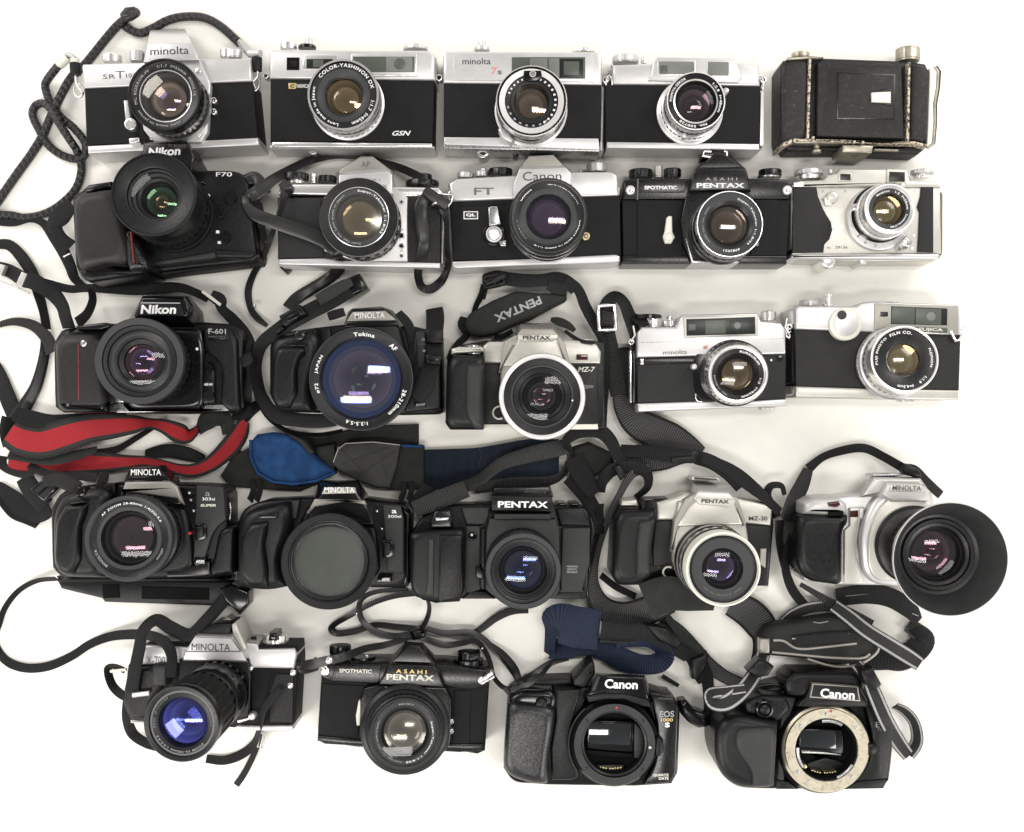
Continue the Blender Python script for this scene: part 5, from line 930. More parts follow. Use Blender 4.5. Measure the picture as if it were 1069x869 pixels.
# black body without lens, dark mount
c = Cam('slr_camera', 'black SLR without a lens, with a dark mount ring and shiny pebbled grip', 'camera', GR, 510, 620, 740, 908, 400, 600)
c.B('body', [(90,440),(110,395),(280,385),(360,380),(660,395),(770,430),(790,470),(780,740),(755,785),(600,795),(250,790),(100,780),(62,720)], 34, 'black_plastic', [20,20,0,0,0,24,14,20,20,0,0,30,20], 3)
c.B('front_left', [(270,395),(385,395),(345,520),(330,640),(390,770),(262,770),(255,640),(275,520)], 48, 'dark_grey', [6,14,40,40,30,6,20,20], 2.5); 
c.B('front_right', [(670,420),(760,430),(786,470),(776,740),(750,780),(640,788),(690,700),(700,560)], 48, 'black_paint', [10,20,14,20,20,10,30,30], 2.5)
c.B('hand_grip', [(78,470),(100,450),(250,470),(276,490),(270,560),(245,700),(244,792),(190,794),(90,762),(60,720)], 70, 'grip_shine', [20,20,20,16,30,30,14,20,30,24], 9, z0=4)
c.B('grip_top', [(84,430),(130,400),(260,400),(285,430),(275,480),(200,475),(90,470)], 60, 'black_gloss', [20,24,20,16,14,10,10], 6); c.D('shutter_button', 218, 456, 24, 66, 'black_plastic', z0=50, b=3)
c.B('top_shelf', [(150,358),(340,352),(350,375),(190,390),(140,385)], 30, 'grey_plastic', [8,10,8,8,10], 3); c.B('prism_side', [(348,352),(425,275),(438,296),(440,330),(400,392),(350,380)], 44, 'dark_grey', [14,14,6,10,8,8], 2.5, z0=10)
for x, y in ((420,325),(432,322)): c.D('pin_hole', x, y, 4, 45, 'matte_black', z0=43)
c.B('mirror_surround', [(400,405),(640,410),(700,520),(705,640),(640,780),(440,785),(360,700),(340,560)], 34, 'black_gloss', [20,20,40,40,40,40,40,40], 2)
c.B('prism_housing', [(452,335),(640,345),(656,412),(662,440),(398,425),(422,400)], 58, 'black_gloss', [8,14,8,6,6,8], 2, z0=12, base=[(440,325),(645,335),(672,410),(680,460),(380,440),(405,395)])
c.B('prism_bevel', [(448,340),(462,340),(440,402),(424,400)], 59, 'grey_plastic', 3, .8, z0=50)
c.B('flash_lip', [(402,422),(470,410),(560,412),(662,440),(668,468),(640,466),(560,436),(480,436),(412,450)], 61, 'dark_grey', [6,10,10,8,6,6,20,20,6], 2, z0=40)
c.text('Canon', 547, 373, 136, 38, 58.6, 'white_ink', bold=.028, rot=-2)
c.text('EOS', 735, 496, 60, 26, 48.6, 'grey_ink', bold=.02); c.text('1000', 735, 520, 50, 14, 48.6, 'gold_ink', bold=.02); c.text('S', 737, 541, 20, 20, 48.6, 'white_ink', bold=.05); c.text('QUARTZ', 710, 748, 66, 12, 48.6, 'cream', bold=.03); c.text('DATE', 722, 761, 40, 12, 48.6, 'cream', bold=.03)
c.B('lens_release', [(700,590),(722,610),(724,650),(704,675),(686,670),(688,600)], 55, 'dark_grey', [10,14,14,10,8,8], 3, z0=40)
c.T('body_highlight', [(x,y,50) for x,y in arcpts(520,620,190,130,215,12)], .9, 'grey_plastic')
mo = c.lens(520, 622, 176, 56, 30, outer=[(0,1.06,'black_plastic'),(.7,1.04,'black_plastic'),(.8,.98,'dark_grey'),(1,.95,'dark_grey')],
    inner=[(.95,0,'dark_grey'),(.78,.3,'grey_plastic'),(.76,3,'lens_black'),(.72,4,'lens_black'),(.70,19,'matte_black')], elements=[], floor=2, name='lens_mount')
c.B('mirror_frame', [(408,520),(600,528),(596,655),(404,640)], 42, 'black_gloss', 6, 1.5, z0=32, parent=mo); c.B('mirror', [(416,530),(588,536),(584,625),(412,616)], 42.8, 'mirror', 3, .3, z0=40, parent=mo); c.B('chamber_side', [(600,530),(645,570),(645,680),(598,680)], 44, 'lens_black', 8, 1.5, z0=32, parent=mo); c.B('mirror_lip', [(404,644),(596,660),(594,678),(402,664)], 41, 'matte_black', 4, 1, z0=32, parent=mo)
c.D('mount_index', 528, 470, 5, 56.6, 'red_ink', z0=55, b=.2, parent=mo); c.D('release_pin', 665, 635, 6, 57.5, 'bright_chrome', z0=54, parent=mo)
for a in (140, 220, 318, 40): c.D('screw', 520+152*math.cos(math.radians(a)), 622-152*math.sin(math.radians(a)), 6, 56.3, 'black_gloss', z0=54, parent=mo, b=.2)
for i in range(8): c.D('contact_pin', 462+i*11+(6 if i > 2 else 0), 716+[0,2,4,5,5,4,3,1][i], 4.2, 46, 'brass', z0=36, parent=mo, b=.4, n=12)
c.B('contact_block', [(445,706),(560,706),(552,735),(454,735)], 44.5, 'lens_black', 6, 1, z0=32, parent=mo)

# black body without lens, bright mount
c = Cam('slr_camera', 'black SLR without a lens, bright metal mount ring around an empty chamber, bottom right', 'camera', GR, 720, 620, 970, 988, 440, 620)
c.B('body', [(105,540),(130,480),(260,400),(390,370),(700,360),(830,470),(840,640),(825,780),(790,805),(600,808),(330,808),(190,805),(120,730)], 34, 'black_plastic', [20,40,30,0,0,30,20,20,20,0,0,40,40], 4)
c.B('hand_grip', [(110,560),(160,500),(280,515),(370,540),(365,640),(352,806),(270,812),(200,808),(135,760),(108,680)], 72, 'dark_grey', [30,30,30,20,30,20,20,40,40,30], 10, z0=4)
c.B('grip_ridge', [(196,560),(350,552),(362,600),(352,800),(265,806),(262,740),(190,640)], 78, 'grey_plastic', [30,24,20,14,20,40,40], 6, z0=50)
c.B('top_shoulder', [(230,440),(300,420),(400,425),(420,480),(370,530),(230,500)], 60, 'black_plastic', [20,20,14,20,20,20], 5); q = c.D('shutter_ring', 310, 478, 38, 66, ['black_gloss','matte_black'], inner=(.72,2), b=2, z0=50); c.D('shutter_button', 312, 480, 24, 66.5, 'black_plastic', z0=55, b=3, parent=q)
c.T('grip_button', [(x,y,64) for x,y in arcpts(135,620,16,0,360,12,44)], 1.6, 'black_gloss'); c.T('dial_ring', [(x,y,40) for x,y in arcpts(335,395,62,0,360,20,20)], 1.5, 'black_gloss')
c.B('front_panel', [(384,425),(440,430),(412,520),(385,620),(392,770),(420,806),(360,800),(368,620)], 47, 'grey_plastic', [6,10,20,30,20,10,6,20], 2)
c.B('right_panel', [(720,450),(800,470),(838,520),(838,640),(822,770),(790,802),(620,806),(720,740),(760,620)], 47, 'black_plastic', [20,20,20,20,20,20,10,30,40], 3)
c.B('bottom_step', [(360,770),(410,775),(450,808),(360,808)], 49, 'dark_grey', 6, 2); c.B('bottom_step', [(690,775),(822,765),(800,806),(640,808)], 49, 'dark_grey', 8, 2)
c.B('flash_cover', [(395,360),(430,328),(700,330),(725,380),(715,410),(510,375),(480,430),(400,420)], 54, 'black_plastic', [14,20,20,14,6,10,10,10], 4, z0=12)
c.B('prism_housing', [(500,370),(700,382),(735,440),(735,470),(440,468),(450,455),(480,430)], 57, 'dark_grey', [10,10,14,20,20,20,10], 3, z0=12)
c.B('name_plate', [(508,370),(696,384),(706,446),(496,430)], 60, 'greige', 6, 1.2, z0=50); c.B('name_inset', [(512,376),(690,388),(700,440),(502,424)], 60.5, 'dark_grey', 4, .3, z0=58)
c.text('Canon', 610, 414, 142, 38, 61, 'white_ink', bold=.03, rot=-4)
c.text('E', 776, 540, 16, 22, 47.6, 'grey_ink'); c.text('70', 784, 560, 22, 14, 47.6, 'dim_ink')
c.B('mirror_surround', [(440,500),(500,455),(680,460),(740,540),(760,640),(720,760),(600,806),(480,800),(400,700),(400,560)], 50, 'dark_grey', [30,30,30,30,30,30,30,30,30,30], 3, z0=20) if False else None
mo = c.lens(566, 645, 172, 58, 22, outer=[(0,1.14,'dark_grey'),(.7,1.13,'dark_grey'),(.86,1.06,'dark_grey'),(.9,1.0,'gold_mount'),(1,.99,'gold_mount')],
    inner=[(.985,0,'gold_mount'),(.76,.3,'gold_mount'),(.75,2,'steel'),(.73,3,'lens_black'),(.72,22,'matte_black')], elements=[], floor=2, name='lens_mount')
for a0, a1 in ((60,100),(175,215),(290,330)): c.T('bayonet_tab', [(x,y,54) for x,y in arcpts(566,645,122,a0,a1,8)], 2.2, 'steel', parent=mo)
for a in (92, 138, 216, 312, 38): c.D('screw', 566+150*math.cos(math.radians(a)), 645-150*math.sin(math.radians(a)), 8, 58.6, 'steel', z0=57, parent=mo, b=.4, inner=(.6,.3))
c.D('release_pin', 476, 714, 9, 54, 'brass', z0=40, parent=mo); c.D('mount_index', 584, 486, 5, 59, 'red_ink', z0=50, parent=mo, b=.2)
c.B('mirror_frame', [(448,555),(632,560),(640,668),(450,655)], 42, 'black_gloss', 6, 1.5, z0=30, parent=mo); c.B('mirror', [(456,560),(600,565),(605,640),(456,632)], 43, 'mirror', 3, .3, z0=40, parent=mo); c.B('mirror_lip', [(462,650),(560,655),(625,664),(625,668),(560,662),(462,658)], 44, 'bright_chrome', 2, .5, z0=40, parent=mo)
c.B('focus_screen', [(480,700),(560,675),(640,695),(650,735),(560,765),(490,740)], 38, 'lens_black', 20, 2, z0=30, parent=mo)
for i in range(9): c.D('contact_pin', 506+i*11+(8 if i > 3 else 0), 734+[-4,0,3,5,6,6,5,4,1][i], 4.2, 46, 'brass', z0=34, parent=mo, b=.4, n=12)
c.D('lens_release', 750, 645, 27, 56, 'black_plastic', b=3)
# ============================================================ straps
def uvmat(name, col, rough, fn, spec=.3):
    def f(m, N, L, b):
        uv = N.new('ShaderNodeUVMap'); sp = N.new('ShaderNodeSeparateXYZ'); L.new(uv.outputs[0], sp.inputs[0]); fn(m, N, L, b, uv, sp)
    mat(name, col, rough, 0, spec, uvfn=f)
def wave(N, L, uv, sp, ku, kv):
    a = N.new('ShaderNodeMath'); a.operation = 'MULTIPLY'; a.inputs[1].default_value = ku; L.new(sp.outputs[0], a.inputs[0])
    c = N.new('ShaderNodeMath'); c.operation = 'MULTIPLY_ADD'; c.inputs[1].default_value = kv; L.new(sp.outputs[1], c.inputs[0]); L.new(a.outputs[0], c.inputs[2])
    s = N.new('ShaderNodeMath'); s.operation = 'SINE'; L.new(c.outputs[0], s.inputs[0]); return s
def bump(N, L, b, src, st, dist=.0004):
    bp = N.new('ShaderNodeBump'); bp.inputs['Strength'].default_value = st; bp.inputs['Distance'].default_value = dist
    L.new(src.outputs[0], bp.inputs['Height']); L.new(bp.outputs[0], b.inputs['Normal'])
def ramp_v(N, L, sp, stops):
    r = N.new('ShaderNodeValToRGB'); r.color_ramp.interpolation = 'CONSTANT'; L.new(sp.outputs[1], r.inputs[0])
    r.color_ramp.elements[0].position = 0; r.color_ramp.elements[0].color = (*stops[0][1], 1); r.color_ramp.elements[1].position = stops[1][0]; r.color_ramp.elements[1].color = (*stops[1][1], 1)
    for p, cc in stops[2:]: e_ = r.color_ramp.elements.new(p); e_.color = (*cc, 1)
    return r
def modulate(N, L, b, colsrc, wv, amt):
    mp = N.new('ShaderNodeMapRange'); mp.inputs[1].default_value = -1; mp.inputs[2].default_value = 1; mp.inputs[3].default_value = 1-amt; mp.inputs[4].default_value = 1+amt; L.new(wv.outputs[0], mp.inputs[0])
    vm = N.new('ShaderNodeVectorMath'); vm.operation = 'SCALE'; L.new(mp.outputs[0], vm.inputs['Scale'])
    if isinstance(colsrc, tuple): vm.inputs[0].default_value = colsrc
    else: L.new(colsrc.outputs[0], vm.inputs[0])
    L.new(vm.outputs[0], b.inputs['Base Color'])
def mk(name, col, rough, ku, kv, amt, st, stops=None, spec=.3):
    def fn(m, N, L, b, uv, sp):
        w = wave(N, L, uv, sp, ku, kv); modulate(N, L, b, ramp_v(N, L, sp, stops) if stops else col, w, amt); bump(N, L, b, w, st)
    uvmat(name, col, rough, fn, spec)
mk('webbing', (.008,.008,.0085), .6, 4.2, 0, .45, .7)
mk('webbing_grey', (.028,.028,.028), .6, 2.6, 0, .5, .7)
mk('hatched_webbing', (.055,.056,.056), .6, 2.9, 9, .85, .6, [(0,(.006,.006,.006)),(.09,(.05,.05,.05)),(.91,(.006,.006,.006))])
mk('leather_strap', (.010,.010,.010), .34, .05, 0, .2, .02, spec=.45)
mk('stitched_leather', (.008,.008,.008), .5, 2.2, 0, .3, .5, [(0,(.008,.008,.008)),(.10,(.02,.02,.02)),(.14,(.008,.008,.008)),(.86,(.02,.02,.02)),(.90,(.008,.008,.008))])
DG = (.020,.020,.018)
mk('red_weave', (.3,.01,.01), .65, 2.4, 60, .16, .5, [(0,(.010,.010,.010)),(.09,DG),(.20,(.31,.012,.018)),(.80,DG),(.91,(.010,.010,.010))])
mk('navy_weave', (.008,.014,.036), .65, 2.6, 0, .35, .6)
mk('navy_felt', (.0045,.010,.020), .8, .5, 3, .15, .3)
mk('striped_webbing', (.02,.02,.02), .6, 2.6, 0, .12, .5, [(0,(.012,.012,.012)),(.06,(.30,.30,.29)),(.20,(.010,.010,.010)),(.80,(.30,.30,.29)),(.94,(.012,.012,.012))])
def braid(m, N, L, b, uv, sp):
    w1 = wave(N, L, uv, sp, .95/S, 2*math.pi*2); w2 = wave(N, L, uv, sp, .95/S, -2*math.pi*2)
    mx = N.new('ShaderNodeMath'); mx.operation = 'MAXIMUM'; L.new(w1.outputs[0], mx.inputs[0]); L.new(w2.outputs[0], mx.inputs[1])
    modulate(N, L, b, (.010,.010,.010), mx, .7); bump(N, L, b, mx, 1.0, .0008)
uvmat('braided_leather', (.01,.01,.01), .42, braid, .5)
mat('blue_felt', (.016,.050,.135), .9, 0, .1, bump=('noise', 1800, .8), var=.25)
mat('neoprene', (.018,.019,.017), .75, 0, .2, bump=('noise', 1500, .4), var=.15)
mat('pad_leather', (.016,.016,.015), .5, 0, .3, bump=('noise', 1200, .5), var=.2)
mat('velcro', (.008,.008,.008), .9, 0, .1, bump=('voronoi', 1300, 1.0))

GS = 'straps and cords lying among the cameras'
_lift = [0.0]
class Strap(Cam):
    def __init__(s, label, x0=0, y0=0, x1=1069, w=1069, cx=500, cy=400, name='camera_strap', cat='camera strap'):
        Cam.__init__(s, name, label, cat, GS, x0, y0, x1, w, cx, cy)
    def R(s, pts, z, w, m='webbing', tw=(0, 0), th=1.1, name='webbing', parent=None, sub=7):
        """ribbon through (x, y[, z[, width]]); tw = twist in degrees at start and end (may be a list)"""
        _lift[0] = (_lift[0]+.37) % 1.5
        P = []
        tws = list(tw) if len(tw) == len(pts) else [tw[0]+(tw[-1]-tw[0])*i/(len(pts)-1) for i in range(len(pts))]
        for i, q in enumerate(pts):
            zz = q[2] if len(q) > 2 and q[2] is not None else z
            ww = (q[3] if len(q) > 3 else w)*s.sc
            P.append(tuple(s.P(q[0], q[1])) + (zz+_lift[0], ww, tws[i]))
        n = len(P); out = []
        for i in range(n-1):
            p0 = P[max(i-1, 0)]; p1 = P[i]; p2 = P[i+1]; p3 = P[min(i+2, n-1)]
            for j in range(sub):
                t = j/sub
                out.append([.5*(2*b_+(c_-a_)*t+(2*a_-5*b_+4*c_-d_)*t*t+(3*b_-a_-3*c_+d_)*t**3) for a_, b_, c_, d_ in zip(p0, p1, p2, p3)])
        out.append(list(P[-1]))
        V = []
        for x, y, zz, ww, tt in out:
            zz = max(zz, .8+abs(math.sin(math.radians(tt)))*ww/2)
            V.append((W(x, y, zz), ww*k(zz)*S, math.radians(tt)))
        bm = bmesh.new(); uvl = bm.loops.layers.uv.new('UVMap'); rings = []; d = 0; ds = []
        h = th*S
        for i, (p, ww, tt) in enumerate(V):
            a = V[max(i-1, 0)][0]; b = V[min(i+1, len(V)-1)][0]; t = (b-a).normalized()
            if i: d += (p-V[i-1][0]).length
            ds.append(d/S)
            side = t.cross(Vector((0,0,1)))
            if side.length < .05: side = Vector((1,0,0))
            side.normalize(); up = side.cross(t).normalized()
            sd = side*math.cos(tt)+up*math.sin(tt); uu = up*math.cos(tt)-side*math.sin(tt)
            ww = ww/max(.35, abs(math.cos(tt)))
            fr = [(-.5,0),(-.46,.5),(-.2,.62),(.2,.62),(.46,.5),(.5,0),(.46,-.5),(.2,-.5),(-.2,-.5),(-.46,-.5)]
            rings.append([bm.verts.new(p+sd*u*ww+uu*v*h) for u, v in fr])
        vv = [0,.04,.3,.7,.96,1,.96,.7,.3,.04]
        for i in range(len(rings)-1):
            for j in range(10):
                j2 = (j+1) % 10; f = bm.faces.new((rings[i][j], rings[i][j2], rings[i+1][j2], rings[i+1][j]))
                for l, (u_, v_) in zip(f.loops, ((ds[i], vv[j]), (ds[i], vv[j2]), (ds[i+1], vv[j2]), (ds[i+1], vv[j]))): l[uvl].uv = (u_, v_)
        for r_ in (rings[0], rings[-1]): bm.faces.new(r_)
        return s.link(name, bm, [m], parent, 50)
    def rope(s, pts, r, m='braided_leather', name='cord', parent=None, sub=8, z=4):
        P = [(*s.P(q[0], q[1]), (q[2] if len(q) > 2 else z)) for q in pts]; n = len(P); out = []
        for i in range(n-1):
            p0 = P[max(i-1, 0)]; p1 = P[i]; p2 = P[i+1]; p3 = P[min(i+2, n-1)]
            for j in range(sub):
                t = j/sub; out.append([.5*(2*b_+(c_-a_)*t+(2*a_-5*b_+4*c_-d_)*t*t+(3*b_-a_-3*c_+d_)*t**3) for a_, b_, c_, d_ in zip(p0, p1, p2, p3)])
        out.append(P[-1])
        return s.link(name, tube_bm([W(*q) for q in out], r*S, False, 12, True), [m], parent, 60)
    def buckle(s, x, y, w, h, z, rot=0, m='black_gloss', parent=None, bar=True, t=2.2):
        a = math.radians(rot)
        def q(u, v): return (x+u*math.cos(a)+v*math.sin(a), y-u*math.sin(a)+v*math.cos(a))
        loop = [(-.5,-.5),(0,-.5),(.5,-.5),(.5,0),(.5,.5),(0,.5),(-.5,.5),(-.5,0)]
        o = s.T('buckle', [(*q(u*w, v*h), z) for u, v in loop], t*.5, m, parent=parent, closed=True)
        if bar: s.T('bar', [(*q(0, -.5*h), z+.5), (*q(0, .5*h), z+.5)], t*.45, m, parent=o)
        return o

# braided cord of the top left camera
s = Strap('round braided black leather cord looping around the top left silver camera', 0, 0, 160, 535, 200, 400, name='braided_cord', cat='cord')
C1 = lambda x, y: ((60+x*.2152)/.29907, y*.2152/.29907)
s.rope([(205,228,22),(168,275,10),(158,305,6),(175,355,6),(212,408,8),(258,448,12),(297,498,12),(296,540,10),(266,556,6),(218,543,5),(170,508,5),(135,452,5),(114,402,5),(124,370,5),(152,362,8),(178,382,14),(200,420,18),(238,480,18),(266,522,14),(281,562,6),(284,600,5),(270,650,5),(240,690,5),(190,730,5),(140,752,5),(85,760,5),(40,752,5),(0,750,5),(-40,742,5)], 4.2)
s.rope([(-60,760,5),(-20,720,5),(20,664,5),(65,600,5),(112,535,5),(152,468,6),(182,398,12),(215,330,10),(250,270,8),(300,222,6),(350,160,6),(400,100,6),(430,72,10),(452,52,14),(470,42,12),(476,46,6)], 4.4)
s.rope([(438,66,6),(432,84,5),(C1(345,140)[0],C1(345,140)[1],5)]+[(*C1(x,y),5) for x,y in ((400,162),(460,140),(530,102),(600,84),(680,82),(740,98),(800,135),(850,180),(885,212))], 4.4)
s.T('knot', [(432,58,12),(446,40,14),(466,38,14),(472,50,12),(455,60,14),(436,62,14)], 4.6, 'braided_leather', closed=True)
s.T('cord_end', [(238,198,24),(205,228,20)], 5.0, 'cream', n=14); s.T('cord_tip', [(232,192,26),(250,196,28),(262,206,30)], 2.6, 'steel')
s.T('end_ring', [(262,206,32),(262,225,32)], 4.4, 'cream', n=14); s.T('end_sleeve', [(262,222,32),(264,262,32)], 5.4, 'rubber', n=14); s.T('clip', [(264,262,32),(266,290,32),(278,312,34),(290,325,34)], 1.3, 'bright_chrome')
q = lambda x, y, z: (*C1(x, y), z)
s.T('cord_tip', [q(885,205,8), q(930,262,22)], 3.4, 'steel', n=12); s.T('end_ring', [q(930,262,26), q(985,262,32)], 4, 'satin_silver', n=12); s.T('end_sleeve', [q(967,282,34), q(967,345,34)], 5.4, 'rubber', n=14); s.T('clip', [q(970,345,34), q(970,372,34), q(945,400,36), q(960,430,36)], 1.3, 'bright_chrome')

# strap of the large tilted camera and the row three camera at the left edge
s = Strap('black webbing strap with a pale metal clip above the first row three camera', 0, 230, 270, 1066, 300, 300)
s.R([(-20,195,6,55),(40,210,8,55),(110,250,16,60),(190,262,14,40),(290,284,10,34),(360,280,10,34),(450,283,10,40),(560,287,10,46),(660,280,12,48),(740,278,14,40),(800,296,16,34),(860,325,18,34)], 8, 40, tw=(0,0,0,10,15,10,0,0,0,10,20,20))
s.R([(870,310,22,46),(905,330,24,56),(915,365,22,40),(960,410,18,46),(1010,470,20,46),(1030,530,30,50),(1030,600,34,50)], 20, 46, tw=(0,30))
b_ = s.B('metal_clip', [(835,286),(912,344),(906,356),(828,298)], 26, 'cream', 4, 1, z0=18)
s.B('metal_slide', [(88,212),(112,222),(88,276),(62,268)], 20, 'silver_plastic', 3, 1, z0=10); s.B('metal_slide', [(0,180),(22,186),(4,228),(-14,224)], 16, 'silver_plastic', 3, 1, z0=6); s.T('slide_edge', [(0,250,12),(60,272,14),(120,300,16)], 1, 'steel')
s.R([(112,240,22,70),(160,265,22,66),(215,300,20,60),(255,350,24,52),(270,400,36,46),(285,445,44,40)], 20, 60, 'webbing', tw=(0,10,20,10,20,40))
s.R([(375,285,10,24),(382,330,12,24),(360,385,26,24),(318,425,44,26)], 10, 24, tw=(40,60))
s.R([(-20,100,3,40),(40,104,3,44),(95,160,4,50),(140,235,5,46),(158,300,5,34),(180,380,5,26),(192,450,5,26)], 4, 40, tw=(20,0,0,10,40,50,50))
s.R([(-20,436,4,26),(60,418,5,34),(140,436,8,44),(195,490,14,52),(215,545,22,56)], 8, 44, 'stitched_leather', tw=(40,20,10,0,0))
s.R([(190,460,5,30),(182,560,5,36),(150,680,5,44),(100,770,5,56),(60,830,5,60)], 5, 40, 'leather_strap', tw=(40,30,20,10,10))
s.R([(-30,590,3,56),(0,650,3,64),(35,740,3,70),(70,820,3,70)], 3, 60, 'webbing', tw=(0,0))
s = Strap('short black strap hanging off the left end of the large tilted camera', 0, 230, 270, 1066, 260, 150)
s.R([(-20,2,4,40),(60,4,5,44),(130,-2,8,26),(180,14,10,34),(225,70,12,50),(262,130,12,50),(290,190,10,44),(308,240,8,34),(345,275,8,30)], 8, 40, tw=(0,0,30,10,0,0,10,30,20))
s.R([(300,-60,28,50),(255,-20,24,70),(225,20,20,60),(250,70,16,50),(292,110,14,60)], 16, 56, tw=(0,20,10,0,0)); s.T('clip', [(262,152,16),(290,138,16)], 1.2, 'steel')

# red strap
s = Strap('red woven strap with dark grey borders, folded in loops below the row three camera', 0, 410, 270, 1069, 300, 220)
s.R([(1010,118,10,40),(985,175,12,74),(940,235,14,80),(870,295,14,66),(800,322,14,58),(740,318,16,46),(680,300,18,34),(600,285,18,42),(520,288,16,60),(430,290,14,86),(340,290,12,100),(250,298,10,90),(160,300,8,70),(90,302,6,80),(34,300,6,70)], 12, 70, 'red_weave', tw=(40,25,10,0,-10,-35,-55,-45,-20,0,10,20,30,10,0), sub=9)
s.R([(38,162,24,116),(90,192,22,136),(170,204,20,138),(260,180,20,140),(360,152,20,122),(460,140,20,104),(550,132,20,80),(620,128,18,44),(680,140,16,60),(735,165,14,84),(780,180,12,60),(820,150,14,36)], 20, 100, 'red_weave', tw=(0,0,0,0,0,0,15,40,15,0,30,55), sub=9)
s.R([(42,106,10,40),(36,160,14,44),(46,214,10,40)], 12, 40, 'neoprene', tw=(60,60))
s.R([(40,245,14,60),(110,262,16,50),(200,275,16,50),(300,262,18,44),(400,236,18,30)], 16, 50, 'neoprene', tw=(20,20,20,30,40))
s.R([(10,262,8,34),(6,292,8,34),(40,325,8,24),(110,340,8,30),(140,310,8,40)], 8, 30, 'neoprene', tw=(40,40,30,20,0))
s.R([(820,160,14,40),(850,120,16,80),(890,100,18,80),(935,120,20,60),(945,170,18,40)], 16, 60, 'neoprene', tw=(40,20,0,20,50))
s.R([(60,88,28,60),(130,106,24,64),(210,120,20,60),(300,112,16,50),(420,100,14,30),(520,98,12,24)], 22, 50, 'webbing', tw=(30,10,0,10,30,40))
s.R([(600,255,6,40),(690,240,6,56),(780,255,6,56),(845,275,6,30)], 6, 50, 'webbing', tw=(40,10,0,30))
s.R([(380,250,10,30),(480,235,10,30),(560,190,10,26),(640,140,12,20)], 10, 28, 'webbing', tw=(30,30))
s.R([(960,100,16,30),(1000,96,20,36),(1040,70,30,40)], 20, 40, 'webbing', tw=(20,20)); s.R([(960,250,6,60),(1000,300,6,60),(960,350,6,30)], 6, 50, 'webbing', tw=(20,20))
s = Strap('black webbing with a rectangular plastic slider at the left end of row four', 0, 410, 270, 1069, 180, 440)
s.R([(-20,400,3,80),(40,440,3,90),(100,480,4,96),(160,490,6,96),(205,470,10,80)], 4, 90, tw=(0,0))
s.R([(100,350,8,70),(130,400,12,80),(190,470,16,80)], 12, 80, tw=(10,0)); s.R([(180,370,30,40),(240,360,36,60),(300,385,44,60),(320,400,46,60)], 30, 60, tw=(0,20))
s.R([(-10,420,4,30),(50,500,4,30),(120,520,4,50),(160,545,4,40)], 4, 30, tw=(40,20)); s.R([(430,330,40,40),(425,360,46,40),(410,400,50,30)], 44, 36, tw=(20,20))
b_ = s.B('slider', [(120,400),(190,345),(245,390),(180,455)], 26, 'black_gloss', 14, 2.5, z0=12); s.B('slot', [(140,402),(190,362),(206,374),(156,416)], 26.4, 'webbing', 4, .4, z0=20, parent=b_); s.B('slot', [(162,424),(212,382),(228,392),(180,438)], 26.4, 'webbing', 4, .4, z0=20, parent=b_)
s.R([(120,300,10,26),(180,330,16,30),(260,345,22,36),(330,345,30,36),(400,352,40,40)], 20, 34, tw=(30,20))

# strap of the pointed silver SLR
s = Strap('thin smooth black leather strap crossing the pointed silver camera in row two', 250, 150, 480, 1069, 560, 500)
s.R([(60,268,48,40),(100,232,48,60),(160,178,40,62),(240,130,24,52),(330,88,14,46),(430,62,8,38),(530,58,6,34),(610,70,6,36),(690,92,8,36),(760,112,12,38),(830,140,24,40),(890,170,40,40)], 20, 44, 'leather_strap', tw=(0,10,15,20,20,15,10,10,10,0,0,0))
s.R([(36,262,50,30),(40,300,52,44),(80,345,54,60),(160,378,54,66),(250,410,54,66),(340,442,54,64),(420,482,54,60),(480,540,50,60),(484,600,24,50),(440,650,12,52),(360,700,10,56),(280,750,14,60),(235,800,20,60)], 50, 56, 'leather_strap', tw=(50,30,10,-8,-10,-8,0,10,40,25,10,0,0))
s.R([(215,205,48,40),(216,250,50,30),(196,330,52,20),(165,420,48,18),(140,490,30,20),(110,560,16,22),(65,640,8,24),(42,720,6,26),(55,800,6,26),(90,850,8,30),(135,885,10,20)], 30, 22, 'leather_strap', tw=(20,50,50,50,50,50,50,55,50,40,20))
s.R([(20,185,40,50),(70,165,42,60),(105,200,44,50),(60,250,46,50),(30,280,44,40)], 44, 50, 'leather_strap', tw=(0,0,20,20,20)); s.R([(90,290,30,40),(105,360,26,34),(115,430,20,26),(130,470,14,24)], 30, 34, 'webbing_grey', tw=(20,10))
s.B('strap_corner', [(190,596),(262,596),(228,634)], 10, 'leather_strap', 2, 1); s.T('stud', [(140,462,36),(142,470,36)], 2, 'bright_chrome'); s.T('stud', [(72,778,12),(74,792,12)], 2, 'satin_silver')
s.R([(200,190,46,40),(240,215,48,40),(230,260,46,20)], 46, 40, 'leather_strap', tw=(20,50))
s.T('strap_roll', [(895,235,52),(940,262,52),(1010,305,50)], 6.5, 'leather_strap', n=16); s.T('snap', [(945,290,60),(948,296,60)], 3.2, 'bright_chrome', n=12); s.T('lug_ring', [(1010,310,50),(1030,280,50),(1035,250,48),(975,245,48)], 1.2, 'bright_chrome')
s.R([(905,262,54,50),(880,300,54,60),(878,360,54,64),(890,430,52,62),(895,500,50,50),(878,570,40,44),(868,640,22,36),(885,695,12,40),(930,705,10,46),(985,660,12,44),(1012,590,30,34),(1010,500,46,26),(1005,380,50,30),(990,310,52,50)], 50, 44, 'leather_strap', tw=(20,0,0,10,20,30,45,30,10,30,50,50,40,10))

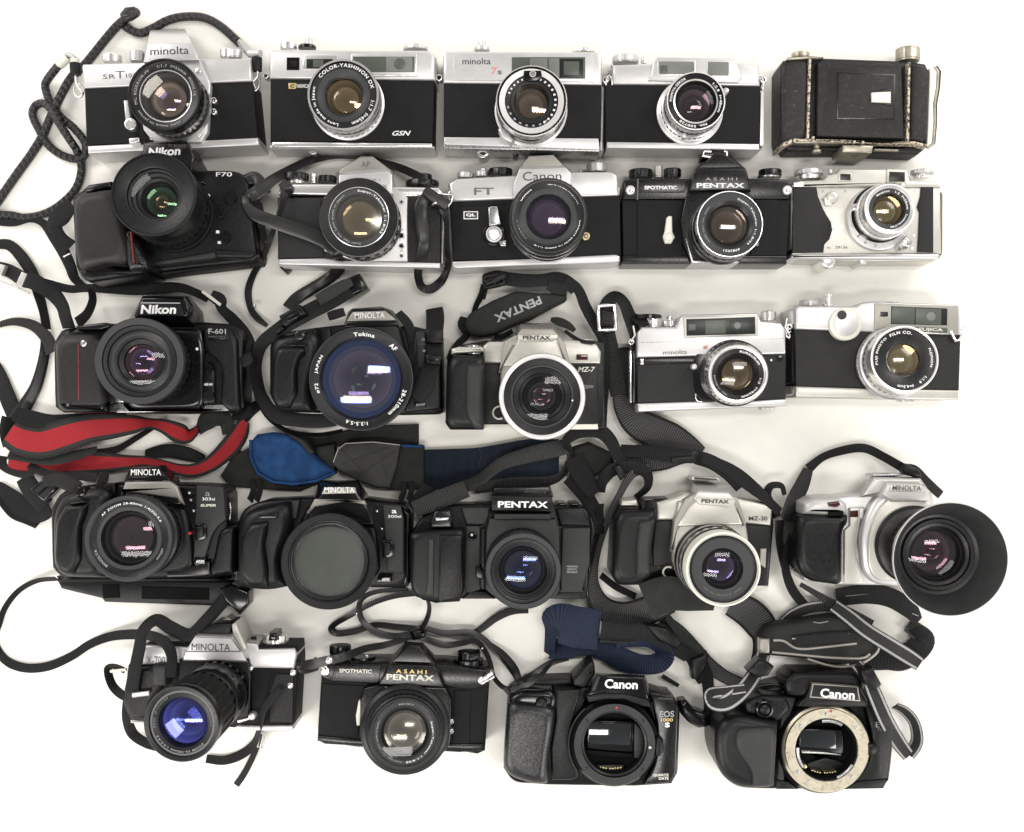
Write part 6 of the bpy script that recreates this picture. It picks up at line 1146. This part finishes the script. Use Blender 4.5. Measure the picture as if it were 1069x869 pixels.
# strap with buckle above the widest lens
s = Strap('black webbing strap with a long quick release buckle lying above the widest lens', 250, 290, 480, 1069, 400, 200)
s.R([(600,20,26,70),(520,70,34,76),(430,120,44,80),(340,165,56,80),(250,215,64,78),(180,262,56,70),(110,320,40,60),(82,400,26,52),(84,490,20,52),(112,590,20,60),(180,670,26,70),(280,690,40,70),(380,695,46,70),(470,690,46,60)], 40, 60, tw=(0,0,0,0,0,10,20,25,25,15,0,0,0,0))
s.R([(70,320,30,20),(62,400,20,16),(66,500,16,16),(90,600,14,16),(150,690,14,18),(250,750,16,22),(380,765,20,24),(500,745,22,22)], 20, 20, 'stitched_leather', tw=(40,40))
b_ = s.B('buckle', [(190,185),(290,130),(318,165),(325,180),(225,240),(205,225)], 74, 'black_plastic', 8, 2.5, z0=58); s.B('buckle_face', [(222,196),(290,156),(308,184),(236,220)], 76, 'black_gloss', 6, 1.5, z0=60, parent=b_); s.B('buckle_wing', [(168,262),(210,232),(222,250),(180,276)], 70, 'black_plastic', 5, 2, z0=58, parent=b_)
s.B('buckle_end', [(520,2),(580,-22),(622,50),(540,98),(470,60)], 34, 'black_gloss', 6, 3, z0=8); s.R([(380,110,56,56),(440,75,50,60),(500,40,44,56),(545,20,40,40)], 50, 56, 'webbing_grey', tw=(0,0))
s.R([(430,190,44,40),(460,180,44,46),(510,165,44,40)], 44, 40, tw=(0,0)); s.R([(770,170,40,40),(820,230,44,46),(842,320,46,48),(845,430,46,50)], 44, 46, tw=(20,0))
s.R([(945,150,12,84),(950,200,24,88),(945,300,46,80),(945,380,56,76),(920,460,58,84),(890,540,54,90),(860,590,50,70)], 40, 80, tw=(0,0))
s.B('slider', (905,250,985,318), 60, 'black_plastic', 6, 2, z0=48, rot=-2); b_ = s.B('slider', [(905,372),(982,380),(976,424),(895,418)], 66, 'black_plastic', 8, 2, z0=56); s.B('slot', [(912,392),(965,396),(962,410),(908,408)], 66.4, 'black_gloss', 3, .3, parent=b_, z0=60)
s.R([(0,420,40,40),(30,400,44,60),(60,380,46,50)], 44, 50, tw=(0,30)); s.R([(20,690,6,50),(60,640,8,60),(110,620,12,50),(160,680,16,50)], 8, 50, tw=(20,0))

# blue lined strap
s = Strap('wide dark neoprene strap turned over to show its bright blue felt lining, centre left', 220, 420, 640, 1069, 220, 150)
s.B('strap_band', [(235,85),(300,90),(420,62),(552,58),(552,112),(330,118),(270,130)], 6, 'neoprene', 6, 1.5)
s.B('strap_band', [(25,195),(60,140),(105,120),(120,185),(170,215),(240,222),(300,210),(240,236),(130,232),(50,225)], 12, 'neoprene', 10, 2)
bl = s.B('lining', [(104,105),(120,86),(160,80),(210,88),(250,115),(285,150),(330,186),(280,208),(220,216),(165,210),(122,185),(106,145)], 22, 'blue_felt', 16, 6, z0=4); s.T('lining_edge', [(106,100,20),(106,145,20),(124,188,20),(165,212,20),(220,218,20),(280,210,20),(330,188,20)], 1.6, 'blue_felt', parent=bl)
s.B('strap_fold', [(190,78),(250,100),(275,135),(262,140),(235,108)], 28, 'neoprene', 6, 2, z0=6); s.B('strap_band', [(275,120),(330,110),(330,190),(285,150)], 14, 'neoprene', 4, 2)
pd = s.B('leather_pad', [(322,165),(335,125),(355,108),(430,104),(505,112),(496,170),(478,230),(440,228),(400,215),(350,190)], 20, 'pad_leather', [14,14,20,10,8,6,12,10,10,10], 2.5, z0=6)
for a, b in (((345,125),(420,200)),((440,112),(470,200)),((345,165),(470,120)),((380,200),(490,130))): s.T('stitching', [(*a,20.4),(*b,20.4)], .4, 'grey_plastic', parent=pd, n=5)
s.T('pad_edge', [(326,160,19),(338,126,19.4),(358,110,19.4),(430,106,19.4),(503,114,19.4)], .7, 'greige', parent=pd, n=6)
s.B('strap_band', [(495,118),(566,116),(568,232),(470,232),(488,190)], 14, 'neoprene', 4, 2); s.B('lining_edge', [(502,112),(562,114),(562,122),(502,120)], 16, 'blue_felt', 2, 1.5)
for x in (108,125,508,528): s.R([(x,205,10,14),(x+6,232,26,14),(x-4,262,40,14)], 20, 14, 'webbing', tw=(10,50))
s = Strap('wide dark navy blue strap lying flat beneath the champagne camera with crossed grey webbing', 220, 420, 640, 1069, 720, 150)
s.R([(568,180,6,108),(640,176,7,104),(710,172,8,102),(780,160,8,100),(850,150,9,104),(925,148,10,100)], 8, 104, 'navy_felt', tw=(0,0)); s.T('seam', [(712,120,9.5),(720,140,9.5),(712,165,9.5),(722,190,9.5)], .5, 'grey_plastic')
s.R([(545,290,40,30),(590,262,40,40),(650,235,34,36),(715,205,26,30),(770,165,24,34),(840,142,22,42),(900,128,22,44),(945,118,20,40)], 24, 36, 'webbing_grey', tw=(10,20,10,30,10,0,0,30))
s.R([(948,115,20,20),(955,150,18,20),(935,190,14,20),(895,210,12,26),(800,215,12,30),(700,228,10,30)], 14, 24, 'webbing_grey', tw=(40,60,50,30,20,10))
s.R([(545,240,30,70),(570,262,34,80),(610,285,40,70)], 34, 70, 'webbing', tw=(0,0)); s.R([(540,285,44,40),(600,262,46,50),(680,230,40,46)], 44, 46, 'webbing_grey', tw=(0,0))

# padded strap lettered in grey
s = Strap('padded black strap with upside down grey lettering in row three', 450, 280, 660, 960, 400, 200)
pd = s.B('shoulder_pad', [(160,262),(180,215),(290,155),(400,108),(520,118),(645,118),(650,150),(560,195),(480,240),(400,268),(310,310),(225,328),(175,305)], 30, 'neoprene', [20,30,30,20,10,14,20,20,20,20,20,30,20], 5, z0=4)
s.text('PENTAX', 415, 197, 236, 40, 30.5, 'grey_ink', rot=203, bold=.03, parent=pd)
s.R([(255,55,20,56),(310,40,24,56),(370,52,26,66),(450,60,26,64),(530,58,26,60),(600,52,26,70),(650,70,28,70),(690,105,28,60)], 26, 60, tw=(0,0,0,0,0,10,10,20))
s.R([(640,60,30,60),(700,100,28,50),(735,180,24,56),(775,255,22,56),(815,330,24,50),(835,420,24,40),(835,540,20,34),(828,660,16,30),(825,770,10,26)], 26, 50, 'webbing', tw=(0,10,30,20,20,30,40,50,50))
s.R([(560,80,28,50),(600,95,30,60),(650,100,30,60)], 30, 56, 'webbing', tw=(0,0)); s.R([(255,80,20,34),(240,130,14,30),(215,180,10,24),(200,230,8,18)], 16, 30, tw=(20,50)); s.R([(265,100,18,14),(252,150,16,14)], 16, 14, tw=(0,0))
s.R([(160,235,14,40),(152,270,12,50),(168,320,14,36),(130,360,30,30),(100,395,44,24),(80,440,50,16)], 14, 36, tw=(10,0,20,40,50,60)); s.R([(300,325,12,20),(340,325,12,24),(390,300,14,24)], 12, 20, tw=(0,0))
s.buckle(300, 60, 90, 50, 30, 12, 'black_plastic', t=5); s.B('slider', [(245,60),(350,15),(368,45),(262,90)], 34, 'black_plastic', 6, 2.5, z0=22)
s.R([(572,245,20,20),(610,255,22,40),(655,275,24,36),(685,300,26,22)], 24, 36, 'neoprene', tw=(0,0)); s.R([(640,300,26,18),(680,330,36,20),(720,350,44,20),(780,355,46,16)], 30, 20, tw=(10,10))

# leather belt with silver buckle
s = Strap('black leather belt strap with a chrome rectangular buckle beside the row three rangefinder', 470, 280, 760, 1050, 620, 400)
s.R([(590,240,16,64),(602,300,16,66),(618,380,16,66),(640,480,12,66)], 16, 60, 'stitched_leather', tw=(0,0)); s.R([(592,235,20,56),(590,190,22,56),(592,140,24,54),(622,108,22,46),(655,130,20,46),(680,190,20,50),(700,260,24,46),(700,330,30,30)], 20, 50, 'stitched_leather', tw=(0,0,10,30,20,10,20,40))
s.R([(655,300,10,50),(662,380,10,46),(666,470,10,40)], 10, 46, 'stitched_leather', tw=(20,20))
s.buckle(592, 188, 62, 92, 28, 3, 'bright_chrome', bar=False, t=4.6)
s.R([(596,165,30,44),(594,188,32,44),(592,215,30,44)], 32, 44, 'stitched_leather', tw=(0,0)); s.R([(690,180,20,30),(720,200,30,40),(740,220,36,30)], 26, 36, 'stitched_leather', tw=(20,0))

# long wide hatched strap in the middle
s = Strap('wide charcoal hatched webbing strap with black edges around the banded silver lens camera', 560, 440, 860, 869, 330, 300)
X = lambda x, y: ((470+x*.27619-560)/.34522, (280+y*.27619-440)/.34522)
def XR(l, z): return [(*X(a, b), (e_[0] if e_ else z), (e_[1] if len(e_) > 1 else 60)) for a, b, *e_ in l]
s.R(XR([(640,470,10,40),(655,520,10,62),(700,580,10,88),(770,618,9,100),(840,640,8,86),(900,668,8,62),(950,700,8,40)], 8), 8, 60, 'hatched_webbing', tw=(20,0,0,0,0,0,0))
s.R(XR([(640,710,18,70),(720,720,18,80),(800,722,18,70),(880,712,18,44),(940,715,18,40)], 18), 18, 60, 'hatched_webbing', tw=(10,0,0,10,10))
s.R(XR([(930,715,20,44),(990,735,22,44),(1050,775,26,44),(1100,830,30,40)], 20), 20, 44, 'webbing', tw=(0,0))
s.R([(500,112,24,30),(560,135,26,38),(610,165,30,44),(660,205,34,40),(700,240,44,30),(735,275,40,30)], 26, 38, 'webbing', tw=(0,0,10,20,20,10))
s.B('slider', [(405,108),(480,104),(484,122),(410,126)], 30, 'black_plastic', 4, 1.5, z0=22)
s.R([(340,140,26,30),(290,160,30,26),(255,215,30,22),(220,290,30,22),(195,360,26,20),(178,430,20,22),(172,500,14,40),(200,562,10,66),(262,586,10,80),(335,572,18,88),(390,540,30,96)], 20, 40, 'hatched_webbing', tw=(0,10,20,30,40,50,45,20,0,0,0))
s.R([(330,545,54,112),(400,522,58,108),(470,535,60,80),(540,553,60,40)], 56, 90, 'neoprene', tw=(0,0,0,0))
s.R([(380,592,8,26),(430,635,6,40),(480,690,5,44),(520,735,5,44),(575,775,5,40),(640,800,5,36)], 6, 40, 'hatched_webbing', tw=(30,20,10,0,0,0))
s.R([(590,550,12,80),(650,585,8,96),(690,640,6,90),(680,700,5,60),(650,760,5,40)], 8, 80, 'hatched_webbing', tw=(0,0,0,20,40))
s.R([(195,465,16,20),(240,500,12,20),(300,530,10,20)], 14, 18, 'webbing', tw=(30,30))
s = Strap('tangle of narrow black webbing loops right of the flat navy strap', 560, 440, 860, 869, 130, 110)
s.R([(100,95,24,20),(90,60,24,28),(130,32,26,40),(190,30,28,44),(225,60,30,40),(245,100,30,36),(270,130,26,30)], 26, 36, 'webbing', tw=(50,20,0,0,20,20,20))
s.B('pad', [(105,80),(160,62),(230,95),(238,130),(170,175),(110,170)], 18, 'neoprene', 16, 5)
s.R([(95,170,18,40),(125,200,20,44),(155,235,24,46),(185,290,30,40),(190,340,34,30)], 22, 44, 'webbing', tw=(0,0,0,20,40)); s.R([(110,110,22,60),(140,165,24,60),(180,220,28,50)], 24, 50, 'webbing', tw=(0,10))
s.R([(195,215,30,24),(200,180,30,34),(235,145,30,40),(300,140,30,40),(335,160,28,34),(335,200,26,26),(300,230,24,18)], 28, 34, 'webbing', tw=(40,20,0,0,30,40,50))
s.R([(195,250,32,20),(190,300,30,18),(180,360,28,18),(165,430,20,18)], 28, 20, 'webbing', tw=(40,50)); s.B('slider', [(232,140),(250,128),(275,165),(255,180)], 38, 'black_plastic', 5, 2, z0=28)
s.R([(250,95,22,30),(320,90,24,40),(400,100,26,44),(470,108,26,34)], 24, 40, 'webbing', tw=(20,0))

# striped strap at the bottom right
s = Strap('black strap with light grey edge stripes and pad above the bottom right camera', 700, 560, 1000, 966, 480, 420)
s.R([(372,300,10,30),(410,268,12,44),(470,244,14,48),(545,240,16,44),(600,268,18,44)], 12, 44, 'striped_webbing', tw=(20,10,0,0,0)); 
s.R([(600,420,14,60),(720,410,12,80),(800,400,10,86),(850,350,10,70),(820,310,12,50)], 12, 60, 'webbing', tw=(0,0,0,20,40))
pd = s.B('shoulder_pad', [(300,345),(330,300),(430,285),(540,265),(640,285),(700,335),(705,380),(650,425),(560,440),(470,415),(350,405),(300,395)], 34, 'neoprene', [14,20,30,30,40,30,30,40,30,30,20,14], 6, z0=14)
for l in ([(345,350),(380,352),(430,378),(520,372),(625,360)], [(340,390),(430,398),(540,408),(640,410),(670,395)], [(460,412),(550,438),(630,432),(690,395),(702,365)], [(408,344),(520,336),(600,326)]):
    s.rope([(x, y, 34.2) for x, y in l], 1.4, 'greige', name='piping', parent=pd, sub=5)
s.R([(410,352,34,36),(500,345,35,42),(620,336,34,40)], 34.6, 40, 'webbing', tw=(0,0)); s.B('end_tab', (300,345,334,395), 37, 'greige', 5, 2, z0=26); s.T('pad_glyphs', [(480,288,34.5),(500,292,34.5),(530,286,34.5)], .5, 'greige')
s.R([(548,232,30,44),(600,270,36,50),(660,318,40,52),(740,368,34,54),(800,405,20,54),(838,430,14,48)], 34, 50, 'striped_webbing', tw=(0,0,0,0,0,0))
s.R([(312,395,30,50),(300,430,34,50),(272,480,50,56),(235,525,66,60),(185,560,74,56),(140,558,74,44),(135,530,72,34),(190,520,70,34),(250,512,66,30)], 50, 50, 'striped_webbing', tw=(0,0,0,0,-10,-30,40,20,20)); s.B('slider', [(258,455),(300,412),(350,440),(330,470),(295,478)], 60, 'black_plastic', 8, 3, z0=40)
s.R([(625,430,50,40),(660,470,60,44),(690,540,64,50),(725,620,54,52),(765,690,24,52),(800,738,10,44)], 56, 50, 'striped_webbing', tw=(0,0)); s.R([(800,735,10,40),(828,690,10,36),(820,630,12,36),(790,590,16,34),(755,570,24,26)], 12, 36, 'striped_webbing', tw=(20,30,20,20,30)); s.B('slider', [(640,455),(680,440),(712,500),(690,520),(655,500)], 72, 'black_plastic', 8, 3, z0=54)

# strap of the hooded silver camera
s = Strap('narrow black strap arching over the hooded silver camera and folded beneath it', 780, 450, 1069, 930, 500, 300)
s.R([(650,215,20,30),(600,170,28,34),(560,135,30,40),(520,122,24,30),(460,88,12,28),(392,58,8,30),(320,66,6,30),(255,88,8,28),(205,128,14,34)], 16, 30, 'webbing', tw=(0,0,0,20,20,10,20,20,0)); s.B('slider', [(530,108),(580,130),(592,160),(540,150),(524,130)], 38, 'black_plastic', 8, 3, z0=20)
s.R([(205,128,16,34),(185,180,20,50),(155,240,30,56),(130,300,34,44)], 24, 50, 'stitched_leather', tw=(0,0,10,20)); s.R([(100,290,34,30),(80,250,34,30),(66,215,30,26),(80,185,28,22),(115,185,28,20),(125,215,28,16)], 30, 26, 'webbing', tw=(30,40))
s.R([(165,290,36,26),(152,340,34,24),(132,400,30,26),(128,460,24,30),(150,530,16,34),(195,590,10,34)], 30, 28, 'webbing', tw=(20,20)); s.R([(110,300,34,34),(108,360,30,30),(120,440,24,26),(150,520,14,26)], 24, 30, 'stitched_leather', tw=(20,40)); s.T('snap', [(150,410,38),(152,418,38)], 2, 'steel')
s.R([(300,560,8,60),(400,548,9,66),(480,560,10,66),(545,600,10,60),(575,640,10,40)], 9, 60, 'webbing', tw=(0,0,0,10,30)); s.T('edge', [(330,555,10),(440,545,11),(520,600,12),(575,622,12)], .5, 'greige')
s.R([(178,515,22,16),(240,552,24,22),(300,590,26,34),(360,620,26,34),(420,650,24,30)], 24, 24, 'stitched_leather', tw=(0,0)); s.R([(540,650,6,50),(585,690,6,60),(580,740,6,60),(520,778,6,60),(440,770,6,50)], 6, 60, 'webbing_grey', tw=(10,10,20,10,10))

# rolled navy strap
s = Strap('rolled navy blue ribbed strap with black fittings above the camera with the dark mount', 560, 440, 860, 869, 200, 190)
s.R([(38,705,6,30),(44,640,14,40),(60,610,24,110),(120,622,26,126),(190,632,26,120)], 20, 100, 'navy_weave', tw=(50,40,10,0,0)); s.R([(40,690,8,50),(90,690,10,50),(150,680,12,50),(205,690,14,60),(260,720,14,70),(320,735,14,60),(370,730,14,60),(388,700,18,50),(350,670,24,40),(290,665,26,36),(240,675,26,26)], 14, 56, 'navy_weave', tw=(40,20,20,10,0,0,10,40,30,20,20))
s.R([(195,635,30,70),(260,640,30,64),(330,640,30,50),(400,675,26,44),(455,710,20,36)], 30, 60, 'webbing', tw=(0,0,0,0,20)); s.T('edge', [(190,664,34),(260,670,34),(300,668,34)], .6, 'grey_plastic'); s.B('slider', [(330,615),(395,622),(440,672),(425,690),(370,665)], 34, 'black_plastic', 8, 3, z0=18)
s.R([(430,680,16,30),(470,715,14,40),(490,760,12,40),(500,790,10,24)], 14, 30, 'webbing', tw=(0,20)); s.R([(380,770,10,14),(430,800,10,12)], 10, 14, 'webbing', tw=(0,0)); s.B('slider', [(468,720),(510,706),(520,730),(490,785),(470,780)], 20, 'black_plastic', 6, 3, z0=4)
s.R([(395,590,22,20),(440,650,14,30),(480,690,10,40),(500,720,10,40)], 14, 34, 'neoprene', tw=(30,0))

# strap of the row five silver camera
s = Strap('long narrow black webbing strap looping off the left edge from the leaning zoom camera', 0, 590, 280, 1014, 480, 480)
s.R([(215,52,20,18),(140,60,8,18),(70,98,4,18),(20,160,4,18),(-2,220,4,18),(-20,280,4,20),(0,335,4,26),(40,372,4,32),(105,390,4,34),(185,382,4,34),(270,345,4,32),(340,300,5,32),(420,270,8,34),(510,262,20,38),(580,270,44,40),(630,300,52,42),(650,350,54,38),(645,425,54,34)], 6, 24, 'webbing', tw=(50,45,40,40,40,40,30,20,10,10,20,20,15,10,0,10,20,20), sub=9)
s.R([(497,480,56,54),(510,400,58,48),(528,310,58,46),(540,250,56,44),(590,208,50,44),(650,240,46,54),(720,265,46,52),(780,210,40,48),(850,130,26,48),(880,100,22,48)], 50, 48, 'webbing', tw=(0,0,0,10,20,0,0,0,0,0)); s.B('buckle', [(828,92),(872,72),(940,100),(940,150),(905,190),(880,165),(850,140)], 30, 'black_gloss', 8, 3, z0=8)
s.R([(470,398,50,26),(430,384,46,26),(408,395,40,22),(425,455,36,26),(470,495,44,34),(520,492,50,30)], 44, 26, 'webbing', tw=(20,30,50,40,10,0)); s.T('slide', [(418,402,50),(478,395,52)], 1.6, 'cream'); sl = s.T('slide', [(502,492,58),(565,484,58)], 2.6, 'satin_silver')
s.R([(485,500,40,30),(480,570,24,30),(500,635,8,34),(550,672,5,36),(600,690,5,30)], 20, 30, 'webbing', tw=(40,40,30,10,10)); s.R([(780,732,4,30),(850,738,4,34),(920,712,5,34),(965,668,20,28),(985,600,44,22),(1000,540,54,30),(1060,470,54,30)], 10, 30, 'webbing', tw=(20,10,20,40,50,20,0)); s.R([(985,640,12,20),(962,710,5,22),(925,785,4,24),(893,832,4,26)], 6, 24, 'stitched_leather', tw=(30,20,20,0)); s.buckle(990, 660, 22, 60, 16, -12, 'satin_silver', bar=True, t=1.8)

# hand strap plate and leather laces
s = Strap('flat black hand strap plate with two fuzzy panels below the grey ringed zoom camera', 30, 460, 270, 1069, 600, 710, name='hand_strap', cat='hand strap')
pl = s.B('plate', [(130,650),(420,648),(950,655),(1022,690),(1010,772),(880,770),(352,752),(340,735),(150,690)], 14, 'dark_grey', [10,0,0,10,10,0,10,10,10], 2.5, z0=3); s.B('fuzzy_panel', [(340,672),(418,670),(422,732),(345,735)], 15.4, 'velcro', 6, 1, parent=pl); s.B('fuzzy_panel', [(524,680),(838,686),(838,742),(524,738)], 15.4, 'velcro', 6, 1, parent=pl)
s = Strap('thin black leather laces knotted above the worn black SLR in the bottom row', 310, 610, 540, 952, 480, 200)
LS = 'leather_strap'
s.R([(20,350,50,34),(70,345,54,44),(130,330,54,40),(200,316,50,36),(290,280,30,30),(380,262,16,26),(460,238,12,24),(530,200,12,22),(562,150,10,20),(572,100,8,18),(560,50,8,16)], 30, 30, LS, tw=(10,0,0,10,10,20,20,30,40,50,50)); s.R([(15,340,46,24),(12,365,46,24),(40,375,46,24),(90,360,48,24)], 46, 24, LS, tw=(50,30,20,10))
s.R([(520,40,6,24),(420,52,6,24),(320,85,6,24),(230,135,6,24),(165,172,5,24),(150,195,5,26),(180,212,5,28),(260,200,5,28),(340,176,6,24),(430,184,8,24),(520,192,10,24),(600,212,8,24),(680,222,6,26),(740,225,6,26),(800,190,6,30),(860,145,6,34),(930,115,6,34),(1000,110,6,30)], 6, 24, LS, tw=(20,20,15,10,40,50,10,10,20,20,10,20,20,10,10,10,10,20))
s.R([(480,22,12,18),(360,30,10,20),(290,55,10,22),(268,100,10,20),(285,160,10,26),(340,205,10,28),(420,225,10,28),(500,218,14,26),(570,240,8,24),(640,262,6,26),(710,255,6,24),(770,245,8,24),(810,285,12,22),(835,340,20,20),(850,400,30,18),(890,445,40,18),(930,450,44,20),(950,425,44,18)], 10, 24, LS, tw=(30,20,30,50,20,10,10,10,10,10,20,20,30,30,40,40,20,20))
s.R([(560,190,12,20),(640,210,12,22),(740,205,10,22),(800,230,8,22),(850,280,6,24),(900,335,8,24),(940,390,20,22),(960,430,40,20)], 10, 22, LS, tw=(10,10,10,20,20,20,30,40)); s.B('knot', [(480,205),(520,190),(560,205),(550,235),(500,245)], 20, 'leather_strap', 10, 4, z0=4)
s.T('stud', [(257,125,12),(259,129,12)], 1.6, 'bright_chrome'); s.T('stud', [(322,98,12),(324,102,12)], 1.4, 'bright_chrome'); s.T('stud', [(799,275,14),(801,279,14)], 1.4, 'bright_chrome')
s.T('ring', [(905,455,48),(915,470,48),(940,470,46),(950,450,46)], 2.5, 'leather_strap')
s = Strap('thin black cord running from the dark mount camera prism to its left lug', 510, 620, 740, 908, 250, 330)
s.R([(80,395,46,20),(110,370,40,22),(180,330,20,18),(250,285,10,18),(330,262,8,18),(420,255,8,18),(480,272,10,16)], 12, 18, LS, tw=(20,20)); s.R([(90,400,50,20),(160,375,44,22),(220,330,30,18),(260,290,16,14),(330,268,12,14)], 20, 18, LS, tw=(20,30)); s.R([(0,205,6,20),(60,250,10,26),(110,310,20,26),(122,360,36,24),(90,395,46,24)], 20, 24, LS, tw=(20,20))
s = Strap('black webbing with a rounded shiny tip right of the dark mount camera', 510, 620, 740, 908, 850, 500)
s.B('strap_pad', [(785,445),(815,440),(850,480),(905,500),(910,550),(870,558),(830,540),(795,500)], 34, 'black_gloss', [14,20,20,20,14,20,30,20], 5, z0=14); s.R([(880,240,6,40),(895,300,6,50),(905,380,8,50),(908,460,14,44),(905,540,20,40)], 8, 50, 'webbing', tw=(10,10)); s.R([(840,280,10,40),(860,320,8,40),(880,350,8,40)], 8, 40, 'webbing', tw=(0,0))
